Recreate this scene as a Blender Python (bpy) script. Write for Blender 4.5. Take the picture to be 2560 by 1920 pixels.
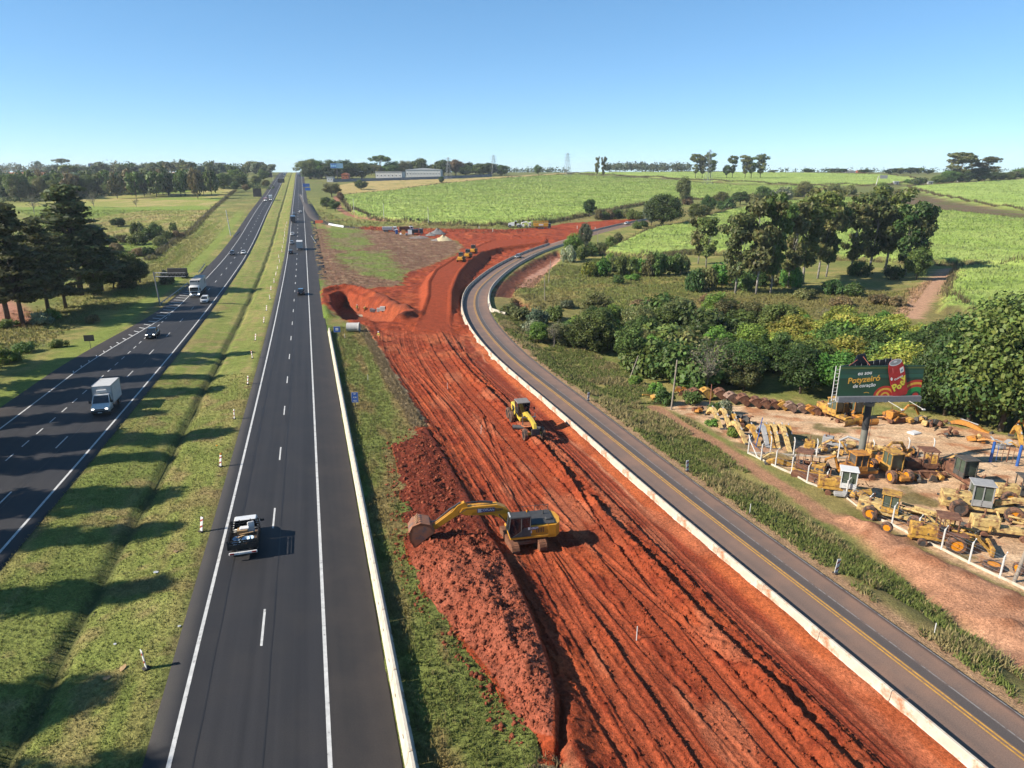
import bpy, bmesh, math, random
import numpy as np
from mathutils import Vector, Matrix
rad = math.radians
for o in list(bpy.data.objects): bpy.data.objects.remove(o)
S = bpy.context.scene
COL = S.collection
R = random.Random(7)
RN = np.random.default_rng(11)

# ------------------------------------------------------------------ camera
F, CX, CY, VH, CAMH = 1730., 1280., 960., 430., 26.0      # photo calibration in photo pixels (2560 x 1920)
PITCH = math.atan((CY - VH) / F); SP, CP = math.sin(PITCH), math.cos(PITCH)
cam = bpy.data.cameras.new('camera'); camo = bpy.data.objects.new('camera', cam); COL.objects.link(camo)
cam.sensor_fit = 'HORIZONTAL'; cam.sensor_width = 36.0; cam.lens = 36.0 * F / 2560.0
cam.clip_start = 0.5; cam.clip_end = 20000
camo.location = (0, 0, CAMH); camo.rotation_euler = (math.pi / 2 - PITCH, 0, 0)
S.camera = camo
S.render.resolution_x, S.render.resolution_y = 1024, 768

# ------------------------------------------------------------------ sky, sun, exposure
SUN_EL, SUN_AZ = rad(34), rad(15)                          # shadows run towards +X, turned 15 degrees to +Y
SD = Vector((-math.cos(SUN_EL) * math.cos(SUN_AZ), -math.cos(SUN_EL) * math.sin(SUN_AZ), math.sin(SUN_EL)))
W = bpy.data.worlds.new('World'); S.world = W; W.use_nodes = True
wn = W.node_tree.nodes; wl = W.node_tree.links
sky = wn.new('ShaderNodeTexSky'); sky.sky_type = 'NISHITA'; sky.sun_disc = False
sky.sun_elevation = SUN_EL; sky.sun_rotation = math.atan2(SD.x, SD.y)
sky.altitude = 900; sky.air_density = 0.65; sky.dust_density = 0.0; sky.ozone_density = 3.5
hs = wn.new('ShaderNodeHueSaturation'); hs.inputs['Saturation'].default_value = 1.16; wl.new(sky.outputs[0], hs.inputs['Color'])
wb = wn.new('ShaderNodeMixRGB'); wb.blend_type = 'MULTIPLY'; wb.inputs[0].default_value = 1; wb.inputs[2].default_value = (.86, .96, 1.08, 1); wl.new(hs.outputs[0], wb.inputs[1])
gm = wn.new('ShaderNodeGamma'); gm.inputs[1].default_value = .65; wl.new(wb.outputs[0], gm.inputs[0])
w2 = wn.new('ShaderNodeMixRGB'); w2.blend_type = 'MULTIPLY'; w2.inputs[0].default_value = 1; w2.inputs[2].default_value = (1.544, 1.743, 1.743, 1); wl.new(gm.outputs[0], w2.inputs[1])
wl.new(w2.outputs[0], wn['Background'].inputs[0]); wn['Background'].inputs[1].default_value = 0.085
sl = bpy.data.lights.new('sun', 'SUN'); sl.energy = 5.0; sl.angle = rad(0.53); sl.color = (1.0, 0.91, 0.78)
so = bpy.data.objects.new('sun', sl); COL.objects.link(so); so.rotation_euler = SD.to_track_quat('Z', 'Y').to_euler()
S.view_settings.view_transform = 'Standard'; S.view_settings.look = 'None'
S.view_settings.exposure = 1.06; S.view_settings.gamma = 1.0

# ------------------------------------------------------------------ noise, terrain base, photo pixel -> ground
_perm = np.random.default_rng(5).random((256, 256))
def vn(x, y, s=1.0, k=0):
    x = np.asarray(x, float) / s + 17.3 * k; y = np.asarray(y, float) / s + 41.7 * k
    xi = np.floor(x).astype(int); yi = np.floor(y).astype(int); fx = x - xi; fy = y - yi
    fx = fx * fx * (3 - 2 * fx); fy = fy * fy * (3 - 2 * fy)
    a = _perm[xi & 255, yi & 255]; b = _perm[(xi + 1) & 255, yi & 255]
    c = _perm[xi & 255, (yi + 1) & 255]; d = _perm[(xi + 1) & 255, (yi + 1) & 255]
    return (a * (1 - fx) + b * fx) * (1 - fy) + (c * (1 - fx) + d * fx) * fy
def fbm(x, y, s=1.0, o=3, k=0):
    v = 0; a = 1; t = 0
    for i in range(o):
        v = v + a * vn(x, y, s / 2 ** i, k + i); t += a; a *= .5
    return v / t
def sst(a, b, x):
    t = np.clip((np.asarray(x, float) - a) / (b - a), 0, 1); return t * t * (3 - 2 * t)
_py = [-400, -200, 0, 24, 35, 51, 67, 98, 130, 165, 212, 274, 340, 447, 645, 900, 1123, 1300, 1600, 6000]
_pz = [6, 3, .6, 0, -.9, -1.55, -2.2, -3.4, -4.4, -5.1, -5.7, -5.9, -4.2, .6, 7, 16.5, 24.0, 25.5, 25.0, 20]
_yy = np.arange(-400, 6000, 2.); _zz = np.interp(_yy, _py, _pz)
_k = np.exp(-.5 * (np.arange(-30, 31) / 9.) ** 2); _k /= _k.sum()
_zs = np.convolve(np.pad(_zz, 30, mode='edge'), _k, 'valid')
HK = .2902                                                # the highway runs along X = c - HK * Y
def P(y): return np.interp(y, _yy, _zs)
def drop(x, y):
    q = (x + HK * y + 1.0) * .9604
    d = np.interp(q, [11.3, 13.5, 28, 35, 45, 60, 100, 300, 600], [0, .55, 1.05, 1.5, 4.0, 4.6, 4.6, 2.5, 0])
    return d * (1 - .7 * sst(115, 200, y)) * (1 - sst(260, 380, y))
def base(x, y): return P(y) - drop(x, y)
def un(u, v, dz=0.0, fn=base):
    dx = (u - CX) / F; dy = (v - CY) / F
    d = (dx, CP - dy * SP, -SP - dy * CP); t = 8.0; lo = t
    while t < 6000:
        if CAMH + d[2] * t < fn(d[0] * t, d[1] * t) + dz: break
        lo = t; t *= 1.01
    hi = t
    for _ in range(26):
        m = (lo + hi) / 2
        if CAMH + d[2] * m < fn(d[0] * m, d[1] * m) + dz: hi = m
        else: lo = m
    return Vector((d[0] * hi, d[1] * hi, CAMH + d[2] * hi))
def pts(l, dz=0.0): return np.array([un(u, v, dz)[:2] for u, v in l])
def D(l, dz=0.0): return pts([(u * 1.15733, v * 1.15733) for u, v in l], dz)   # points read off a 2212 px wide view
def zc_at(p): return p[1] * CP - (p[2] - CAMH) * SP
def smooth_path(p, step=1.0, it=3):
    p = np.asarray(p, float)
    for _ in range(it):
        q = [p[0]]
        for a, b in zip(p[:-1], p[1:]): q += [a * .75 + b * .25, a * .25 + b * .75]
        p = np.array(q + [p[-1]])
    s = np.r_[0, np.cumsum(np.linalg.norm(np.diff(p, axis=0), axis=1))]
    n = max(2, int(s[-1] / step) + 1); ss = np.linspace(0, s[-1], n)
    return np.c_[np.interp(ss, s, p[:, 0]), np.interp(ss, s, p[:, 1])]
def normals(p):
    t = np.gradient(p, axis=0); t /= np.linalg.norm(t, axis=1)[:, None]
    return np.c_[t[:, 1], -t[:, 0]]                       # to the right of the direction of travel
def inpoly(x, y, poly):
    r = np.zeros(np.shape(x), bool); n = len(poly)
    for i in range(n):
        x1, y1 = poly[i]; x2, y2 = poly[(i + 1) % n]
        if y1 == y2: continue
        c = ((y1 > y) != (y2 > y)) & (x < (x2 - x1) * (y - y1) / (y2 - y1) + x1); r ^= c
    return r
def pdist(x, y, line, closed=False):
    d = np.full(np.shape(x), 1e9); n = len(line)
    for i in range(n if closed else n - 1):
        ax, ay = line[i]; bx, by = line[(i + 1) % n]; ex, ey = bx - ax, by - ay
        t = np.clip(((x - ax) * ex + (y - ay) * ey) / (ex * ex + ey * ey + 1e-9), 0, 1)
        d = np.minimum(d, np.hypot(x - ax - t * ex, y - ay - t * ey))
    return d
def sdf(x, y, poly):                                       # > 0 inside
    d = pdist(x, y, poly, True); return np.where(inpoly(x, y, poly), d, -d)

# ------------------------------------------------------------------ objects
def tag(o, label=None, cat=None, group=None, kind=None):
    if label: o['label'] = label
    if cat: o['category'] = cat
    if group: o['group'] = group
    if kind: o['kind'] = kind
    return o
def thing(name, label, cat, loc=(0, 0, 0), rz=0.0, group=None, scale=None):
    o = bpy.data.objects.new(name, None); COL.objects.link(o); o.empty_display_size = .3
    o.location = loc; o.rotation_euler = (0, 0, rz)
    if scale: o.scale = scale
    return tag(o, label, cat, group)
def link(name, me, parent=None, mat=None):
    o = bpy.data.objects.new(name, me); COL.objects.link(o)
    if parent: o.parent = parent
    if mat: o.data.materials.append(mat)
    return o
def copy_tree(o, parent=None):
    c = o.copy(); COL.objects.link(c); c.parent = parent
    for ch in list(o.children): copy_tree(ch, c)
    return c
def npmesh(name, v, f, smooth=False, col=None, uv=None, attrs=None):
    v = np.asarray(v, np.float32); f = np.asarray(f, np.int32); k = f.shape[1]
    me = bpy.data.meshes.new(name); me.vertices.add(len(v)); me.vertices.foreach_set('co', v.ravel())
    me.loops.add(f.size); me.loops.foreach_set('vertex_index', f.ravel())
    me.polygons.add(len(f)); me.polygons.foreach_set('loop_start', np.arange(0, f.size, k, dtype=np.int32))
    if smooth: me.polygons.foreach_set('use_smooth', np.ones(len(f), bool))
    me.update(calc_edges=True)
    if col is not None:
        a = me.attributes.new('col', 'FLOAT_COLOR', 'POINT'); c = np.ones((len(v), 4), np.float32); c[:, :3] = col
        a.data.foreach_set('color', c.ravel())
    if attrs:
        for n, d in attrs.items():
            a = me.attributes.new(n, 'FLOAT', 'POINT'); a.data.foreach_set('value', np.asarray(d, np.float32).ravel())
    if uv is not None:
        l = me.uv_layers.new(name='uv'); l.data.foreach_set('uv', np.asarray(uv, np.float32)[f.ravel()].ravel())
    return me
class MB:
    """collects boxes, tubes, plates ... into one mesh"""
    def __init__(s): s.v = []; s.f = []; s.m = Matrix()
    def add(s, vs, fs):
        n = len(s.v); s.v += [s.m @ Vector(v) for v in vs]; s.f += [tuple(i + n for i in f) for f in fs]; return s
    def hexa(s, p):
        return s.add(p, [(0, 3, 2, 1), (4, 5, 6, 7), (0, 1, 5, 4), (1, 2, 6, 5), (2, 3, 7, 6), (3, 0, 4, 7)])
    def box(s, c, d, rz=0.0, ry=0.0, rx=0.0, bev=0.0):
        M = Matrix.Translation(c) @ Matrix.Rotation(rz, 4, 'Z') @ Matrix.Rotation(ry, 4, 'Y') @ Matrix.Rotation(rx, 4, 'X')
        x, y, z = d[0] / 2, d[1] / 2, d[2] / 2
        if bev <= 0:
            return s.hexa([M @ Vector(q) for q in ((-x, -y, -z), (x, -y, -z), (x, y, -z), (-x, y, -z), (-x, -y, z), (x, -y, z), (x, y, z), (-x, y, z))])
        b = min(bev, x * .9, y * .9, z * .9); vs = []
        for (zz, i) in ((-z, b), (-z + b, 0), (z - b, 0), (z, b)):
            xx, yy = x - i, y - i
            vs += [M @ Vector(q) for q in ((-xx + b, -yy, zz), (xx - b, -yy, zz), (xx, -yy + b, zz), (xx, yy - b, zz), (xx - b, yy, zz), (-xx + b, yy, zz), (-xx, yy - b, zz), (-xx, -yy + b, zz))]
        fs = [tuple(range(7, -1, -1)), tuple(range(24, 32))]
        for l in range(3):
            for i in range(8):
                j = (i + 1) % 8; fs.append((l * 8 + i, l * 8 + j, l * 8 + 8 + j, l * 8 + 8 + i))
        return s.add(vs, fs)
    def cyl(s, a, b, r0, r1=None, n=10, cap=True):
        r1 = r0 if r1 is None else r1; a = Vector(a); b = Vector(b); d = (b - a).normalized()
        u = d.cross(Vector((0, 0, 1)) if abs(d.z) < .9 else Vector((1, 0, 0))).normalized(); w = d.cross(u)
        vs = []
        for (c, r) in ((a, r0), (b, r1)):
            vs += [c + (u * math.cos(2 * math.pi * i / n) + w * math.sin(2 * math.pi * i / n)) * r for i in range(n)]
        fs = [(i, (i + 1) % n, n + (i + 1) % n, n + i) for i in range(n)]
        if cap: fs += [tuple(range(n - 1, -1, -1)), tuple(range(n, 2 * n))]
        return s.add(vs, fs)
    def tube(s, path, r, n=6):
        path = [Vector(p) for p in path]; rr = r if isinstance(r, (list, tuple)) else [r] * len(path); vs = []; fs = []
        up = Vector((0, 0, 1))
        for i, p in enumerate(path):
            d = (path[min(i + 1, len(path) - 1)] - path[max(i - 1, 0)]).normalized()
            u = d.cross(up if abs(d.z) < .95 else Vector((1, 0, 0))).normalized(); w = d.cross(u)
            vs += [p + (u * math.cos(2 * math.pi * k / n) + w * math.sin(2 * math.pi * k / n)) * rr[i] for k in range(n)]
        for i in range(len(path) - 1):
            for k in range(n):
                j = (k + 1) % n; fs.append((i * n + k, i * n + j, i * n + n + j, i * n + n + k))
        fs += [tuple(range(n - 1, -1, -1)), tuple(range((len(path) - 1) * n, len(path) * n))]
        return s.add(vs, fs)
    def prism(s, prof, y0, y1, plane='xz', taper=1.0):
        """profile [(x,z)] extruded along y (or [(x,y)] along z)"""
        n = len(prof); cx = sum(p[0] for p in prof) / n; cz = sum(p[1] for p in prof) / n
        q = [(cx + (p[0] - cx) * taper, cz + (p[1] - cz) * taper) for p in prof]
        if plane == 'xz': vs = [(p[0], y0, p[1]) for p in prof] + [(p[0], y1, p[1]) for p in q]
        else: vs = [(p[0], p[1], y0) for p in prof] + [(p[0], p[1], y1) for p in q]
        fs = [tuple(range(n)), tuple(range(2 * n - 1, n - 1, -1))] + [(i, n + i, n + (i + 1) % n, (i + 1) % n) for i in range(n)]
        return s.add(vs, fs)
    def loft(s, secs, cap=True):
        n = len(secs[0]); vs = [p for c in secs for p in c]; fs = []
        for i in range(len(secs) - 1):
            for k in range(n):
                j = (k + 1) % n; fs.append((i * n + k, i * n + j, i * n + n + j, i * n + n + k))
        if cap: fs += [tuple(range(n - 1, -1, -1)), tuple(range((len(secs) - 1) * n, len(secs) * n))]
        return s.add(vs, fs)
    def grid(s, nx, ny, fn):
        vs = [fn(i / nx, j / ny) for j in range(ny + 1) for i in range(nx + 1)]
        return s.add(vs, [(j * (nx + 1) + i, j * (nx + 1) + i + 1, (j + 1) * (nx + 1) + i + 1, (j + 1) * (nx + 1) + i) for j in range(ny) for i in range(nx)])
    def mesh(s, name, smooth=False):
        me = bpy.data.meshes.new(name); me.from_pydata([tuple(v) for v in s.v], [], s.f)
        bm = bmesh.new(); bm.from_mesh(me); bmesh.ops.recalc_face_normals(bm, faces=bm.faces); bm.to_mesh(me); bm.free()
        if smooth: me.shade_smooth()
        me.update(); return me
    def build(s, name, mat, parent=None, smooth=False):
        return link(name, s.mesh(name, smooth), parent, mat)

# ------------------------------------------------------------------ materials
MATS = {}
AL = .67                                                   # one scale for all surface colours, set with the exposure
def mat(name, c=(.5, .5, .5), rough=.6, metal=0.0, var=.12, vs=3.0, bump=.0, bs=20.0, dirt=None, coat=0.0, spec=.5, ds=1.2, da=.5):
    if name in MATS: return MATS[name]
    c = tuple(x * AL for x in c); dirt = tuple(x * AL for x in dirt) if dirt else None
    m = bpy.data.materials.new(name); m.use_nodes = True; n = m.node_tree.nodes; l = m.node_tree.links; b = n['Principled BSDF']
    b.inputs['Roughness'].default_value = rough; b.inputs['Metallic'].default_value = metal
    b.inputs['Coat Weight'].default_value = coat; b.inputs['Specular IOR Level'].default_value = spec
    tc = n.new('ShaderNodeTexCoord'); no = n.new('ShaderNodeTexNoise'); no.inputs['Scale'].default_value = vs; no.inputs['Detail'].default_value = 6
    l.new(tc.outputs['Object'], no.inputs['Vector'])
    r = n.new('ShaderNodeValToRGB'); l.new(no.outputs[0], r.inputs[0])
    r.color_ramp.elements[0].position = .3; r.color_ramp.elements[1].position = .7
    r.color_ramp.elements[0].color = (*[x * (1 - var) for x in c], 1); r.color_ramp.elements[1].color = (*[min(1, x * (1 + var)) for x in c], 1)
    out = r.outputs[0]
    if dirt:
        n2 = n.new('ShaderNodeTexNoise'); n2.inputs['Scale'].default_value = ds; n2.inputs['Detail'].default_value = 8; n2.inputs['Roughness'].default_value = .7
        l.new(tc.outputs['Object'], n2.inputs['Vector'])
        r2 = n.new('ShaderNodeValToRGB'); r2.color_ramp.elements[0].position = .62 - da * .35; r2.color_ramp.elements[1].position = .72 - da * .25
        l.new(n2.outputs[0], r2.inputs[0]); mx = n.new('ShaderNodeMixRGB'); l.new(r2.outputs[0], mx.inputs[0]); l.new(out, mx.inputs[1]); mx.inputs[2].default_value = (*dirt, 1); out = mx.outputs[0]
    l.new(out, b.inputs['Base Color'])
    if bump:
        n3 = n.new('ShaderNodeTexNoise'); n3.inputs['Scale'].default_value = bs; n3.inputs['Detail'].default_value = 5; l.new(tc.outputs['Object'], n3.inputs['Vector'])
        bp = n.new('ShaderNodeBump'); bp.inputs['Strength'].default_value = bump; bp.inputs['Distance'].default_value = .05; l.new(n3.outputs[0], bp.inputs['Height']); l.new(bp.outputs[0], b.inputs['Normal'])
    MATS[name] = m; return m
def glass(name, c=(.02, .025, .03)):
    return mat(name, c, rough=.08, var=.2, spec=.8)
def emis(name, c, e):
    m = mat(name, c); b = m.node_tree.nodes['Principled BSDF']; b.inputs['Emission Color'].default_value = (*c, 1); b.inputs['Emission Strength'].default_value = e; return m
def leafmat(name, c, tr=.35, up=0.0):
    if name in MATS: return MATS[name]
    c = tuple(x * AL for x in c); m = bpy.data.materials.new(name); m.use_nodes = True; n = m.node_tree.nodes; l = m.node_tree.links; n.clear()
    out = n.new('ShaderNodeOutputMaterial'); mix = n.new('ShaderNodeMixShader'); mix.inputs[0].default_value = tr
    di = n.new('ShaderNodeBsdfPrincipled'); di.inputs['Roughness'].default_value = .55; di.inputs['Specular IOR Level'].default_value = .25
    tl = n.new('ShaderNodeBsdfTranslucent')
    at = n.new('ShaderNodeAttribute'); at.attribute_name = 'col'
    oi = n.new('ShaderNodeObjectInfo'); hs = n.new('ShaderNodeHueSaturation')
    mr = n.new('ShaderNodeMapRange'); mr.inputs[3].default_value = .5 if up else .47; mr.inputs[4].default_value = .5 if up else .53; l.new(oi.outputs['Random'], mr.inputs[0]); l.new(mr.outputs[0], hs.inputs['Hue'])
    mv = n.new('ShaderNodeMapRange'); mv.inputs[3].default_value = 1.0 if up else .75; mv.inputs[4].default_value = 1.0 if up else 1.25
    mu = n.new('ShaderNodeMath'); mu.operation = 'FRACT'; m2 = n.new('ShaderNodeMath'); m2.operation = 'MULTIPLY'; m2.inputs[1].default_value = 7.31
    l.new(oi.outputs['Random'], m2.inputs[0]); l.new(m2.outputs[0], mu.inputs[0]); l.new(mu.outputs[0], mv.inputs[0]); l.new(mv.outputs[0], hs.inputs['Value'])
    mx = n.new('ShaderNodeMixRGB'); mx.blend_type = 'MULTIPLY'; mx.inputs[0].default_value = 1; mx.inputs[1].default_value = (*c, 1); l.new(at.outputs[0], mx.inputs[2])
    l.new(mx.outputs[0], hs.inputs['Color']); l.new(hs.outputs[0], di.inputs['Base Color']); l.new(hs.outputs[0], tl.inputs[0])
    if up:                                                 # thin blades: shade them mostly like the turf they make up
        ge = n.new('ShaderNodeNewGeometry'); vm = n.new('ShaderNodeMix'); vm.data_type = 'VECTOR'; vm.inputs[0].default_value = up; l.new(ge.outputs['Normal'], vm.inputs[4]); vm.inputs[5].default_value = (0, 0, 1)
        vn_ = n.new('ShaderNodeVectorMath'); vn_.operation = 'NORMALIZE'; l.new(vm.outputs[1], vn_.inputs[0]); l.new(vn_.outputs[0], di.inputs['Normal']); l.new(vn_.outputs[0], tl.inputs['Normal'])
    l.new(di.outputs[0], mix.inputs[1]); l.new(tl.outputs[0], mix.inputs[2]); l.new(mix.outputs[0], out.inputs[0])
    MATS[name] = m; return m
# ================================================================== THE SETTING
def hx(off, y): return off - HK * np.asarray(y, float)
# grid lines of the terrain
def grow(a, b, s0, k):
    r = [a]; s = s0
    while r[-1] < b: r.append(r[-1] + s); s *= k
    return r
YL = np.array(list(np.arange(-60, 18, 4.)) + list(np.arange(18, 110, .36)) + grow(110, 340, .38, 1.0028)[:-1] + grow(340, 6500, .95, 1.0125))
XL = np.array([-(v - 50) for v in grow(100, 4200, .5, 1.032)][::-1] + list(np.arange(-49.5, 99.9, .5)) + grow(100, 6200, .5, 1.032))   # in u = X + HK * Y: lines along the highway
# ---- outlines read from the photograph
SRY = [(2600, 1930), (2175, 1600), (2000, 1466), (1754.5, 1277), (1607, 1159), (1439, 1023), (1330, 939), (1264, 884), (1215, 829), (1191, 789), (1184, 757), (1191, 728), (1212, 705), (1243, 679), (1281, 656), (1322, 635.5), (1371, 618), (1411, 605), (1481, 583), (1567, 562), (1640, 548)]
srp = pts(SRY); d0 = (srp[1] - srp[2]); srp = np.r_[[srp[1] + d0 * 4.5], srp[1:]]
SR = smooth_path(srp, 1.0); SRN = normals(SR); SRS = np.arange(len(SR)) * 1.0
_srz = base(SR[:, 0], SR[:, 1]); _kk = np.exp(-.5 * (np.arange(-25, 26) / 8.) ** 2); _kk /= _kk.sum()
SRZ = np.convolve(np.pad(_srz, 25, mode='edge'), _kk, 'valid')
SRL = 3.15                                                 # yellow line to the barrier foot
SRR = 2.8 + .8 * sst(60, 140, SR[:, 1])                    # yellow line to the right edge
ELEFT = pts([(1392, 1990), (1388, 1840), (1385, 1740), (1340, 1600), (1290, 1480), (1250, 1400), (1180, 1280), (1140, 1210), (1090, 1120), (1030, 1020), (985, 950), (960, 900), (930, 850), (905, 812)])
HEAP = pts([(1379, 1862), (1298, 1812), (1243, 1700), (1182, 1625), (1081, 1509), (1040, 1440), (1022, 1377), (1007, 1250), (1000, 1169), (985, 1111), (1060, 1075), (1090, 1120), (1140, 1210), (1180, 1280), (1250, 1400), (1290, 1480), (1340, 1600), (1385, 1740)])
def cr(x0, y0, k, l, dz=0.0): return pts([(x0 + u * k, y0 + v * k) for u, v in l], dz)
KC = .28933
RED = np.r_[pts([(797, 728), (811, 724), (856, 713), (910, 719), (986, 716), (1003, 712), (1018, 685), (1076, 664), (1139, 635), (1160, 617), (1139, 601), (1100, 600), (1040, 588), (990, 580), (906, 573), (895, 568), (929, 566), (1059, 571), (1280, 573), (1330, 569), (1375, 565), (1413, 558), (1449, 556), (1529, 550), (1600, 546), (1598, 552), (1540, 566), (1470, 586), (1411, 600), (1330, 624), (1250, 662), (1200, 700), (1172, 740), (1172, 790), (1235, 880), (1010, 885), (935, 852), (915, 815), (880, 812), (840, 785), (800, 757)])]
BROWN = pts([(787, 572), (815, 572), (860, 572), (906, 573), (990, 580), (1040, 588), (1100, 600), (1139, 601), (1160, 617), (1139, 635), (1076, 664), (1018, 685), (1003, 714), (910, 721), (820, 728), (803, 690), (795, 640)])
GR1 = cr(640, 360, KC, [(600, 720), (880, 730), (1010, 870), (830, 930), (640, 900)])
GR2 = cr(640, 360, KC, [(690, 960), (830, 930), (1130, 920), (1290, 1100), (1280, 1180), (1000, 1150), (800, 1080)])
PIT = pts([(838, 735), (858, 728), (900, 745), (960, 775), (985, 785), (960, 795), (905, 792), (880, 795), (860, 785), (845, 760)])
YARD = D([(1425, 880), (1480, 862), (1640, 878), (1780, 888), (1960, 905), (2060, 925), (2140, 935), (2212, 945), (2420, 970), (2700, 1300), (2300, 1330), (2212, 1285), (2050, 1215), (1900, 1130), (1790, 1058), (1680, 1005), (1600, 968), (1500, 905)])
MOUND = D([(1790, 1118), (1830, 1108), (1900, 1140), (2050, 1215), (2212, 1290), (2400, 1390), (2400, 1640), (2212, 1490), (2130, 1405), (1990, 1300), (1930, 1240), (1850, 1165)])
TRACK = D([(1415, 880), (1480, 920), (1560, 965), (1640, 1020), (1720, 1070), (1800, 1125), (1850, 1150)])
CANES = [D([(735, 427), (850, 415), (950, 401), (1100, 387), (1210, 380), (1370, 387), (1600, 404), (1830, 407), (1650, 425), (1560, 431), (1480, 432), (1400, 440), (1290, 463), (1150, 489), (1000, 488), (900, 485), (768, 470)]),
         D([(1225, 375.5), (1500, 374), (1900, 378), (1990, 388), (1950, 400), (1840, 402), (1600, 398), (1370, 381)]),
         D([(1300, 552), (1400, 502), (1480, 487), (1560, 462), (1650, 442), (1800, 432), (1850, 432), (2010, 455), (2300, 490), (2300, 596), (2080, 574), (2000, 574), (1900, 566), (1500, 548), (1400, 560)]),
         D([(1960, 406), (2212, 389), (2300, 386), (2300, 468), (2060, 435)]),
         D([(2065, 585), (2300, 582), (2300, 690), (2030, 678)])]
LSAND = pts([(-60, 735), (30, 745), (70, 775), (95, 800), (60, 818), (-60, 822)])
TAN = D([(720, 402), (800, 388), (1000, 386), (1180, 376), (1240, 373), (1210, 379), (1100, 386), (950, 400), (850, 414), (735, 426)])
REDP = cr(640, 360, KC, [(690, 450), (720, 560), (800, 610), (900, 640), (1100, 665)])
SANDP = cr(1920, 360, KC, [(1560, 1085), (1480, 1170), (1370, 1290), (1280, 1400), (1220, 1490)])
DARKF = D([(1800, 425), (1960, 408), (2060, 437), (2212, 462), (2300, 475), (2300, 496), (2212, 483), (2010, 453), (1860, 430)])
EROS = cr(960, 540, KC, [(920, 700), (960, 600), (1050, 540), (1150, 460), (1300, 370), (1500, 290), (1560, 330), (1450, 430), (1350, 560), (1290, 620), (1150, 620), (1130, 740), (1080, 800), (1150, 850), (1280, 830), (1260, 740), (1150, 700)])
EROSL = cr(960, 540, KC, [(1140, 600), (1250, 480), (1400, 400), (1500, 330), (1540, 370), (1440, 440), (1330, 570), (1260, 620)])
PAST = cr(0, 360, KC, [(0, 520), (240, 500), (700, 440), (1300, 400), (1900, 370), (2030, 400), (1640, 760), (1280, 980), (1000, 980), (400, 700)])
BENCH = np.r_[cr(960, 540, KC, [(250, 900), (380, 660), (385, 560), (450, 465), (620, 370), (850, 215), (960, 170), (1400, 150)], 2.2), cr(960, 540, KC, [(1380, 190), (1000, 250), (850, 300), (720, 400), (640, 490), (575, 620), (565, 800), (590, 930)], 2.6)]
def near_path(x, y, p, nrm):
    """signed offset (right > 0), index of the nearest path sample"""
    n = len(x); off = np.empty(n, np.float32); idx = np.empty(n, np.int32); p32 = p.astype(np.float32)
    for a in range(0, n, 20000):
        X = x[a:a + 20000, None].astype(np.float32) - p32[None, :, 0]; Y = y[a:a + 20000, None].astype(np.float32) - p32[None, :, 1]
        i = np.argmin(X * X + Y * Y, 1); r = np.arange(len(i)); idx[a:a + 20000] = i
        off[a:a + 20000] = X[r, i] * nrm[i, 0] + Y[r, i] * nrm[i, 1]
    return off, idx
HLL = lambda y: -32.6 - 5.0 * (1 - sst(100, 168, y))       # left line of the far carriageway (an extra lane near the camera)
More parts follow.
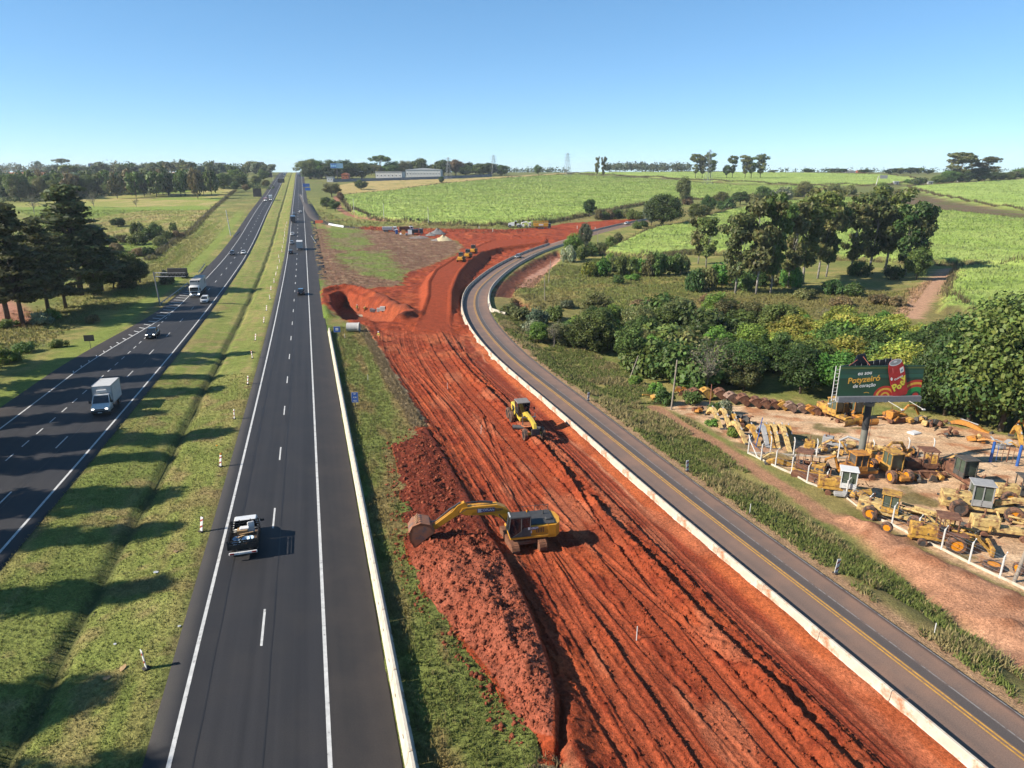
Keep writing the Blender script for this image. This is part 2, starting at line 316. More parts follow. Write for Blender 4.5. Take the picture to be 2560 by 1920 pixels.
def relief(x, y):
    """terrain height and albedo for arrays of points"""
    x = np.asarray(x, float); y = np.asarray(y, float); z = base(x, y).astype(float)
    u = x + HK * y                                          # constant along the highway
    n1 = fbm(x, y, 9, 4, 1); n2 = fbm(x, y, 2.2, 3, 5); n3 = fbm(x, y, 60, 3, 9); nf = fbm(x, y, .9, 2, 13)
    sk = np.ones((len(x), 3))
    def mixc(c, w):
        nonlocal sk
        w = np.clip(w, 0, 1)[:, None]; sk = sk * (1 - w) + np.array(c) * w
    # rough grass everywhere
    sk[:] = (.155, .17, .055)
    mixc((.26, .22, .09), sst(.48, .66, n1) * .75); mixc((.10, .14, .036), sst(.5, .68, n2) * .55); mixc((.16, .12, .06), sst(.58, .72, n3) * .5)
    z += (n2 - .5) * .25 + (n1 - .5) * .5 * sst(30, 200, np.abs(u + 10) + y * .1)
    far = sst(420, 700, y); mixc((.085, .105, .04), far * .6)
    w = sst(-4, 6, sdf(x, y, PAST) + (n1 - .5) * 16); mixc((.21, .225, .07), w); mixc((.29, .25, .11), w * sst(.45, .62, n1)); mixc((.16, .22, .05), w * sst(.5, .6, fbm(x, y, 45, 2, 3)))
    w = sst(-3, 3, sdf(x, y, TAN)); mixc((.33, .26, .12), w * (.75 + .25 * n2)); mixc((.20, .19, .07), w * sst(.55, .7, n1))
    w = sst(-2, 2, sdf(x, y, DARKF) + (n1 - .5) * 6); mixc((.115, .085, .055), w); mixc((.09, .10, .035), w * sst(.5, .65, n1))
    mixc((.30, .12, .075), sst(700, 900, y) * sst(-450, -600, x) * (1 - sst(1300, 1500, y)) * .8)
    # mown median and verges
    med = sst(-25.2, -23.9, u) * (1 - sst(-10.2, -9.2, u))
    mg = np.array([.165, .195, .055]); mixc(mg, med)
    mixc((.225, .235, .08), med * sst(.45, .65, n1) * .8); mixc((.12, .16, .04), med * sst(.5, .7, n2) * .6); mixc((.185, .155, .07), med * sst(.66, .76, fbm(x, y, 5, 3, 21)) * .8)
    mixc((.24, .21, .085), med * sst(.5, .72, fbm(u * 1.6, y * .09, 1.1, 3, 14)) * .6); mixc((.25, .19, .10), med * sst(.62, .74, fbm(x, y, 2.0, 3, 33)) * .6)
    dd = np.abs(u + 16.4 + (fbm(y, y * 0, 6, 2, 3) - .5) * .5); mixc((.06, .07, .03), med * (1 - sst(.2, .8, dd)) * .9)
    z -= med * (.35 * (1 - sst(.2, 6.5, dd)) + .48 * (1 - sst(.15, .75, dd)))
    z += med * (n2 - .5) * .02 - med * (n2 - .5) * .25 + med * (nf - .5) * .07
    lv = sst(-47, -43, u) * (1 - sst(-40.5, -38.5, u)) * (1 - sst(420, 520, y)); mixc((.16, .21, .05), lv * .8)
    w = sst(-66, -58, u) * (1 - sst(-46, -43, u)) * sst(150, 190, y) * (1 - sst(400, 450, y)); mixc((.26, .25, .10), w * .8); mixc((.18, .21, .06), w * sst(.5, .6, fbm(u * 3, y * .3, 6, 2, 4)))
    vr = sst(1.5, 2.2, u) * (1 - sst(12.5, 13.5, u)) * (1 - sst(380, 460, y))
    mixc((.13, .155, .045), vr); mixc((.20, .15, .07), vr * sst(.42, .62, fbm(u * 2.2, y * .45, 3, 3, 6)) * .85); mixc((.07, .135, .022), vr * (1 - sst(2.0, 4.6, u)) * .7)
    mixc((.24, .15, .085), vr * (y < 60) * sst(9.0, 11.0, u + (n1 - .5) * 5) * (1 - sst(38, 46, y)) * .8)
    mixc((.26, .19, .12), vr * sst(9.4, 11.6, u + (n2 - .5) * 3) * sst(62, 74, y) * .85)
    z += vr * (nf - .5) * .10 - vr * .10 * (1 - sst(.0, .5, np.abs(u - 7.2 + (n1 - .5) * .8)))
    sk = sk * np.array((1.62, 1.55, 1.35))
    # soil beside the highway junction
    w = sst(-1.5, 1.5, sdf(x, y, BROWN) + (n2 - .5) * 6); mixc((.25, .135, .085), w); mixc((.34, .22, .13), w * sst(.5, .66, n2)); mixc((.16, .09, .05), w * sst(.55, .7, nf) * .6)
    z += w * (nf - .5) * .28
    for g in (GR1, GR2):
        w = sst(-2, 2.5, sdf(x, y, g) + (n2 - .5) * 9); mixc((.21, .27, .06), w * .95); mixc((.26, .21, .10), w * sst(.5, .7, n1))
    sr = sdf(x, y, RED); w = sst(-.8, .8, sr + (n2 - .5) * 2.5); red = w
    mixc((.355, .069, .027), w); mixc((.45, .105, .037), w * sst(.52, .7, n1) * .8); mixc((.20, .038, .018), w * sst(.52, .7, n2) * .7)
    z += w * ((n2 - .5) * .5 + (nf - .5) * .22 + (fbm(x * .35 + y * .2, y - x, 1.6, 2, 8) - .5) * .35)
    # new embankment with its bench
    bd = sdf(x, y, BENCH); up = 3.9 * sst(135, 200, y) * (1 - .65 * sst(255, 330, y))
    inn = bd > 0
    top = base(x, y) + .1 + (P(y) - .35 + up * .55 - base(x, y)) * sst(138, 180, y)
    slope = np.clip(bd, -9, 0) * .85
    emb = np.maximum(top + slope, z); k = (y > 132) & (y < 345) & (bd > -7)
    z = np.where(k, np.where(inn, top + (nf - .5) * .1 - .55 * sst(0, .4, bd) * sst(140, 165, y), emb + (n2 - .5) * .35 * (1 - sst(-5, -1, bd) * .5)), z)
    mixc((.39, .075, .026), sst(-5, 0, bd) * k); mixc((.34, .064, .023), inn * k)
    # pit
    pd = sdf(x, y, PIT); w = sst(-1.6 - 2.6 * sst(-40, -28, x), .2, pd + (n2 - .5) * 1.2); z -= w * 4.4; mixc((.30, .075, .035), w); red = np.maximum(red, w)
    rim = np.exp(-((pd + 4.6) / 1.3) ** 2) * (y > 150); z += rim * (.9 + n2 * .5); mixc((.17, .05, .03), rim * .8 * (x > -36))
    # eroded ground right of the curve
    w = sst(-1, 1.5, sdf(x, y, EROS) + (n2 - .5) * 3); mixc((.23, .085, .05), w); z -= w * 1.6; z += w * (nf - .5) * .6
    w = sst(-1, 1, sdf(x, y, EROSL) + (n2 - .5) * 2); mixc((.50, .27, .19), w)
    # scrap yard, its dirt track and the spoil mound
    w = sst(-.6, .8, sdf(x, y, YARD) + (n2 - .5) * 1.6); yard = w
    mixc((.62, .40, .235), w); mixc((.72, .50, .31), w * sst(.5, .62, fbm(x * .5 + y * 1.6, y - x * .3, 3, 3, 2))); mixc((.46, .22, .11), w * sst(.57, .72, n2)); mixc((.15, .14, .05), w * sst(.66, .74, fbm(x, y, 4, 3, 31)) * .8)
    z = z * (1 - .6 * w) + (base(x, y) + (n2 - .5) * .12) * .6 * w
    w = 1 - sst(.7, 1.5, pdist(x, y, TRACK) + (n2 - .5) * .9); mixc((.50, .26, .15), w * .95)
    w = sst(-.8, 1.2, sdf(x, y, MOUND) + (n2 - .5) * 2.2); mixc((.56, .28, .16), w); mixc((.66, .37, .23), w * sst(.5, .66, n1)); mixc((.30, .12, .06), w * sst(.56, .7, n2) * .7)
    z += w * (.25 + 1.1 * sst(0, 3.5, sdf(x, y, MOUND))) + w * (n2 - .5) * .75 + w * (nf - .5) * .2
    w = 1 - sst(1.2, 3.0, pdist(x, y, REDP) + (n2 - .5) * 2); mixc((.40, .19, .12), w)
    w = 1 - sst(2.6, 3.6, pdist(x, y, SANDP) + (n2 - .5) * 2); mixc((.58, .34, .21), w)
    w = sst(-2, 2, sdf(x, y, LSAND) + (n2 - .5) * 3); mixc((.52, .26, .17), w)
    # sugar cane stands 2.3 m above its soil
    cid = np.zeros(len(x), int)
    for i, c in enumerate(CANES):
        d = sdf(x, y, c) + (n2 - .5) * 1.5; w = sst(0, 1.1, d); z += w * (2.25 + (n2 - .5) * .9 + (nf - .5) * .5 - (n2 - .5) * .25); cid[d > .2] = i + 1
        mixc((.20, .16, .075), sst(-.5, .3, d)); mixc((.40, .54, .12), sst(.6, 1.6, d)); mixc((.47, .57, .16), sst(1, 2, d) * sst(.45, .65, n1) * .7); mixc((.28, .37, .09), sst(1, 2, d) * sst(.52, .68, n2) * .6); mixc((.24, .33, .085), sst(1, 3, d) * sst(.55, .7, fbm(x * .12 + y * .05, y * .5, 3.5, 3, 44)) * .7)
    # carriageways are cut into the ground
    hi = sst(-9.3, -9.0, u) * (1 - sst(1.4, 1.7, u)); lft = sst(.9, 1.2, u - (HLL(y) - 3.6)) * (1 - sst(-25.0, -24.6, u))
    flat = sst(-11.5, -9.9, u) * (1 - sst(1.9, 3.2, u)); flat = np.maximum(flat, sst(-2.4, -.6, u - (HLL(y) - 4.0)) * (1 - sst(-24.2, -22.8, u)))
    z = z * (1 - flat) + np.minimum(z, P(y) - .03) * flat
    z = z - .45 * np.maximum(hi, lft)
    mixc((.10, .07, .045), np.maximum(np.exp(-((u + 9.75) / .28) ** 2), np.exp(-((u + 23.9) / .25) ** 2)) * .8 * (y < 260))
    return z, sk, med, red, yard, cid
gx, gy = np.meshgrid(XL, YL); nyl, nxl = gx.shape; fx, fy = (gx - HK * gy).ravel(), gy.ravel()
gz, gc, gmed, gred, gyard, gcid = relief(fx, fy)
# the side road: ground follows it, and lies lower under the road and under the works beside it
sel = np.where((fy > -20) & (fy < 430) & (fx > -40) & (fx < 130))[0]
so_, si_ = near_path(fx[sel], fy[sel], SR, SRN); srz = SRZ[si_]; rr = SRR[si_]
w = sst(-8, -3.8, so_) * (1 - sst(rr + .8, rr + 6, so_)); w *= ~((fy[sel] > 136) & (so_ < -3.9))
gz[sel] = gz[sel] * (1 - w) + (srz - .03) * w
inside = (so_ > -SRL - .1) & (so_ < rr - .75); gz[sel] -= np.where(inside, .4, 0)
sh = np.exp(-((so_ - rr - .5) / .75) ** 2) * (SR[si_, 1] < 150); gc[sel] = gc[sel] * (1 - sh[:, None] * .9) + np.array((.46, .27, .165)) * sh[:, None] * .9
ELP = smooth_path(ELEFT, .5, 2); ELN = normals(ELP)
eo, ei = near_path(fx[sel], fy[sel], ELP, ELN)
PATCH_Y1 = 139.0
hp_ = sdf(fx[sel], fy[sel], HEAP); works = ((eo > -.55) | ((hp_ > .9) & (eo > -9))) & (so_ < -SRL - .3) & (fy[sel] < PATCH_Y1) & (fy[sel] < ELP[-1, 1] + 3)
gz[sel] -= np.where(works, 1.6, 0)
gred[sel] = np.maximum(gred[sel], works)
def gzat(x, y):
    """height of the built ground sheet"""
    x = x + HK * y; i = min(max(np.searchsorted(YL, y) - 1, 0), nyl - 2); j = min(max(np.searchsorted(XL, x) - 1, 0), nxl - 2)
    a = (y - YL[i]) / (YL[i + 1] - YL[i]); b = (x - XL[j]) / (XL[j + 1] - XL[j]); Z = gz
    q = lambda r, c: Z[r * nxl + c]
    return float((q(i, j) * (1 - b) + q(i, j + 1) * b) * (1 - a) + (q(i + 1, j) * (1 - b) + q(i + 1, j + 1) * b) * a)
def ground(u, v, dz=0.0):
    p = un(u, v, dz); return Vector((p.x, p.y, gzat(p.x, p.y)))

def groundmat(name, bump=.9, detail=1.0):
    m = bpy.data.materials.new(name); m.use_nodes = True; n = m.node_tree.nodes; l = m.node_tree.links; b = n['Principled BSDF']
    b.inputs['Roughness'].default_value = .95; b.inputs['Specular IOR Level'].default_value = .12
    at = n.new('ShaderNodeAttribute'); at.attribute_name = 'col'; tc = n.new('ShaderNodeTexCoord'); out = at.outputs[0]
    hts = None
    for (sc, lo, hi, dt) in ((.9, .72 * AL, 1.28 * AL, 5), (5.5, .5, 1.5, 4), (24.0, .62, 1.38, 2)):
        no = n.new('ShaderNodeTexNoise'); no.inputs['Scale'].default_value = sc * detail; no.inputs['Detail'].default_value = dt; no.inputs['Roughness'].default_value = .65
        l.new(tc.outputs['Object'], no.inputs['Vector'])
        mr = n.new('ShaderNodeMapRange'); mr.inputs[1].default_value = .25; mr.inputs[2].default_value = .75; mr.inputs[3].default_value = lo; mr.inputs[4].default_value = hi; l.new(no.outputs[0], mr.inputs[0])
        mx = n.new('ShaderNodeVectorMath'); mx.operation = 'SCALE'; l.new(out, mx.inputs[0]); l.new(mr.outputs[0], mx.inputs['Scale']); out = mx.outputs[0]
        if sc > 2:
            if hts is None: hts = no.outputs[0]
            else:
                ad = n.new('ShaderNodeMath'); ad.operation = 'MULTIPLY_ADD'; ad.inputs[1].default_value = .35; l.new(no.outputs[0], ad.inputs[0]); l.new(hts, ad.inputs[2]); hts = ad.outputs[0]
    l.new(out, b.inputs['Base Color'])
    bp = n.new('ShaderNodeBump'); bp.inputs['Strength'].default_value = bump; bp.inputs['Distance'].default_value = .16; l.new(hts, bp.inputs['Height']); l.new(bp.outputs[0], b.inputs['Normal'])
    return m
M_ground = groundmat('ground_cover', 1.0); M_earth = groundmat('red_earth', .9, .9); M_sand = groundmat('sandy_soil', .6, .7)
V = np.c_[fx, fy, gz]
ii, jj = np.meshgrid(np.arange(nyl - 1), np.arange(nxl - 1), indexing='ij'); a_ = (ii * nxl + jj).ravel()
FQ = np.c_[a_, a_ + 1, a_ + nxl + 1, a_ + nxl]
cx_, cy_ = V[FQ, 0].mean(1), V[FQ, 1].mean(1)
keep = np.abs(cx_) < np.maximum(cy_, 0) * 1.15 + 95; FQ = FQ[keep]
fmax = lambda A: A[FQ].max(1); fid = np.zeros(len(FQ), int)
fid[gmed[FQ].min(1) > .5] = 1; fid[gred[FQ].min(1) > .5] = 2; fid[gyard[FQ].min(1) > .5] = 3
cf = gcid[FQ].max(1); fid[cf > 0] = 10 + cf[cf > 0]
for k, nm, mt in ((0, 'terrain', M_ground), (1, 'median_grass_strip', M_ground), (2, 'red_earth_ground', M_earth), (3, 'yard_ground', M_sand)) + tuple((11 + i, 'sugar_cane_field', M_ground) for i in range(5)):
    fs = FQ[fid == k]
    if not len(fs): continue
    uq, inv = np.unique(fs, return_inverse=True)
    me = npmesh(nm, V[uq], inv.reshape(fs.shape), True, gc[uq]); o = link(nm, me, None, mt); tag(o, kind='structure')

# ------------------------------------------------------------------ roads
def asphalt(name, base_c, streak, worn, wa=.4, us=1.0):
    base_c, streak, worn = [tuple(x * AL for x in q) for q in (base_c, streak, worn)]
    m = bpy.data.materials.new(name); m.use_nodes = True; n = m.node_tree.nodes; l = m.node_tree.links; b = n['Principled BSDF']
    b.inputs['Roughness'].default_value = .72; b.inputs['Specular IOR Level'].default_value = .32
    uv = n.new('ShaderNodeUVMap'); uv.uv_map = 'uv'; mp = n.new('ShaderNodeMapping'); mp.inputs['Scale'].default_value = (1.3 * us, .012, 1); l.new(uv.outputs[0], mp.inputs[0])
    n1 = n.new('ShaderNodeTexNoise'); n1.inputs['Scale'].default_value = 1; n1.inputs['Detail'].default_value = 4; l.new(mp.outputs[0], n1.inputs['Vector'])
    r1 = n.new('ShaderNodeValToRGB'); r1.color_ramp.elements[0].position = .35; r1.color_ramp.elements[1].position = .68; r1.color_ramp.elements[0].color = (*base_c, 1); r1.color_ramp.elements[1].color = (*streak, 1); l.new(n1.outputs[0], r1.inputs[0])
    n2 = n.new('ShaderNodeTexNoise'); n2.inputs['Scale'].default_value = .25; n2.inputs['Detail'].default_value = 7; n2.inputs['Roughness'].default_value = .7; l.new(uv.outputs[0], n2.inputs['Vector'])
    r2 = n.new('ShaderNodeValToRGB'); r2.color_ramp.elements[0].position = .45; r2.color_ramp.elements[1].position = .75; l.new(n2.outputs[0], r2.inputs[0])
    ma = n.new('ShaderNodeMath'); ma.operation = 'MULTIPLY'; ma.inputs[1].default_value = wa; l.new(r2.outputs[0], ma.inputs[0])
    at = n.new('ShaderNodeAttribute'); at.attribute_name = 'dust'; ad = n.new('ShaderNodeMath'); ad.operation = 'ADD'; ad.use_clamp = True; l.new(ma.outputs[0], ad.inputs[0]); l.new(at.outputs['Fac'], ad.inputs[1])
    mx = n.new('ShaderNodeMixRGB'); l.new(ad.outputs[0], mx.inputs[0]); l.new(r1.outputs[0], mx.inputs[1]); mx.inputs[2].default_value = (*worn, 1)
    n3 = n.new('ShaderNodeTexNoise'); n3.inputs['Scale'].default_value = 14; n3.inputs['Detail'].default_value = 3; l.new(uv.outputs[0], n3.inputs['Vector'])
    mr = n.new('ShaderNodeMapRange'); mr.inputs[1].default_value = .3; mr.inputs[2].default_value = .7; mr.inputs[3].default_value = .82; mr.inputs[4].default_value = 1.18; l.new(n3.outputs[0], mr.inputs[0])
    sc = n.new('ShaderNodeVectorMath'); sc.operation = 'SCALE'; l.new(mx.outputs[0], sc.inputs[0]); l.new(mr.outputs[0], sc.inputs['Scale']); l.new(sc.outputs[0], b.inputs['Base Color'])
    bp = n.new('ShaderNodeBump'); bp.inputs['Strength'].default_value = .15; bp.inputs['Distance'].default_value = .02; l.new(n3.outputs[0], bp.inputs['Height']); l.new(bp.outputs[0], b.inputs['Normal'])
    return m
M_asph = asphalt('dark_asphalt', (.020, .020, .023), (.033, .032, .035), (.056, .048, .042), .35)
M_asph2 = asphalt('shoulder_asphalt', (.027, .025, .0245), (.038, .0335, .0315), (.07, .055, .046), .5)
M_old = asphalt('dusty_asphalt', (.135, .102, .086), (.185, .135, .11), (.34, .195, .13), .55, .8)
M_white = mat('road_paint_white', (.62, .62, .60), .7, var=.16, vs=2.5, dirt=(.16, .15, .14), ds=3, da=.15)
M_yellow = mat('road_paint_yellow', (.62, .33, .045), .7, var=.2, vs=2.5, dirt=(.22, .14, .08), ds=4, da=.25)
YR = YL[(YL > -62) & (YL < 1500)]
def ribbon(cols, ys, zf, name, material, parent=None, dust=None, skirt=0.0):
    """cols: lists of X offsets (arrays over ys) from left to right"""
    cols = [np.broadcast_to(np.asarray(c, float), ys.shape) for c in cols]; z = zf(ys)
    rows = [np.c_[c - HK * ys, ys, z] for c in cols]; du = [0.0] * len(rows) if dust is None else list(dust)
    if skirt:
        rows = [rows[0] - (0, 0, skirt)] + rows + [rows[-1] - (0, 0, skirt)]; cols = [cols[0]] + cols + [cols[-1]]; du = [du[0]] + du + [du[-1]]
    n = len(ys); Vv = np.concatenate(rows); uvs = np.concatenate([np.c_[c, ys] for c in cols]); f = []
    for c in range(len(rows) - 1):
        i = np.arange(n - 1); f.append(np.c_[c * n + i, (c + 1) * n + i, (c + 1) * n + i + 1, c * n + i + 1])
    me = npmesh(name, Vv, np.concatenate(f), False, None, uvs, {'dust': np.repeat(du, n)})
    return link(name, me, parent, material)
hr = ribbon([-9.75, -8.7, -1.0, 2.35], YR, P, 'highway_carriageway', M_asph, None, [.35, 0, 0, .18], .35); tag(hr, kind='structure')
ribbon([-1.05, -.95, .6, 2.3], YR, lambda y: P(y) + .006, 'shoulder', M_asph2, hr, [0, 0, .1, .35])
hl = ribbon([HLL(YR) - 3.6, HLL(YR), -25.1, -23.9], YR, P, 'highway_carriageway', M_asph, None, [.5, 0, 0, .25], .35); tag(hl, kind='structure')
ribbon([HLL(YR) - 3.55, HLL(YR) - 1.5, HLL(YR) - .02], YR, lambda y: P(y) + .006, 'shoulder', M_asph2, hl, [.5, .2, .05])
zl = lambda y: P(y) + .014
def hline(off, w, ys, nm, mt, par): return ribbon([np.asarray(off) - w / 2, np.asarray(off) + w / 2], ys, zl, nm, mt, par)
hline(-8.53, .22, YR, 'edge_line', M_white, hr); hline(-1.03, .22, YR, 'edge_line', M_white, hr)
hline(-25.1, .22, YR, 'edge_line', M_white, hl); hline(HLL(YR), .2, YR, 'edge_line', M_white, hl)
SL = math.hypot(1, HK)
y = un(640, 1615).y - 16 / SL * 3
while y < 1000:                                            # 4 m dashes every 16 m
    ys = np.array([y, y + 4 / SL])
    hline(-4.78, .15 if y < 200 else .2, ys, 'lane_dash', M_white, hr); hline(-28.85, .15 if y < 200 else .2, ys + 3.5, 'lane_dash', M_white, hl); y += 16 / SL
y = 44.
while y < 160:
    hline(-32.65, .15, np.array([y, y + 2.0]), 'lane_dash', M_white, hl); y += 4.2
for k in range(26):                                        # chevron bars on the far shoulder
    y = 102 + k * 3.6; o = HLL(np.array([y]))[0]; w_ = .5 + 2.4 * sst(110, 175, y) * (1 - .3 * sst(175, 190, y))
    me = npmesh('chevron_bar', [(hx(o - w_, y + .9), y + .9, P(y) + .015), (hx(o - .12, y), y, P(y) + .015), (hx(o - .12, y + .45), y + .45, P(y) + .015), (hx(o - w_, y + 1.35), y + 1.35, P(y) + .015)], [(0, 1, 2, 3)]); link('chevron_bar', me, hl, M_white)
M_seam = mat('tar_seam', (.010, .010, .012), .6)
for par, o_ in ((hr, -4.15), (hr, -7.4), (hl, -28.3)): ribbon([o_ - .03 + .02 * np.sin(YR * .9), o_ + .03 + .02 * np.sin(YR * .7)], YR, lambda y: P(y) + .008, 'paving_seam', M_seam, par)
M_skid = mat('chalky_patch', (.10, .10, .105), .8, var=.5, vs=1.2)
def path_ribbon(p, nrm, z, offs, name, material, parent=None, dust=None, skirt=0.0, dz=0.0, i0=0, i1=None):
    i1 = len(p) if i1 is None else i1; q, nn, zz = p[i0:i1], nrm[i0:i1], z[i0:i1] + dz; n = len(q); rows = []; uvs = []; du = []
    for k, o in enumerate(offs):
        o = o[i0:i1] if isinstance(o, np.ndarray) else np.full(n, o); rows.append(np.c_[q + nn * o[:, None], zz]); uvs.append(np.c_[o, np.arange(n) + i0]); du.append(np.full(n, dust[k] if dust else 0.0))
    if skirt:
        rows = [rows[0] - (0, 0, skirt)] + rows + [rows[-1] - (0, 0, skirt)]; uvs = [uvs[0]] + uvs + [uvs[-1]]; du = [du[0]] + du + [du[-1]]
    f = []
    for c in range(len(rows) - 1):
        i = np.arange(n - 1); f.append(np.c_[c * n + i, (c + 1) * n + i, (c + 1) * n + i + 1, c * n + i + 1])
    return link(name, npmesh(name, np.concatenate(rows), np.concatenate(f), False, None, np.concatenate(uvs), {'dust': np.concatenate(du)}), parent, material)
sr = path_ribbon(SR, SRN, SRZ, [-SRL - .5, -2.2, -1.4, -.3, .9, 1.7, SRR - .5, SRR], 'side_road', M_old, None, [.6, .35, .12, .4, 0, .22, .45, .8], .35); tag(sr, kind='structure')
path_ribbon(SR, SRN, SRZ, [.28, .95], 'dark_strip', asphalt('patched_asphalt', (.092, .078, .072), (.12, .098, .088), (.19, .13, .10), .3), sr, None, 0, .006)
for a in (-.17, .09): path_ribbon(SR, SRN, SRZ, [a, a + .11], 'centre_line', M_yellow, sr, None, 0, .013)
M_faint = mat('worn_white_paint', (.30, .29, .28), .8, var=.3, vs=2, dirt=(.13, .10, .09), ds=2, da=.5)
path_ribbon(SR, SRN, SRZ, [.98, 1.07], 'worn_line', M_faint, sr, None, 0, .013)
path_ribbon(SR, SRN, SRZ, [SRR - .2, SRR - .1], 'edge_line', M_faint, sr, None, 0, .013)
# slip road towards the works
SLP = smooth_path(pts([(757, 486), (768, 508), (776, 528), (790, 547), (819, 559), (862, 567), (905, 570)]), 2.0); SLN = normals(SLP); SLZ = np.array([gzat(*p) for p in SLP]); SLZ = np.maximum(SLZ, P(SLP[:, 1]) - .08) + .07
o = path_ribbon(SLP, SLN, SLZ, [-3.4, 0, 3.4], 'slip_road', M_asph2, None, [.3, .6, .9], .15); tag(o, kind='structure'); path_ribbon(SLP, SLN, SLZ, [1.9, 2.15], 'edge_line', M_white, o, None, 0, .015, 2, 20)
BAY = ribbon([2.3, 2.4, 5.2 * np.ones(1)], YR[(YR > 215) & (YR < 470)], lambda y: P(y) + .002, 'bus_bay', M_asph2, hr, [.2, .2, .5], .3)

# ------------------------------------------------------------------ earthworks: a finely modelled sheet in road coordinates
TP = np.arange(-.9, 29, .085); yend = np.argmax(SR[:, 1] > 152)
ss = [0.0]
while ss[-1] < yend - 1: ss.append(ss[-1] + max(.088, .0022 * np.interp(ss[-1], SRS, SR[:, 1])))
ss = np.array(ss); px = np.interp(ss, SRS, SR[:, 0]); py = np.interp(ss, SRS, SR[:, 1]); nx_ = np.interp(ss, SRS, SRN[:, 0]); ny_ = np.interp(ss, SRS, SRN[:, 1]); pz = np.interp(ss, SRS, SRZ)
Sg, Tg = np.meshgrid(ss, TP, indexing='ij'); wx = (px[:, None] - nx_[:, None] * (SRL + .3 + Tg)).ravel(); wy = (py[:, None] - ny_[:, None] * (SRL + .3 + Tg)).ravel(); s_ = Sg.ravel(); t_ = Tg.ravel(); szr = np.repeat(pz, len(TP))
eo, ei = near_path(wx, wy, ELP, ELN)                       # > 0: right of the cut edge
n1 = fbm(wx, wy, 6, 3, 2); n2 = fbm(wx, wy, 1.3, 3, 4); n3 = fbm(wx, wy, .42, 2, 6); wand = (fbm(s_, s_ * 0, 34, 2, 7) - .5) * 1.1
floor_ = szr * (1 - sst(1, 6, t_)) + base(wx, wy) * sst(1, 6, t_) - .06
tt = t_ + wand * sst(1.5, 5, t_); h = np.zeros(len(wx)); rough = np.full(len(wx), .05)
lane = sst(1.1, 1.5, tt) * (1 - sst(3.7, 3.9, tt))
h += .28 * (1 - sst(.1, 1.15, t_)) * (.55 + .9 * fbm(s_, s_ * 0, 5, 3, 1)) - .05 * lane
def ridge(c, hh, wl, wr, k, per=7, mn=.45):
    global h
    d = tt - c + (fbm(s_, s_ * 0, 4.0, 4, k) - .5) * .22; g = np.where(d > 0, np.exp(-(d / wl) ** 2), np.exp(-(d / wr) ** 2)); h += .78 * hh * g * (mn + (1 - mn) * 2 * fbm(s_, s_ * 0, per, 2, k + 3)) * (.75 + .5 * n3); return g
rg = []
for (c, hh, wl, wr, k) in ((3.95, .36, .8, .10, 11), (4.7, .09, .2, .08, 13), (5.9, .78, .8, .13, 17), (6.55, .20, .22, .09, 19), (7.25, .22, .55, .08, 23), (8.3, .07, .4, .08, 25), (9.3, .24, .7, .08, 29), (10.5, .13, .22, .1, 31), (11.1, .08, .2, .08, 37), (12.8, .17, .5, .08, 41), (13.5, .09, .2, .07, 43), (14.4, .10, .25, .08, 47), (15.5, .08, .2, .07, 53)):
    rg.append(ridge(c, hh, wl, wr, k))
clod = sst(3.9, 4.3, tt) * (1 - sst(5.0, 5.4, tt)) + sst(6.0, 6.3, tt) * (1 - sst(7.3, 7.6, tt)) + sst(9.8, 10.1, tt) * (1 - sst(11.2, 11.6, tt)) + sst(13.0, 13.4, tt)
smo = sst(7.9, 8.1, tt) * (1 - sst(9.1, 9.3, tt)) + sst(11.5, 11.8, tt) * (1 - sst(12.4, 12.6, tt))
rough = .03 + .085 * np.clip(clod, 0, 1) - .018 * np.clip(smo, 0, 1) - .012 * lane
h += (n3 - .5) * 2 * rough + (n2 - .5) * 2 * rough * .55
for c in (11.95, 12.25, 14.7, 15.6, 16.2): h -= .05 * np.exp(-((tt - c) / .09) ** 2)
def prints(c0, k, s0, w, amp=.035, s1=1e9):
    """a pair-less tyre or track print: a shallow lane with cross bars, drifting across the strip"""
    global h
    d = t_ - (c0 + k * (s_ - s0) + .5 * np.sin((s_ - s0) * .07)); g = sst(w * .5 + .12, w * .5, np.abs(d)) * (s_ > s0) * (s_ < s1); h = h * (1 - .55 * g) - .05 * g + amp * g * np.sign(np.sin(s_ * 24.2 + 2.2 * np.abs(d) / w)) * .5 + .07 * np.exp(-((np.abs(d) - w * .5 - .12) / .09) ** 2) * (s_ > s0) * (s_ < s1); return g
pg = np.zeros(len(wx))
for q in ((11.9, .0, 0, .62), (14.2, .0, 0, .62), (12.8, .018, 6, .6), (15.1, .018, 6, .6), (9.9, .05, 18, .5), (8.1, -.045, 10, .45), (6.9, .11, 30, .45, .03, 70), (13.6, -.09, 34, .5, .03, 80), (2.0, .01, 0, .5, .02), (3.2, .01, 0, .5, .02)): pg = np.maximum(pg, prints(*q))
up = sst(100, 125, wy); h = h * (1 - .45 * up) + up * ((n1 - .5) * 1.0 + (n2 - .5) * .55)
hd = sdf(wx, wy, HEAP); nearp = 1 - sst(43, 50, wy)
cut = sst(.05, .55 + .5 * n2, eo + (n2 - .5) * 1.5 + (n1 - .5) * .6 - .25)
verge = P(wy); ledge = np.where(eo < 1.3, 1, 0)
heap = np.where(hd > -.3, (1.15 * nearp + .30 * (1 - nearp)) * sst(-.2, 2.3, hd + np.maximum(0, 1.4 - np.abs(eo)) * .8) + (n1 - .5) * .6 * sst(0, 1, hd) * (.4 + .6 * nearp) + (n2 - .5) * .8 * sst(0, .8, hd) * (.35 + .65 * nearp) + (n3 - .5) * .4 * sst(0, .5, hd), -.25)
left = verge + heap; left = np.where((hd <= -.3) & (eo < 0), verge - .25 + .245 * sst(-1.5, -1.2, eo) + (n3 - .5) * .1, left)
wz = left * (1 - cut) + (floor_ + h) * cut
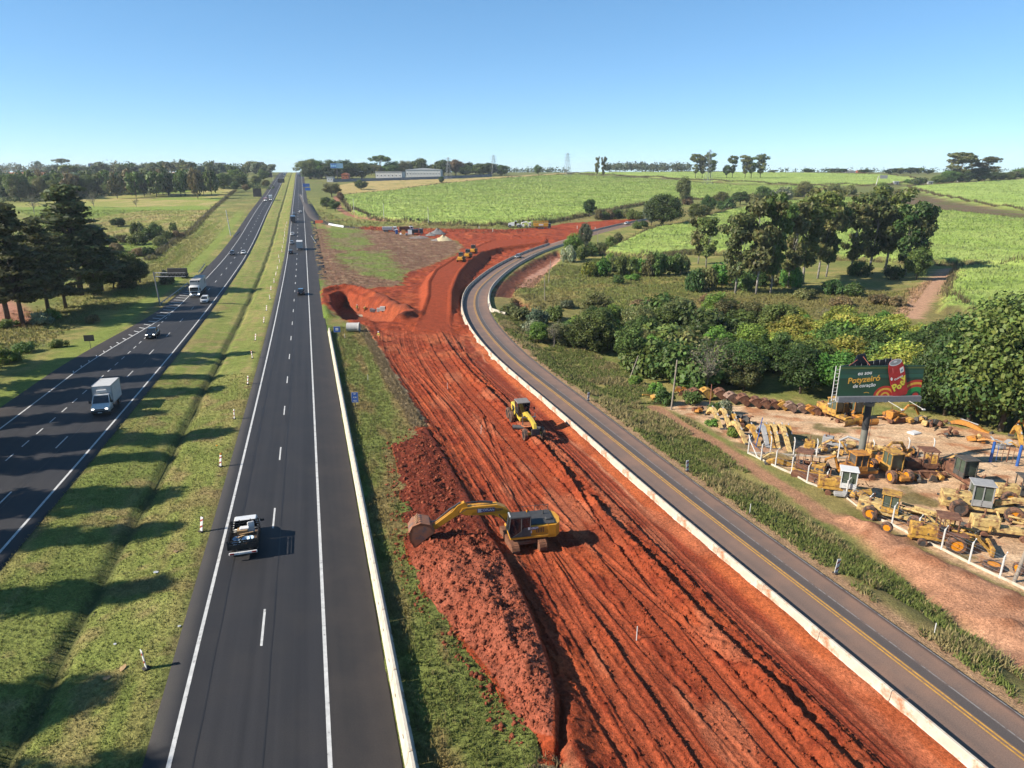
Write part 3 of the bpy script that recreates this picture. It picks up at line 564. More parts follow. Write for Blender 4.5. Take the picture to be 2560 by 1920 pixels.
wz += np.where(cut > .5, .5 * np.exp(-((eo - 1.1) / .8) ** 2) * (hd > -2.5) * n2, 0)
CLOD = np.clip(clod, 0, 1) * cut; fi = np.where((wy > 126) & (cut > .02))[0]; rz_, rc_ = relief(wx[fi], wy[fi])[:2]; bw_ = sst(128, 146, wy[fi]); wz[fi] = wz[fi] * (1 - bw_) + (rz_ + .035) * bw_
wz -= 2.0 * sst(148.5, 151, np.repeat(py, len(TP))) + np.where(t_ < -.3, .5, 0); wz -= np.where(eo < -9, .4, 0)
c = np.zeros((len(wx), 3)); c[:] = (.35, .068, .026)
def mw(col, w):
    global c
    w = np.clip(w, 0, 1)[:, None]; c = c * (1 - w) + np.array(col) * w
mw((.43, .092, .031), sst(.5, .7, n1) * .7); mw((.23, .038, .016), np.clip(clod, 0, 1) * sst(.45, .7, n2) * .8); mw((.29, .056, .026), lane * .95); mw((.38, .092, .045), lane * np.exp(-((tt - 2.5) / .16) ** 2) * .8)
mw((.46, .115, .04), (1 - sst(.7, 1.3, t_))); mw((.52, .22, .12), np.exp(-((t_ - 1.15 + (n1 - .5)) / .16) ** 2) * sst(.5, .62, fbm(s_, s_ * 0, 9, 2, 5)) * .9)
damp = fbm(wx, wy, 7, 3, 71); mw((.22, .045, .020), sst(.55, .72, damp) * .55); mw((.50, .17, .085), sst(.57, .72, fbm(s_ * .35, t_ * 1.4, 2.2, 3, 73)) * .5); mw((.40, .10, .045), pg * .35)
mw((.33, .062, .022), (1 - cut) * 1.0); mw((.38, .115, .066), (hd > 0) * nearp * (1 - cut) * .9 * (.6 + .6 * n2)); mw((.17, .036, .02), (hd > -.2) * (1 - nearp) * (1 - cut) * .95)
mw((.37, .28, .155), (1 - cut) * (hd < -1.3)); mw((.45, .13, .055), up * sst(.5, .65, n1) * cut * .7)
c[fi] = c[fi] * (1 - bw_[:, None]) + rc_ * bw_[:, None]
nT = len(TP); nS = len(ss); a_ = (np.arange(nS - 1)[:, None] * nT + np.arange(nT - 1)[None]).ravel(); ff = np.c_[a_, a_ + nT, a_ + nT + 1, a_ + 1]
ok = (np.maximum.reduce([eo[ff[:, k]] for k in range(4)]) > -1.7) | (np.maximum.reduce([hd[ff[:, k]] for k in range(4)]) > -.6)
ff = ff[ok]; uq, inv = np.unique(ff, return_inverse=True)
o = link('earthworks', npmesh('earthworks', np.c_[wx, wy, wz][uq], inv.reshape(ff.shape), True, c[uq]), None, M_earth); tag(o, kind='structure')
from mathutils.kdtree import KDTree
_kdn = len(wx); WKEEP = (cut > .3) | (hd > 0); _ix = np.where(WKEEP)[0][::7]; kd = KDTree(len(_ix))
for i in _ix: kd.insert((wx[i], wy[i], 0), int(i))
kd.balance()
def earth_z(x, y, r=.35):
    l = [wz[i] for (co, i, d) in kd.find_range((x, y, 0), r)]
    return max(gzat(x, y), (sum(l) / len(l)) if l else -99)
def earth_max(x, y, r=.3):
    l = [wz[i] for (co, i, d) in kd.find_range((x, y, 0), r)]
    return max([gzat(x, y)] + l)

# loose clods of earth
def lumps(idx, size, cols):
    n = len(idx); o6 = np.array([(1, 0, 0), (-1, 0, 0), (0, 1, 0), (0, -1, 0), (0, 0, 1), (0, 0, -.6)]); P6 = o6[None] * (size[:, None] * RN.uniform(.6, 1.3, (n, 6)))[:, :, None] + RN.normal(size=(n, 6, 3)) * (size * .2)[:, None, None]
    v = (np.c_[wx[idx], wy[idx], wz[idx]][:, None] + P6).reshape(-1, 3); f8 = np.array([(0, 2, 4), (2, 1, 4), (1, 3, 4), (3, 0, 4), (2, 0, 5), (1, 2, 5), (3, 1, 5), (0, 3, 5)]); f = (np.arange(n)[:, None, None] * 6 + f8[None]).reshape(-1, 3); return v, f, np.repeat(cols, 6, 0)
rgs = np.clip(sum(rg[k] for k in (0, 2, 3, 4, 6, 9)), 0, 1); pr_ = (.12 * CLOD + .55 * rgs * cut + 1.3 * (hd > .1) * (1 - cut) * (.4 + .6 * nearp)) * (wy < 110) * (wy > 20); pr_ = pr_ * np.interp(wy, [25, 60, 110], [1, 1.2, 1.4]); ix = RN.choice(len(wx), 9000, False, pr_ / pr_.sum())
v_, f_, c_ = lumps(ix, RN.uniform(.03, .11, len(ix)) ** 1.0, c[ix] * RN.uniform(.7, 1.15, (len(ix), 1))); bg_ = np.where((((hd > -1.3) & (hd < .15) & (eo < -.2)) | ((hd > .2) & (cut < .3))) & (wy < 80) & (wy > 20))[0]; bg_ = RN.choice(bg_, 2600, False); wzo = wz[bg_].copy(); wz[bg_] = np.where(hd[bg_] < .1, P(wy[bg_]) + .0, wz[bg_]); v2, f2, c2 = lumps(bg_, .05 + .2 * RN.random(len(bg_)) ** 4, np.tile(np.array((.30, .085, .045)), (len(bg_), 1)) * RN.uniform(.6, 1.35, (len(bg_), 1))); wz[bg_] = wzo; f_ = np.r_[f_, f2 + len(v_)]; v_ = np.r_[v_, v2]; c_ = np.r_[c_, c2]
o = link('earth_clods', npmesh('earth_clods', v_, f_, False, c_), None, M_earth); tag(o, 'loose lumps of red earth on the ridges and spoil heap', 'soil', kind='stuff')
# ================================================================== BARRIERS
M_conc = mat('pale_concrete', (.60, .54, .44), .85, var=.14, vs=1.5, bump=.3, bs=12, dirt=(.40, .28, .18), ds=.9, da=.12)
M_conc2 = mat('stained_concrete', (.60, .53, .43), .85, var=.16, vs=1.2, bump=.3, bs=12, dirt=(.42, .21, .11), ds=.8, da=.32)
def jersey(L, h=.86, b=.62, t=.20):
    """New Jersey profile block, length L along x, with chamfered ends"""
    pr = [(-b / 2, 0), (b / 2, 0), (b / 2, .08), (b * .30, .30), (t / 2, h - .03), (t / 2 - .03, h), (-t / 2 + .03, h), (-t / 2, h - .03), (-b * .30, .30), (-b / 2, .08)]
    m = MB(); m.loft([[(x, p[0] * k, p[1] * (1 if k == 1 else .99)) for p in pr] for x, k in ((-L / 2, .93), (-L / 2 + .04, 1), (L / 2 - .04, 1), (L / 2, .93))]); return m
def barrier(name, label, P3, segL, material, h=.86, group=None):
    """P3: 3-d polyline; straight blocks end to end along it, each a part"""
    P3 = np.asarray(P3, float); s = np.r_[0, np.cumsum(np.linalg.norm(np.diff(P3, axis=0), axis=1))]; n = max(1, int(s[-1] / segL))
    rt = thing(name, label, 'barrier', tuple(P3[0]), 0, group); at = lambda d: np.array([np.interp(d, s, P3[:, k]) for k in range(3)])
    for i in range(n):
        a, b = at(i * segL), at((i + 1) * segL); L = np.linalg.norm(b - a) - .03; m = jersey(L, h)
        o = m.build('barrier_block', material, rt); d = Vector(b - a).normalized(); o.rotation_euler = (0, -math.asin(d.z), math.atan2(d.y, d.x) + R.uniform(-.002, .002)); o.location = Vector((a + b) / 2) - rt.location
    return rt
ys = np.arange(14, 142, 2.)
hb = barrier('concrete_barrier', 'long pale concrete barrier along the right shoulder of the dark highway', np.c_[hx(2.75, ys), ys, P(ys) - .03], 6.0, M_conc)
M_hook = mat('lifting_slot', (.25, .2, .14), .9)
for o in list(hb.children):
    if o.location.y < 50:
        for k in (-1.5, 1.5):
            m = MB().box((k, .315 - .135, .42), (.26, .02, .09), rx=-.33); m.build('lifting_slot', M_hook, o)
lb = SR - SRN * (SRL + .02); i0 = 2; i1 = int(np.argmax(SR[:, 1] > 318))
barrier('concrete_barrier', 'white concrete barrier between the red earthworks and the side road, following its curve', np.c_[lb, SRZ - .04][i0:i1], 5.7, M_conc2)
rb = SR + SRN * (SRR + .25)[:, None]; j0 = int(np.argmax(SR[:, 1] > 163)); j1 = int(np.argmax(SR[:, 1] > 322))
bb = np.c_[rb, SRZ - .04][j0:j1]; e = bb[0]; bb = np.r_[[e + (SRN[j0][0] * 3.2 - 1.0 * 0, SRN[j0][1] * 3.2 - 2.0, -.5)], bb]
barrier('concrete_barrier', 'white concrete barrier on the right side of the bend, its near end turned out', bb, 5.0, M_conc, .95)
k0 = int(np.argmax(SR[:, 1] > 352)); k1 = int(np.argmax(SR[:, 1] > 440)) or len(SR) - 1
barrier('concrete_barrier', 'short grey barrier where the side road runs up to the big dark tree', np.c_[SR - SRN * (SRL + .3), SRZ][k0:max(k1, k0 + 20)], 6.0, M_conc)

# ================================================================== TREES
def leaves(centers, radii, n, size, flat=.0, rng=None, droop=0.0, squash=1.0):
    rng = rng or RN; k = len(centers); per = np.maximum(4, (n * radii ** 1.6 / (radii ** 1.6).sum()).astype(int)); Vv = []; Cc = []
    for c, r, q in zip(centers, radii, per):
        d = rng.normal(size=(q, 3)); d /= np.linalg.norm(d, axis=1)[:, None]; rr = r * rng.uniform(.12, 1.45, q) ** .5
        p = c + d * rr[:, None] * np.array([1, 1, squash]); nn = d + rng.normal(size=(q, 3)) * .55 + np.array([0, 0, .45 + flat]); nn /= np.linalg.norm(nn, axis=1)[:, None]
        a = np.cross(nn, rng.normal(size=(q, 3))); a /= np.linalg.norm(a, axis=1)[:, None] + 1e-9; a[:, 2] -= droop; b = np.cross(nn, a); s = size * rng.uniform(.6, 1.35, q)[:, None]
        quad = np.stack([p - a * s, p - b * s * .62, p + a * s, p + b * s * .62], 1); Vv.append(quad.reshape(-1, 3))
        col = rng.uniform(.72, 1.28, (q, 1)) * np.array([1, 1, 1]) * rng.uniform(.68, 1.3); col = col * np.stack([rng.uniform(.85, 1.2, q), np.ones(q), rng.uniform(.8, 1.1, q)], 1)
        Cc.append(np.repeat(col, 4, 0))
    Vv = np.concatenate(Vv); return Vv, np.concatenate(Cc), np.arange(len(Vv)).reshape(-1, 4)
def crown_mesh(nm, centers, radii, n, size, **kw):
    v, c, f = leaves(np.asarray(centers, float), np.asarray(radii, float), n, size, **kw); return npmesh(nm, v, f, False, c)
def branchy(trunk_pts, r0, r1, tips, rng, nb=6, sag=0.0, n=6):
    m = MB(); tp = [Vector(p) for p in trunk_pts]; k = len(tp); m.tube(tp, [r0 + (r1 - r0) * (i / (k - 1)) ** .8 for i in range(k)], n)
    for t in tips:
        t = Vector(t); i = max(1, min(k - 2, int(k * rng.uniform(.35, .9)))); a = tp[i]
        if a.z > t.z: a = tp[1]
        mid = a.lerp(t, .5) + Vector((0, 0, (t - a).length * (.12 - sag))); rr = r0 * .38 * (1 - i / k * .5); m.tube([a, mid, t], [rr, rr * .6, rr * .22], 5)
    return m
PROTO = {}
def proto(kind, var):
    key = (kind, var)
    if key in PROTO: return PROTO[key]
    rg = np.random.default_rng(hash(kind) % 1000 * 0 + sum(map(ord, kind)) + var * 101); U = rg.uniform
    if kind in ('broad', 'round', 'far', 'flat', 'big'):          # 10 m tall
        nC = {'broad': 60, 'round': 74, 'far': 26, 'flat': 30, 'big': 110}[kind]; C = []; Rr = []
        zc0, hw, hz = {'broad': (5.8, 3.7, 3.9), 'round': (5.2, 4.1, 4.4), 'far': (5.2, 4.2, 4.3), 'flat': (8.0, 4.9, 1.5), 'big': (5.2, 4.2, 4.5)}[kind]
        while len(C) < nC:
            p = rg.normal(size=3); p /= np.linalg.norm(p); q = U(.45, 1) ** .6; c = np.array([p[0] * hw * q * U(.8, 1.1), p[1] * hw * q * U(.8, 1.1), zc0 + p[2] * hz * q * .82])
            if c[2] < 1.3: continue
            C.append(c); Rr.append(U(.5, 1.6) if kind != 'flat' else U(.8, 1.3))
        if kind == 'far': Rr = [r * 1.25 for r in Rr]
        n, sz = {'broad': (9500, .22), 'round': (11500, .225), 'far': (1100, .62), 'flat': (2600, .28), 'big': (15000, .19)}[kind]
        cm = crown_mesh('crown', C, Rr, n, sz, rng=rg, squash=.8 if kind != 'flat' else .5)
        tp = [(0, 0, -.4), (U(-.1, .1), U(-.1, .1), 1.5), (U(-.3, .3), U(-.3, .3), 3.2), (U(-.5, .5), U(-.5, .5), 5.5), (U(-.6, .6), U(-.6, .6), 7.5)]
        tm = branchy(tp, .26, .08, [C[i] for i in rg.choice(nC, min(nC, 9), False)], rg).mesh('trunk', True)
    elif kind == 'euc':                                    # 20 m tall, bare pale trunk, open clumps
        tp = [(0, 0, -.5), (U(-.2, .2), U(-.2, .2), 4), (U(-.5, .5), U(-.5, .5), 8), (U(-.9, .9), U(-.9, .9), 12), (U(-1.2, 1.2), U(-1.2, 1.2), 16), (U(-1.4, 1.4), U(-1.4, 1.4), 18.5)]; C = []; Rr = []
        for k in range(36):
            z = U(5.0, 19.3) ; w = 3.9 * math.sin(min(1, (z - 4) / 10) * 1.7) ; a = U(0, 6.28); q = U(.3, 1); C.append(np.array([math.cos(a) * w * q, math.sin(a) * w * q, z])); Rr.append(U(.9, 1.75))
        cm = crown_mesh('crown', C, Rr, 4600, .36, rng=rg, droop=.5, squash=.8); tm = branchy(tp, .27, .06, C[:15], rg, n=7).mesh('trunk', True)
    elif kind == 'pine':                                   # 25 m tall, tiers of drooping needle sprays
        C = []; Rr = []; tips = []; H = 25.
        for k in range(150):
            z = 5.0 + 19.6 * U(0, 1) ** 1.1; w = 5.4 * (1 - (z - 5) / 22.) ** .62 * (.7 + .3 * math.sin(z * 2.2)); a = U(0, 6.28); q = U(.35, 1.0); c = np.array([math.cos(a) * w * q, math.sin(a) * w * q, z - w * q * .14]); C.append(c); Rr.append(U(.75, 1.5))
            if k % 4 == 0: tips.append(c)
        cm = crown_mesh('crown', C, Rr, 10500, .36, rng=rg, droop=.25, squash=.38)
        tp = [(0, 0, -.5), (U(-.1, .1), 0, 6), (U(-.2, .2), U(-.2, .2), 13), (U(-.2, .2), 0, 20), (0, 0, 24.5)]; tm = branchy(tp, .38, .05, tips, rg, sag=.1, n=7).mesh('trunk', True)
    elif kind == 'bush':                                   # 3 m
        nC = 22; C = []; Rr = []
        for k in range(nC):
            a = U(0, 6.28); q = U(0, 1) ** .5; C.append(np.array([math.cos(a) * 1.9 * q, math.sin(a) * 1.9 * q, .5 + U(.2, 1) * 1.9 * (1 - q * q * .55)])); Rr.append(U(.5, .9))
        cm = crown_mesh('crown', C, Rr, 2300, .2, rng=rg); tm = MB()
        for k in range(5): c = C[k]; tm.tube([(0, 0, -.3), (c[0] * .4, c[1] * .4, c[2] * .5), tuple(c)], [.05, .035, .015], 4)
        tm = tm.mesh('stem')
    elif kind == 'dry':                                    # 5 m leafless tree of fine twigs
        m = MB(); m.tube([(0, 0, -.3), (.1, 0, 1.2), (0, .1, 2.4)], [.1, .08, .06], 5); C = []
        for k in range(26):
            a = U(0, 6.28); e = U(.5, 1.35); L = U(1.6, 3.1); s = Vector((0, 0, U(.7, 2.4))); d = Vector((math.cos(a) * math.cos(e), math.sin(a) * math.cos(e), math.sin(e))); t = s + d * L; m.tube([s, s.lerp(t, .5) + Vector((U(-.1, .1), U(-.1, .1), .1)), t], [.035, .022, .008], 3); C.append(np.array(t))
            for j in range(4):
                b = s.lerp(t, U(.4, .95)); m.tube([b, b + Vector((U(-.7, .7), U(-.7, .7), U(.1, .7)))], [.012, .005], 3)
        tm = m.mesh('trunk'); cm = crown_mesh('crown', C, [U(.4, .7) for _ in C], 420, .13, rng=rg)
    PROTO[key] = (tm, cm); return PROTO[key]
LEAF = {'dark': leafmat('leaf_dark', (0.082, 0.133, 0.035)), 'mid': leafmat('leaf_mid', (0.137, 0.203, 0.05)), 'fresh': leafmat('leaf_fresh', (0.166, 0.293, 0.052)), 'yellow': leafmat('leaf_yellow', (0.332, 0.37, 0.07)), 'olive': leafmat('leaf_olive', (0.186, 0.205, 0.074)),
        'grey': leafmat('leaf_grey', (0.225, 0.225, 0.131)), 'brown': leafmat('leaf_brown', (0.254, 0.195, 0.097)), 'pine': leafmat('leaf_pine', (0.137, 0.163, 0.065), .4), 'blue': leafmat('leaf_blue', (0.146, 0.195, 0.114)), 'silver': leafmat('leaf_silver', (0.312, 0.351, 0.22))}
BARK = {'bark': mat('bark_brown', (.13, .095, .07), .9, var=.3, vs=4, bump=.4), 'pale': mat('bark_pale', (.40, .37, .33), .85, var=.3, vs=2, dirt=(.16, .13, .11), ds=1.5, da=.45), 'greybark': mat('bark_grey', (.24, .21, .185), .9, var=.3)}
H0 = {'big': 10, 'broad': 10, 'round': 10, 'far': 10, 'flat': 10, 'euc': 20, 'pine': 25, 'bush': 3, 'dry': 5}
W0 = {'big': 10, 'broad': 9.5, 'round': 10, 'far': 10.5, 'flat': 11, 'euc': 9, 'pine': 10.5, 'bush': 4.8, 'dry': 5}
ORD = ['first', 'second', 'third', 'fourth', 'fifth', 'sixth', 'seventh', 'eighth', 'ninth', 'tenth', 'eleventh', 'twelfth', 'thirteenth', 'fourteenth', 'fifteenth', 'sixteenth', 'seventeenth', 'eighteenth', 'nineteenth', 'twentieth']
def ordn(i):
    if i < 20: return ORD[i]
    if i == 99: return 'hundredth'
    if i > 99: return 'hundred-and-' + ordn(i - 100)
    t = ['twenty', 'thirty', 'forty', 'fifty', 'sixty', 'seventy', 'eighty', 'ninety'][(i + 1) // 10 - 2]; u = (i + 1) % 10
    return (t + '-' + ORD[u - 1]) if u else t[:-1] + 'ieth'
NT = [0]
def tree_at(p, kind, h, w, leaf, bark, name, label, cat='tree', group=None):
    NT[0] += 1; tm, cm = proto(kind, NT[0] % {'big': 2, 'broad': 4, 'round': 3, 'euc': 4, 'pine': 3, 'bush': 4, 'far': 4, 'dry': 2, 'flat': 1}[kind])
    sz = h / H0[kind]; sx = w / W0[kind]; rt = thing(name, label, cat, p, R.uniform(0, 6.28), group, (sx * R.uniform(.93, 1.07), sx * R.uniform(.93, 1.07), sz))
    for nm, me, mm in (('stem' if kind == 'bush' else 'trunk', tm, BARK[bark]), ('crown', cm, LEAF[leaf])):
        if not me.materials: me.materials.append(mm)
        o = bpy.data.objects.new(nm, me); COL.objects.link(o); o.parent = rt; o.material_slots[0].link = 'OBJECT'; o.material_slots[0].material = mm
    return rt
def tree(kind, u, vb, vt, wpx, leaf, bark, name, label, cat='tree', group=None, Y=None):
    """a tree whose foot and top show at these photo pixels; Y = its distance where the foot is hidden"""
    p = un(u, vb)
    if Y is not None:
        x = (u - CX) / F * (Y * CP + 8 * SP); p = Vector((x, Y, base(x, Y)))
    p.z = gzat(p.x, p.y); zc = zc_at(p); pv = CY - F * ((p.y * SP + (p.z - CAMH) * CP) / zc)
    h = (pv - vt) / F * zc / (CP + (vt - CY) / F * SP * 0); return tree_at(p, kind, max(h, .6), wpx / F * zc, leaf, bark, name, label, cat, group)
def row(defs, fmt, group, name, cat='tree'):
    """defs sorted left to right; the label counts them along the row"""
    defs = sorted(defs, key=lambda d: d[1])
    for i, d in enumerate(defs): tree(*d[:7], name, fmt.format(n=ordn(i), lf=LW[d[5]]), cat, group, *(d[7:] or []))
LW = {'dark': 'dark green', 'mid': 'mid green', 'fresh': 'fresh green', 'yellow': 'yellow green', 'olive': 'olive green', 'grey': 'grey leafless', 'brown': 'brownish', 'pine': 'dark pine green', 'blue': 'bluish green', 'silver': 'silvery'}
# --- left side
for i, (u, vb, vt, w, wd) in enumerate(((203, 738, 482, 205, 'tall pine with a straight bare trunk beside the left carriageway, highest in the frame'), (58, 812, 528, 185, 'pine with a forked trunk at the left edge above the sandy bank'), (22, 806, 500, 205, 'dense dark pine cut by the left edge of the picture'), (122, 784, 560, 150, 'shorter pine between the two tall ones on the left'), (255, 728, 570, 135, 'lower dark pine just right of the tallest pine'), (165, 770, 600, 125, 'small pine with drooping sprays in front of the tallest pine'))):
    tree('pine', u, vb, vt, w, 'pine', 'bark', 'pine_tree', wd, group='pines left of the highway')
for i in range(15):                                        # the same row of pines goes on beside the carriageway, nearer than the picture's left edge
    y = 13 + i * 8.6 + R.uniform(-2, 2); x = float(hx(-55.5 + R.uniform(-3, 2), y)); p = Vector((x, y, gzat(x, y))); pxl = CX + F * x / zc_at(p)
    if pxl > -40: continue
    tree_at(p, 'pine', 25.5 + R.uniform(-3.5, 2.8) + (4 if y < 42 else 0), 10 + R.uniform(-2, 2), 'pine', 'bark', 'pine_tree', 'pine of the roadside row beyond the left edge, %s from the near end' % ordn(i), 'tree', 'pines beyond the left edge')
row([('round', 285, 722, 640, 85, 'dark', 'bark'), ('round', 325, 716, 625, 90, 'dark', 'bark'), ('broad', 352, 708, 650, 55, 'dark', 'bark'), ('broad', 245, 735, 660, 70, 'mid', 'bark'), ('round', 150, 690, 560, 110, 'mid', 'bark'), ('broad', 90, 700, 560, 90, 'dark', 'bark')], '{lf} tree in the dark clump under the pines, {n} from left', 'broadleaf trees below the pines', 'broadleaf_tree')
row([('bush', 105, 812, 780, 62, 'silver', 'bark'), ('bush', 240, 738, 705, 40, 'olive', 'bark'), ('bush', 25, 820, 795, 50, 'mid', 'bark'), ('bush', 235, 808, 780, 36, 'brown', 'bark'), ('bush', 318, 722, 698, 45, 'olive', 'bark'), ('bush', 420, 712, 672, 36, 'grey', 'bark'), ('bush', 455, 695, 672, 34, 'olive', 'bark'), ('bush', 130, 800, 770, 45, 'fresh', 'bark'), ('bush', 60, 880, 850, 60, 'mid', 'bark'), ('bush', 20, 905, 870, 70, 'fresh', 'bark'), ('bush', 150, 868, 845, 45, 'mid', 'bark')], '{lf} bush on the bank left of the carriageway, {n} from left', 'bushes on the left bank', 'bush', 'bush')
row([('round', 296, 566, 544, 42, 'dark', 'bark'), ('bush', 345, 588, 556, 42, 'dark', 'bark'), ('bush', 375, 600, 570, 46, 'dark', 'bark'), ('bush', 392, 585, 556, 32, 'mid', 'bark'), ('bush', 415, 598, 572, 40, 'olive', 'bark'), ('bush', 345, 612, 580, 50, 'mid', 'bark'), ('bush', 310, 606, 582, 46, 'olive', 'bark'), ('bush', 434, 578, 556, 24, 'mid', 'bark'), ('bush', 445, 596, 576, 34, 'brown', 'bark'), ('bush', 275, 612, 590, 40, 'mid', 'bark'), ('bush', 400, 614, 588, 40, 'olive', 'bark'), ('bush', 345, 640, 618, 44, 'brown', 'bark'), ('bush', 290, 630, 606, 38, 'brown', 'bark'), ('bush', 370, 640, 612, 36, 'dark', 'bark')], '{lf} bush in the thicket in the left pasture, {n} from left', 'bushes in the left pasture', 'bush', 'bush')
row([('dry', 235, 520, 482, 30, 'grey', 'greybark'), ('dry', 86, 535, 490, 34, 'grey', 'greybark'), ('dry', 115, 512, 488, 26, 'grey', 'greybark'), ('dry', 341, 518, 498, 20, 'grey', 'greybark'), ('dry', 297, 487, 466, 28, 'brown', 'greybark')], 'bare grey tree standing alone in the left pasture, {n} from left', 'bare trees in the left pasture', 'bare_tree')
d = []
for k in range(30): d.append(('round' if k % 3 else 'broad', 5 + k * 12.3 + R.uniform(-4, 4), 502 - 20 * sst(0, 30, k) + R.uniform(-3, 3), 448 - 8 * (k % 2) + R.uniform(-7, 7), 44 + R.uniform(-8, 10), R.choice(['dark', 'dark', 'mid', 'mid', 'olive']), 'bark'))
d += [('round', 422, 488, 452, 60, 'mid', 'bark'), ('round', 445, 475, 432, 70, 'olive', 'bark'), ('broad', 480, 476, 440, 60, 'dark', 'bark')]
row(d, '{lf} tree fronting the wood behind the left pasture, {n} from left', 'trees along the left pasture', 'broadleaf_tree')
d = []
for k in range(36): d.append(('far', -5 + k * 15.5 + R.uniform(-5, 5), 478 + R.uniform(-4, 2) - 6 * sst(10, 30, k), 428 + R.uniform(-8, 8) - 4 * sst(10, 30, k), 40 + R.uniform(-8, 12), R.choice(['mid', 'dark', 'olive', 'brown', 'mid', 'blue']), 'bark', 640 + R.uniform(-60, 60)))
row(d, '{lf} tree in the middle of the left wood, {n} from left', 'trees in the left wood', 'broadleaf_tree')
row([('round', 594, 468, 424, 62, 'mid', 'bark'), ('round', 560, 472, 432, 44, 'mid', 'bark'), ('round', 640, 462, 438, 34, 'olive', 'bark'), ('broad', 590, 478, 455, 26, 'dark', 'bark'), ('broad', 615, 480, 462, 24, 'brown', 'bark'), ('broad', 530, 470, 440, 44, 'dark', 'bark'), ('broad', 660, 455, 425, 34, 'mid', 'bark'), ('round', 500, 468, 444, 40, 'olive', 'bark'), ('broad', 665, 470, 450, 24, 'olive', 'bark')], '{lf} tree beside the far left carriageway, {n} from left', 'trees beside the far highway', 'broadleaf_tree')
d = []
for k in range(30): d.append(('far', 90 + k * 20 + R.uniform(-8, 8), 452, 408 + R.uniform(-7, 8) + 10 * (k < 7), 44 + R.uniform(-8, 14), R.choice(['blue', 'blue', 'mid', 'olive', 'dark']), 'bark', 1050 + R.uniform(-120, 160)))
row(d, '{lf} tree of the hazy far wood on the left, {n} from left', 'far trees on the left', 'distant_tree')
row([('round', 100, 428, 402, 18, 'dark', 'bark', 1500), ('flat', 160, 428, 398, 40, 'olive', 'bark', 1350), ('round', 140, 430, 412, 14, 'blue', 'bark', 1500), ('round', 197, 432, 410, 14, 'blue', 'bark', 1400)], '{lf} tree on the left skyline, {n} from left', 'trees on the left skyline', 'distant_tree')
# --- far centre
d = [('round', 775, 452, 398, 56, 'olive', 'bark'), ('round', 805, 448, 402, 46, 'mid', 'bark'), ('broad', 778, 455, 432, 36, 'fresh', 'bark'), ('round', 835, 448, 400, 60, 'dark', 'bark'), ('round', 866, 450, 400, 56, 'dark', 'bark'), ('broad', 815, 452, 420, 34, 'fresh', 'bark'), ('flat', 953, 440, 391, 46, 'mid', 'bark'), ('round', 905, 448, 406, 46, 'mid', 'bark'), ('round', 985, 440, 403, 46, 'mid', 'bark'), ('round', 1013, 440, 402, 40, 'olive', 'bark'), ('broad', 1050, 440, 397, 36, 'mid', 'bark'), ('round', 1108, 438, 399, 44, 'dark', 'bark'), ('broad', 1140, 442, 401, 34, 'brown', 'bark'), ('round', 1165, 442, 414, 32, 'mid', 'bark'), ('round', 1200, 440, 408, 40, 'mid', 'bark'), ('round', 1222, 440, 407, 34, 'dark', 'bark'), ('broad', 1198, 444, 418, 24, 'olive', 'bark'), ('round', 1255, 436, 412, 30, 'mid', 'bark'), ('broad', 940, 446, 412, 40, 'olive', 'bark'), ('broad', 880, 452, 425, 30, 'mid', 'bark'), ('broad', 1080, 440, 412, 30, 'olive', 'bark'), ('broad', 795, 456, 436, 30, 'mid', 'bark')]
row([(q[0], q[1], q[2], q[3], q[4] * 1.35) + q[5:] + ((930 if q[2] > 447 else 1030),) for q in d] + [('far', 770 + k * 17.5 + R.uniform(-5, 5), 440, 409 + R.uniform(-5, 7), 34 + R.uniform(-6, 10), R.choice(['mid', 'olive', 'dark', 'blue']), 'bark', 1080 + R.uniform(-30, 60)) for k in range(28)], '{lf} tree in the belt round the white warehouses, {n} from left', 'trees round the warehouses', 'broadleaf_tree')
row([('broad', 830, 492, 458, 54, 'olive', 'bark'), ('round', 817, 522, 492, 36, 'dark', 'bark'), ('broad', 838, 528, 500, 34, 'mid', 'bark'), ('round', 903, 474, 449, 36, 'dark', 'bark'), ('broad', 852, 505, 480, 20, 'brown', 'bark')], '{lf} tree by the red track left of the cane, {n} from left', 'trees by the red track', 'broadleaf_tree')
tree('round', 1104, 458, 441, 16, 'dark', 'bark', 'broadleaf_tree', 'small round dark tree standing alone in the tan field')
tree('broad', 1345, 439, 413, 22, 'mid', 'bark', 'broadleaf_tree', 'slim mid green tree at the far edge of the cane field, left of the pylon')
row([('euc', 1492, 424, 397, 14, 'olive', 'bark', 900), ('euc', 1508, 424, 397, 16, 'olive', 'bark', 900)], 'eucalyptus of the skyline pair left of the plantation, {n} from left', 'skyline pair of eucalyptus', 'eucalyptus_tree')
row([('euc', 1738, 428, 390, 30, 'olive', 'bark', 900), ('euc', 1755, 428, 392, 28, 'olive', 'bark', 900), ('euc', 1775, 428, 388, 30, 'mid', 'bark', 900), ('euc', 1830, 428, 394, 24, 'olive', 'bark', 900), ('euc', 1862, 429, 394, 30, 'olive', 'bark', 900), ('euc', 1877, 429, 396, 26, 'mid', 'bark', 900), ('euc', 1900, 430, 391, 34, 'olive', 'bark', 900), ('broad', 1816, 428, 414, 24, 'dark', 'bark', 900)], 'tall skyline tree between the pylon and the sign, {n} from left', 'skyline trees on the right', 'eucalyptus_tree')
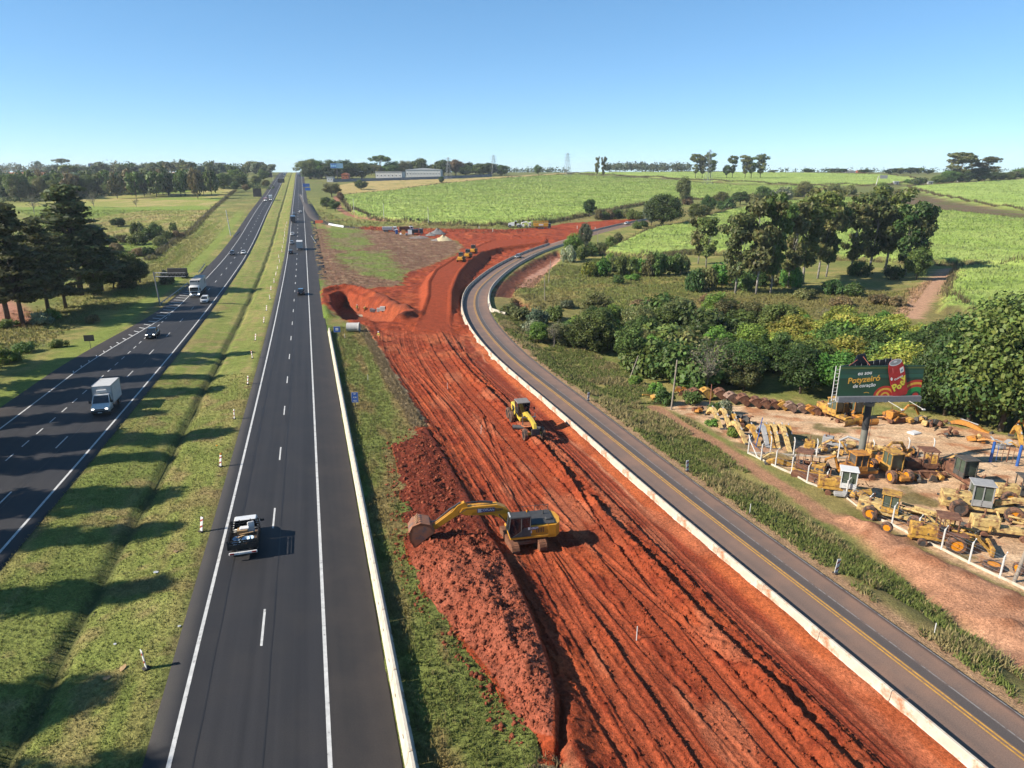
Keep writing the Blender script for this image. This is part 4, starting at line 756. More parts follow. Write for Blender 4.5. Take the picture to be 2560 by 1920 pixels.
row([('far', 1932, 431, 424, 26, 'blue', 'bark', 1150), ('far', 2020, 432, 421, 34, 'dark', 'bark', 1150), ('far', 2075, 433, 421, 44, 'blue', 'bark', 1150), ('far', 2100, 433, 421, 40, 'dark', 'bark', 1150), ('far', 2160, 433, 423, 40, 'mid', 'bark', 1150), ('far', 2225, 437, 421, 40, 'dark', 'bark', 1100), ('far', 2250, 437, 420, 40, 'mid', 'bark', 1100), ('far', 2275, 437, 418, 34, 'blue', 'bark', 1100), ('far', 2295, 437, 418, 30, 'mid', 'bark', 1100), ('far', 2318, 438, 424, 30, 'dark', 'bark', 1100), ('far', 2530, 445, 428, 50, 'olive', 'bark', 900), ('far', 2555, 445, 420, 50, 'mid', 'bark', 900)], '{lf} tree low on the right skyline, {n} from left', 'low trees on the right skyline', 'distant_tree')
row([('euc', 2393, 456, 388, 74, 'olive', 'bark'), ('round', 2370, 458, 426, 50, 'mid', 'bark'), ('euc', 2450, 455, 398, 70, 'olive', 'bark'), ('round', 2445, 456, 420, 60, 'dark', 'bark'), ('round', 2345, 460, 438, 40, 'mid', 'bark'), ('round', 2490, 452, 428, 46, 'dark', 'bark'), ('round', 2520, 450, 430, 40, 'mid', 'bark'), ('round', 2410, 458, 428, 46, 'dark', 'bark'), ('bush', 2295, 462, 440, 40, 'dark', 'bark'), ('bush', 2270, 460, 448, 34, 'mid', 'bark')], '{lf} tree in the grove on the right horizon, {n} from left', 'grove on the right horizon', 'broadleaf_tree')
# --- right: hedge line, lone trees, bushes between the cane fields
tree('big', 1655, 566, 484, 112, 'dark', 'bark', 'broadleaf_tree', 'huge round dark tree at the end of the side road')
tree('round', 1628, 564, 492, 48, 'blue', 'bark', 'broadleaf_tree', 'greyish tree against the left side of the huge dark tree')
tree('broad', 1474, 543, 497, 42, 'dark', 'bark', 'broadleaf_tree', 'round dark tree above the left end of the hedge')
tree('broad', 1706, 512, 445, 42, 'olive', 'bark', 'broadleaf_tree', 'slender upright tree behind the huge dark tree')
row([('bush', 1496 + k * 14, 548 + R.uniform(-3, 2), 524 + R.uniform(-5, 5), 26 + R.uniform(-3, 6), R.choice(['dark', 'mid', 'olive', 'brown']), 'bark') for k in range(8)], '{lf} hedge bush between the cane and the side road, {n} from left', 'hedge bushes by the side road', 'bush', 'bush')
row([('round', 1740, 556, 508, 54, 'mid', 'bark'), ('broad', 1770, 540, 490, 44, 'dark', 'bark'), ('round', 1758, 548, 512, 40, 'olive', 'bark'), ('broad', 1800, 520, 480, 44, 'olive', 'bark'), ('bush', 1815, 528, 494, 46, 'dark', 'bark'), ('broad', 1850, 512, 478, 46, 'mid', 'bark'), ('bush', 1880, 512, 478, 44, 'olive', 'bark'), ('broad', 1905, 505, 466, 46, 'mid', 'bark'), ('bush', 1950, 500, 468, 64, 'silver', 'bark'), ('broad', 2010, 494, 455, 44, 'olive', 'bark'), ('bush', 1990, 492, 468, 40, 'mid', 'bark'), ('broad', 2085, 488, 462, 44, 'olive', 'bark'), ('broad', 2205, 505, 458, 50, 'mid', 'bark'), ('broad', 2245, 500, 473, 34, 'olive', 'bark'), ('bush', 2050, 492, 470, 34, 'brown', 'bark'), ('bush', 2120, 486, 462, 36, 'olive', 'bark'), ('bush', 1720, 512, 490, 34, 'brown', 'bark')], '{lf} tree in the wooded strip between the two cane fields, {n} from left', 'trees between the cane fields', 'broadleaf_tree')
d = [('euc', 1838, 734, 548, 92, 'olive', 'pale'), ('euc', 1890, 736, 512, 104, 'olive', 'pale'), ('euc', 1926, 732, 505, 92, 'mid', 'pale'), ('euc', 1745, 660, 548, 60, 'olive', 'pale'), ('euc', 1765, 668, 552, 64, 'mid', 'pale'), ('euc', 2007, 710, 500, 110, 'mid', 'pale'), ('euc', 2044, 696, 490, 100, 'olive', 'pale'), ('euc', 2065, 692, 515, 80, 'dark', 'pale'), ('euc', 2172, 682, 500, 104, 'olive', 'pale'), ('euc', 2212, 676, 485, 100, 'mid', 'pale'), ('euc', 2262, 690, 520, 95, 'dark', 'pale'), ('euc', 2290, 690, 540, 75, 'olive', 'pale'), ('euc', 1970, 720, 520, 90, 'olive', 'pale'), ('euc', 2125, 686, 520, 80, 'olive', 'pale')]
row(d, 'eucalyptus with pale trunk in the tall group before the cane, {n} from left', 'tall eucalyptus group', 'eucalyptus_tree')
row([('bush', 1470 + k * 17, 684 + R.uniform(-10, 8), 640 + R.uniform(-10, 8), 44 + R.uniform(-6, 10), R.choice(['mid', 'fresh', 'olive', 'mid', 'yellow']), 'bark') for k in range(15)], '{lf} bush in the row along the near edge of the cane, {n} from left', 'bushes along the cane', 'bush', 'bush')
row([('bush', 1735 + k * 30, 715 + R.uniform(-14, 16), 668 + R.uniform(-16, 8), 58 + R.uniform(-6, 14), R.choice(['mid', 'fresh', 'olive', 'dark', 'olive']), 'bark') for k in range(9)], '{lf} undergrowth bush at the foot of the eucalyptus, {n} from left', 'bushes under the eucalyptus', 'bush', 'bush')
row([('bush', 2150, 690, 650, 60, 'mid', 'bark'), ('round', 2290, 700, 615, 66, 'mid', 'bark'), ('bush', 2310, 670, 635, 34, 'silver', 'bark'), ('bush', 2235, 700, 655, 50, 'dark', 'bark'), ('bush', 2080, 735, 700, 60, 'dark', 'bark'), ('bush', 2130, 740, 705, 60, 'dark', 'bark'), ('bush', 2010, 745, 715, 56, 'olive', 'bark')], '{lf} bush by the sandy path, {n} from left', 'bushes by the sandy path', 'bush', 'bush')
row([('broad', 1432, 640, 585, 52, 'fresh', 'bark'), ('broad', 1462, 632, 560, 40, 'blue', 'bark'), ('bush', 1420, 655, 612, 40, 'silver', 'bark'), ('bush', 1475, 640, 605, 40, 'mid', 'bark'), ('bush', 1500, 632, 600, 34, 'olive', 'bark'), ('bush', 1525, 620, 590, 34, 'mid', 'bark'), ('bush', 1545, 606, 582, 30, 'olive', 'bark'), ('bush', 1590, 572, 552, 28, 'mid', 'bark'), ('bush', 1608, 568, 548, 24, 'dark', 'bark'), ('bush', 1455, 650, 615, 40, 'mid', 'bark')], '{lf} shrub by the right barrier beyond the bend, {n} from left', 'shrubs by the bend', 'shrub', 'shrub')
# thicket between the meadow and the scrap yard
BAND = [(1290, 845), (1440, 800), (1620, 812), (1800, 815), (2000, 835), (2200, 855), (2400, 900), (2560, 950), (2590, 1040), (2480, 1040), (2330, 1028), (2080, 1002), (1900, 985), (1800, 980), (1690, 962), (1600, 940), (1480, 905)]
bp_ = []; xs = np.array([p[0] for p in BAND], float)
while len(bp_) < 120:
    q = (R.uniform(1285, 2590), R.uniform(798, 1042))
    if inpoly(np.array([q[0]]), np.array([q[1]]), BAND)[0] and all(abs(q[0] - a[0]) > 18 or abs(q[1] - a[1]) > 11 for a in bp_): bp_.append(q)
bp_.sort(); th = []
for (u, v) in bp_:
    z = zc_at(un(u, v)); right = u > 2150
    lf = R.choice(['dark', 'mid', 'fresh', 'mid', 'olive']) if u < 1900 else (R.choice(['yellow', 'yellow', 'fresh', 'mid']) if (v < 905 and u < 2330) else R.choice(['fresh', 'mid', 'yellow', 'dark']))
    if u > 2330: lf = R.choice(['dark', 'mid', 'dark'])
    kd_ = R.choice(['round', 'broad', 'broad', 'round', 'bush']) if not right else R.choice(['round', 'broad'])
    hm = R.uniform(5.5, 9.0) * (.62 if u < 1480 else 1) * (1.25 if u > 2330 else 1); th.append((u, v, kd_, lf, hm))
for i, (u, v, kd_, lf, hm) in enumerate(th):
    p = ground(u, v); tree_at(p, kd_, hm, hm * R.uniform(.85, 1.15) * (1.4 if kd_ == 'bush' else 1.1), lf, 'bark', 'broadleaf_tree', '%s tree of the thicket between road and scrap yard, %s from left' % (LW[lf], ordn(i)), 'tree', 'thicket trees')
for i, (u, v, h, w) in enumerate(((2420, 1062, 16.5, 13.5), (2500, 1078, 19, 16), (2555, 1060, 19.5, 16), (2360, 1040, 12.5, 10.5), (2470, 1030, 18, 14), (2300, 1030, 8, 8), (2610, 1090, 16, 15))):
    tree_at(ground(u, v), 'big', h, w, 'dark' if i % 3 != 1 else 'mid', 'bark', 'broadleaf_tree', 'big dark tree towering behind the right end of the yard, %s built in the clump' % ORD[i] if False else 'big dark tree of the tall clump behind the yard, %s' % ['left of centre', 'the nearest and tallest', 'cut by the right edge', 'the lowest on the left', 'at the back', 'small one at the left foot', 'beyond the right edge'][i], 'tree', 'tall dark trees behind the yard')
row([('dry', 1765, 980, 850, 120, 'grey', 'greybark'), ('dry', 1385, 870, 800, 60, 'grey', 'greybark'), ('dry', 1960, 830, 775, 90, 'brown', 'greybark'), ('dry', 2070, 828, 770, 80, 'grey', 'greybark'), ('dry', 2330, 1000, 900, 80, 'grey', 'greybark'), ('dry', 1830, 968, 880, 80, 'grey', 'greybark')], 'bare grey tree among the green thicket, {n} from left', 'bare trees in the thicket', 'bare_tree')
tree('flat', 1500, 800, 750, 76, 'blue', 'bark', 'umbrella_tree', 'umbrella-shaped bluish tree in front of the meadow')
row([('bush', u, v, v - h, w, l, 'bark') for (u, v, h, w, l) in ((1300, 800, 42, 60, 'olive'), (1270, 790, 34, 50, 'olive'), (1345, 812, 44, 60, 'blue'), (1390, 800, 40, 56, 'mid'), (1330, 835, 36, 50, 'silver'), (1420, 770, 26, 40, 'blue'), (1600, 770, 26, 60, 'brown'), (1690, 780, 24, 60, 'brown'), (1545, 710, 22, 36, 'mid'), (1580, 700, 16, 40, 'fresh'), (1780, 760, 26, 70, 'brown'), (1870, 780, 26, 70, 'brown'), (2100, 765, 26, 60, 'brown'), (2200, 760, 30, 60, 'brown'), (2240, 765, 26, 50, 'brown'), (1660, 1010, 44, 50, 'mid'), (1730, 1010, 40, 56, 'mid'), (1812, 1035, 46, 40, 'silver'), (1790, 1032, 30, 40, 'dark'), (1640, 985, 30, 50, 'fresh'), (1590, 962, 26, 40, 'fresh'), (1830, 1092, 24, 34, 'fresh'), (1780, 1065, 20, 36, 'fresh'))], '{lf} bush in the meadow and along the yard edge, {n} from left', 'bushes of the meadow', 'bush', 'bush')
pl = []; pr = []
for k in range(420):
    u = R.uniform(-20, 690); v = 505 - 34 * sst(0, 600, u) + R.uniform(-14, 2); p = un(u, v); pl.append((p.x, p.y, gzat(p.x, p.y) + R.uniform(.4, 2.6))); pr.append(R.uniform(1.2, 2.4))
o = link('wood_undergrowth', crown_mesh('wood_undergrowth', pl, pr, 17000, .55), None, LEAF['dark']); tag(o, 'dark undergrowth filling the foot of the left wood', 'undergrowth', kind='stuff')
# far plantation on the skyline: one even mass
pl = []; pr = []
for k in range(240):
    u = 1512 + R.random() * 212; y = 1180 + R.uniform(0, 90); x = (u - CX) / F * (y * CP + 2); pl.append((x, y, base(x, y) + R.uniform(6, 13))); pr.append(R.uniform(3.5, 6))
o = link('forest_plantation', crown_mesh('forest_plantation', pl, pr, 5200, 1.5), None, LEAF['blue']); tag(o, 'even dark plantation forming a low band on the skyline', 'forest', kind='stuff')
pl = []; pr = []
for k in range(700):
    u = -40 + R.random() * 680; y = 1250 + R.uniform(0, 500); x = (u - CX) / F * (y * CP + 2); pl.append((x, y, base(x, y) + R.uniform(2, 12) + (4 if 250 < u < 470 else 0))); pr.append(R.uniform(4, 8))
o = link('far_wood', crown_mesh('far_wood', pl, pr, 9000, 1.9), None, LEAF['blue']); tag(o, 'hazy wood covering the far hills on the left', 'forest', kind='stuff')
pl = []; pr = []
for k in range(200):
    u = R.choice([R.uniform(1240, 1420), R.uniform(1900, 2560)]); y = 1500 + R.uniform(0, 300); x = (u - CX) / F * (y * CP + 2); pl.append((x, y, base(x, y) + R.uniform(1, 7))); pr.append(R.uniform(4, 7))
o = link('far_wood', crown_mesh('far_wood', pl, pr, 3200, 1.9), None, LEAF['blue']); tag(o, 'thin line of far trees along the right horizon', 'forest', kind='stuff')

# ================================================================== GRASS AND CANE
M_blade = leafmat('grass_blade', (1, 1, 1), .25, .75)
def blades(P3, h, w, k, cols, lean=.35, rng=RN):
    """k single-triangle blades at each point; cols (n,3)"""
    n = len(P3); P = np.repeat(P3, k, 0) + np.c_[rng.normal(size=(n * k, 2)) * np.repeat(h, k)[:, None] * .28, np.zeros(n * k)]; hh = np.repeat(h, k) * rng.uniform(.55, 1.2, n * k); a = rng.uniform(0, 6.283, n * k); d = np.c_[np.cos(a), np.sin(a), np.zeros(n * k)] * (np.repeat(w, k) * rng.uniform(.7, 1.3, n * k))[:, None]
    tip = P + np.c_[rng.normal(size=(n * k, 2)) * (hh * lean)[:, None], hh]; v = np.stack([P - d - (0, 0, .03), P + d - (0, 0, .03), tip], 1).reshape(-1, 3)
    c = np.repeat(cols, k, 0) * rng.uniform(.7, 1.3, (n * k, 1)); return v, np.repeat(c, 3, 0), np.arange(n * k * 3).reshape(-1, 3)
def zlook(x, y):
    x = x + HK * y; i = np.clip(np.searchsorted(YL, y) - 1, 0, nyl - 2); j = np.clip(np.searchsorted(XL, x) - 1, 0, nxl - 2); a = (y - YL[i]) / (YL[i + 1] - YL[i]); b = (x - XL[j]) / (XL[j + 1] - XL[j]); Z = gz.reshape(nyl, nxl)
    return (Z[i, j] * (1 - b) + Z[i, j + 1] * b) * (1 - a) + (Z[i + 1, j] * (1 - b) + Z[i + 1, j + 1] * b) * a
def clook(x, y):
    x = x + HK * y; i = np.clip(np.searchsorted(YL, y), 0, nyl - 1); j = np.clip(np.searchsorted(XL, x), 0, nxl - 1); return gc[i * nxl + j]
def grass(name, label, x, y, h, w, k, tint=(1, 1, 1), lean=.35, dry=0.0):
    z = zlook(x, y); c = clook(x, y) * np.array(tint); m = RN.random(len(x)) < dry; c[m] = c[m] * .35 + np.array((.27, .215, .09)) * .65
    v, cc, f = blades(np.c_[x, y, z], h, w, k, c, lean); o = link(name, npmesh(name, v, f, False, cc), None, M_blade); tag(o, label, 'grass', kind='stuff'); return o
def rnd(n, a, b): return RN.uniform(a, b, n)
y = 22 + 80 * RN.random(26000) ** 1.7; uu = rnd(len(y), -24.0, -9.95); ok = np.abs(uu + 16.4) > .3; y, uu = y[ok], uu[ok]
grass('median_grass', 'short mown grass on the median between the carriageways', hx(uu, y), y, rnd(len(y), .06, .17), np.full(len(y), .022) + y * .0002, 3, (1.15, 1.15, 1.1), .5, .10)
y = 22 + 118 * RN.random(15000) ** 1.6; uu = rnd(len(y), 3.15, 12.2); x_ = hx(uu, y); e_, _ = near_path(x_, y, ELP, ELN); hp = sdf(x_, y, HEAP); ok = (e_ < -.3) & (hp < -.1); y, uu, x_ = y[ok], uu[ok], x_[ok]
grass('verge_grass', 'rough grass on the verge between the long barrier and the red works', x_, y, rnd(len(y), .12, .34) * (1.35 - .07 * uu), np.full(len(y), .028) + y * .00022, 4, (1.1, 1.12, 1), .5, .22)
# tall grass along the right side of the side road
s_i = RN.integers(0, int(np.argmax(SR[:, 1] > 165)), 34000); of = RN.random(34000) ** .9; q = SRR[s_i] + .75 + of * np.interp(SR[s_i, 1], [20, 60, 90, 120, 165], [7, 7.5, 14, 16, 9]); x_ = SR[s_i, 0] + SRN[s_i, 0] * q + RN.normal(size=34000) * .4; y = SR[s_i, 1] + SRN[s_i, 1] * q + RN.normal(size=34000) * .4
ok = (sdf(x_, y, YARD) < -1.2) & (sdf(x_, y, MOUND) < .2) & (pdist(x_, y, TRACK) > .9) & (fbm(x_, y, 3, 2, 77) > .33); off2, _ = near_path(x_, y, SR, SRN); ok &= off2 > SRR[0] + .7; x_, y, of = x_[ok], y[ok], of[ok]; gn = fbm(x_, y, 5, 2, 91)
gcol = np.where((RN.random(len(gn)) < .12 + .7 * sst(.4, .64, gn))[:, None], np.array((.46, .38, .17)), np.array((.23, .28, .07))); z = zlook(x_, y)
v, cc, f = blades(np.c_[x_, y, z], rnd(len(x_), .16, .6) * (.55 + .9 * gn), np.full(len(x_), .045) + y * .0002, 6, gcol, .42); o = link('tall_grass', npmesh('tall_grass', v, f, False, cc), None, M_blade); tag(o, 'tall green and straw coloured grass beside the side road', 'grass', kind='stuff')
k_ = RN.integers(0, len(ELP), 5200); o_ = RN.random(5200); x_ = ELP[k_, 0] - ELN[k_, 0] * (o_ * 1.6 - .25); y = ELP[k_, 1] - ELN[k_, 1] * (o_ * 1.6 - .25); ok = (sdf(x_, y, HEAP) < -.8) & (y < 150); x_, y = x_[ok], y[ok]
v, cc, f = blades(np.c_[x_, y, P(y) - .08], rnd(len(x_), .15, .4), np.full(len(x_), .035) + y * .0003, 4, np.array((.36, .27, .14)) * rnd(len(x_), .6, 1.2)[:, None], .6); o = link('dry_grass', npmesh('dry_grass', v, f, False, cc), None, M_blade); tag(o, 'straw coloured grass along the edge of the cut', 'grass', kind='stuff')
# meadow and pasture roughness
def scat(poly, n, test=None):
    poly = np.asarray(poly); lo, hi = poly.min(0), poly.max(0); x = RN.uniform(lo[0], hi[0], n); y = RN.uniform(lo[1], hi[1], n); k = inpoly(x, y, poly)
    if test is not None: k &= test(x, y)
    return x[k], y[k]
MEAD = pts([(1270, 790), (1290, 700), (1400, 660), (1700, 690), (2000, 720), (2250, 730), (2330, 700), (2270, 790), (2000, 800), (1700, 790), (1400, 770)])
x_, y = scat(MEAD, 26000); grass('meadow_grass', 'rough meadow grass below the eucalyptus', x_, y, rnd(len(y), .25, .8), np.full(len(y), .11), 4, (1.2, 1.25, 1.1), .5, .25)
x_, y = scat(PAST, 60000); y2 = y < 480; x_, y = x_[y2], y[y2]; grass('pasture_grass', 'uneven pasture grass in the field on the left', x_, y, rnd(len(y), .2, .55), np.full(len(y), .22), 3, (1.35, 1.35, 1.25), .5, .2)
y = 60 + 440 * RN.random(34000) ** 1.25; uu = -52.5 + RN.normal(size=len(y)) * 6 - 6 * (y < 160); k_ = (uu < -43.2 - 6 * (y < 160)) & (RN.random(len(y)) > sst(250, 500, y)); y, uu = y[k_], uu[k_]; x_ = hx(uu, y); grass('bank_grass', 'long grass on the bank left of the carriageway', x_, y, rnd(len(y), .15, .6), np.full(len(y), .09), 3, (1.4, 1.42, 1.25), .5, .15)
x_, y = scat(BROWN, 9000); grass('weeds', 'dry weeds on the cleared soil at the junction', x_, y, rnd(len(y), .1, .45), np.full(len(y), .10), 3, (1.15, 1.1, 1), .6, .3)
VALL = pts([(895, 575), (1280, 585), (1400, 560), (1470, 548), (1380, 540), (1280, 560), (1000, 560), (850, 545), (790, 520), (800, 560)]); x_, y = scat(VALL, 9000); grass('weeds', 'rough grass strip in front of the cane field', x_, y, rnd(len(y), .3, .9), np.full(len(y), .2), 3, (1.15, 1.1, 1), .5, .3)
for i, (c_, n) in enumerate(zip(CANES, (52000, 5000, 26000, 7000, 2600))):
    x_, y = scat(c_, int(n * 2.2)); x_, y = x_[:n], y[:n]; k = np.minimum(y / 330., 3.2); g = fbm(x_, y, 14, 3, 61); cc = np.where((g > .5)[:, None], np.array((.47, .58, .16)), np.array((.36, .51, .10))) * rnd(len(y), .8, 1.2)[:, None]
    v, cc, f = blades(np.c_[x_, y, zlook(x_, y) - .5], rnd(len(y), .8, 1.5), .12 + .13 * k, 3, cc, .5); o = link('cane_leaves', npmesh('cane_leaves', v, f, False, cc), None, M_blade); tag(o, ['pale green sugar cane leaves filling the wide central field', 'sugar cane leaves of the strip below the pylon', 'sugar cane leaves behind the eucalyptus', 'sugar cane leaves on the upper right slope', 'sugar cane leaves by the sandy path'][i], 'sugar cane', kind='stuff')
    e = smooth_path(np.r_[c_, c_[:1]], 1.0, 1); x_, y = np.repeat(e[:, 0], 3) + RN.normal(size=3 * len(e)) * .5, np.repeat(e[:, 1], 3) + RN.normal(size=3 * len(e)) * .5
    cc = np.array((.24, .20, .09)) * rnd(len(y), .55, 1.15)[:, None]; v, cc, f = blades(np.c_[x_, y, zlook(x_, y) - .3], rnd(len(y), 1.4, 2.6), .07 + .10 * np.minimum(y / 330., 3), 3, cc, .18); o = link('cane_stalks', npmesh('cane_stalks', v, f, False, cc), None, M_blade); tag(o, ['brown cane stalks along the edge of the wide central field', 'brown cane stalks along the strip below the pylon', 'brown cane stalks along the field behind the eucalyptus', 'brown cane stalks at the foot of the upper right slope', 'brown cane stalks along the sandy path'][i], 'sugar cane', kind='stuff')
# ================================================================== VEHICLES
def gr(u, v): return un(u, v, 0, gzat)
K = dict(white=mat('paint_white', (.78, .78, .77), .35, var=.05, coat=.4), black=mat('paint_black', (.012, .012, .014), .25, var=.2, coat=.6), navy=mat('paint_navy', (.02, .025, .05), .3, coat=.5), silver=mat('paint_silver', (.42, .44, .46), .3, metal=.5, coat=.4), red=mat('paint_red', (.40, .025, .02), .35, coat=.4),
         grey=mat('paint_grey', (.12, .125, .13), .35, coat=.4), blue=mat('paint_blue', (.03, .12, .42), .4), rubber=mat('rubber', (.022, .021, .02), .9, var=.3, dirt=(.14, .08, .05), ds=2, da=.25), muddy=mat('muddy_rubber', (.05, .04, .035), .95, var=.3, dirt=(.25, .12, .07), ds=3, da=.55), rim=mat('wheel_rim', (.35, .35, .36), .4, metal=.7), plast=mat('black_plastic', (.03, .03, .032), .6), glass=glass('window_glass'), chrome=mat('bare_metal', (.45, .45, .46), .35, metal=.8),
         lamp=mat('lamp_clear', (.8, .8, .78), .2), lampon=emis('lamp_lit', (1.0, .93, .8), 3.0), tail=mat('tail_lamp', (.45, .02, .02), .3), amber=mat('amber_lamp', (.8, .3, .02), .3), plate=mat('number_plate', (.7, .7, .68), .5), dark=mat('dark_steel', (.06, .058, .06), .6, var=.2), wood=mat('planks', (.16, .10, .06), .85, var=.3), bed=mat('black_stakes', (.018, .016, .015), .6, var=.3, dirt=(.08, .05, .03), ds=3, da=.2))
def wheel(p, r, w, parent, rimc='rim', tyre='rubber', n=18):
    """axis along y"""
    m = MB(); x, y, z = p; pr = [(r * .62, -w / 2), (r * .9, -w / 2), (r, -w * .36), (r, w * .36), (r * .9, w / 2), (r * .62, w / 2)]
    m.loft([[(x + q[0] * math.cos(a), y + q[1], z + q[0] * math.sin(a)) for q in pr] for a in [2 * math.pi * i / n for i in range(n + 1)]], False); t = m.build('wheel', K[tyre], parent)
    s = 1 if y > 0 else -1; MB().cyl((x, y - w * .38, z), (x, y + w * .38, z), r * .63, n=14).cyl((x, y + s * w * .3, z), (x, y + s * w * .46, z), r * .22, n=8).build('rim', K[rimc], t); return t
def road_place(rt, x, y, away):
    a = math.atan2(1, -HK) if away else math.atan2(-1, HK); sl = float(P(y + 3) - P(y - 3)) / 6.25; rt.location = (x, y, float(P(y)) + .012); rt.rotation_euler = (0, -math.atan(sl) if away else math.atan(sl), a); return rt
def car(label, paint, L=4.3, W=1.76, H=1.46, style='hatch', lights=False, name='car', cat='car', group=None):
    rt = thing(name, label, cat, group=group); w = W / 2; zb = H * .62; pm = K[paint]
    def ring(x, k, zt, zl=.24): return [(x, -w * k * .9, zl), (x, -w * k, zl + .2), (x, -w * k, zt - .12), (x, -w * k * .88, zt), (x, w * k * .88, zt), (x, w * k, zt - .12), (x, w * k, zl + .2), (x, w * k * .9, zl)]
    rearz = zb if style != 'sedan' else zb * .98
    MB().loft([ring(-L * .5, .84, rearz * .88, .36), ring(-L * .475, .96, rearz, .28), ring(-L * .2, 1, zb), ring(L * .16, 1, zb), ring(L * .33, .98, zb * .93), ring(L * .45, .94, zb * .84, .26), ring(L * .5, .8, zb * .72, .34)]).build('body', pm, rt, True)
    xr = {'hatch': (-.46, -.34, .05, .26), 'suv': (-.47, -.40, .06, .25), 'sedan': (-.36, -.22, .05, .25), 'pickup': (-.14, -.09, .08, .25)}[style]
    b = [(x, y, zb - .03) for x, y in ((xr[0] * L, -w * .9), (xr[3] * L, -w * .9), (xr[3] * L, w * .9), (xr[0] * L, w * .9))]; t = [(x, y, H - .05) for x, y in ((xr[1] * L, -w * .7), (xr[2] * L, -w * .7), (xr[2] * L, w * .7), (xr[1] * L, w * .7))]
    MB().hexa(b + t).build('windows', K['glass'], rt)
    MB().box(((xr[1] + xr[2]) / 2 * L, 0, H - .035), ((xr[2] - xr[1]) * L + .1, w * 1.46, .07), bev=.03).build('roof', pm, rt)
    m = MB()
    for s in (-1, 1):
        for q in (0, 3): m.cyl((xr[q] * L, s * w * .905, zb - .03), (xr[1 if q == 0 else 2] * L, s * w * .705, H - .05), .05, n=5)
        m.cyl(((xr[0] + xr[3]) / 2 * L, s * w * .91, zb - .02), ((xr[1] + xr[2]) / 2 * L, s * w * .71, H - .06), .045, n=5)
    m.build('pillars', pm, rt)
    if style == 'pickup': MB().box((-L * .31, 0, zb - .02), (L * .32, w * 1.6, .1)).build('cargo_bed', K['plast'], rt)
    for sx in (-.31, .32):
        for s in (-1, 1): wheel((sx * L, s * (w - .1), .32), .33, .21, rt)
    for s in (-1, 1):
        MB().box((L * .465, s * w * .68, zb * .78), (.16, .34, .15), bev=.03).build('headlight', K['lampon' if lights else 'lamp'], rt); MB().box((-L * .488, s * w * .76, zb * .82), (.08, .22, .2), bev=.02).build('tail_light', K['tail'], rt); MB().box((L * .2, s * (w + .1), zb + .06), (.1, .2, .13), bev=.03).build('mirror', pm, rt)
    MB().box((L * .497, 0, zb * .6), (.05, w * 1.1, .2)).build('grille', K['plast'], rt); MB().box((-L * .5, 0, zb * .62), (.03, .42, .12)).build('number_plate', K['plate'], rt); MB().box((L * .512, 0, zb * .42), (.03, .4, .11)).build('number_plate', K['plate'], rt); MB().box((0, 0, .25), (L * .9, W * .86, .12)).build('underbody', K['plast'], rt); return rt
def lane_x(u, v, away):
    p = un(u, v); return p.x, p.y
for (u, v, away, paint, style, L, H, lights, lab, nm) in ((383, 842, 0, 'black', 'pickup', 5.2, 1.75, True, 'black pickup truck with lit headlights coming down the left carriageway', 'pickup_truck'), (513, 756, 0, 'white', 'suv', 4.3, 1.6, False, 'white hatchback just in front of the big white lorry', 'car'), (581, 637, 0, 'navy', 'suv', 4.3, 1.6, False, 'dark car beside a white one on the left carriageway', 'car'), (609, 635, 0, 'white', 'sedan', 4.4, 1.46, False, 'white saloon car next to a dark car on the left carriageway', 'car'),
    (753, 736, 1, 'black', 'suv', 4.3, 1.65, False, 'black car driving away alone in the right lane of the dark highway', 'car'), (727, 634, 1, 'black', 'hatch', 4.0, 1.5, False, 'black car in the left lane left of the grey box lorry', 'car'), (730, 610, 1, 'silver', 'hatch', 4.0, 1.5, False, 'silver car just ahead of the black one in the left lane', 'car'), (731, 588, 1, 'white', 'sedan', 4.3, 1.45, False, 'white car in the left lane beyond the silver one', 'car'), (735, 537, 1, 'silver', 'suv', 4.3, 1.6, False, 'silver car in the left lane ahead of the dark lorry', 'car'), (751, 532, 1, 'white', 'hatch', 4.1, 1.5, False, 'white car in the right lane by the junction', 'car')):
    c = car(lab, paint, L, 1.8, H, style, lights, nm, 'pickup' if style == 'pickup' else 'car', 'cars on the highway'); x, y = lane_x(u, v, away); road_place(c, x, y, away)
for i, (u, v) in enumerate(((1301, 645), (1569, 561))):
    p = un(u, v); k = int(np.argmin(np.hypot(SR[:, 0] - p.x, SR[:, 1] - p.y))); t = SR[k + 1] - SR[k]; c = car(['silver car rounding the bend of the side road', 'white car on the side road by the huge dark tree'][i], ['silver', 'white'][i], 4.2, 1.75, 1.5, 'hatch', False, 'car', 'car', 'cars on the side road'); c.location = (SR[k, 0] - SRN[k, 0] * 1.5, SR[k, 1] - SRN[k, 1] * 1.5, SRZ[k] + .012); c.rotation_euler = (0, 0, math.atan2(-t[1], -t[0]))
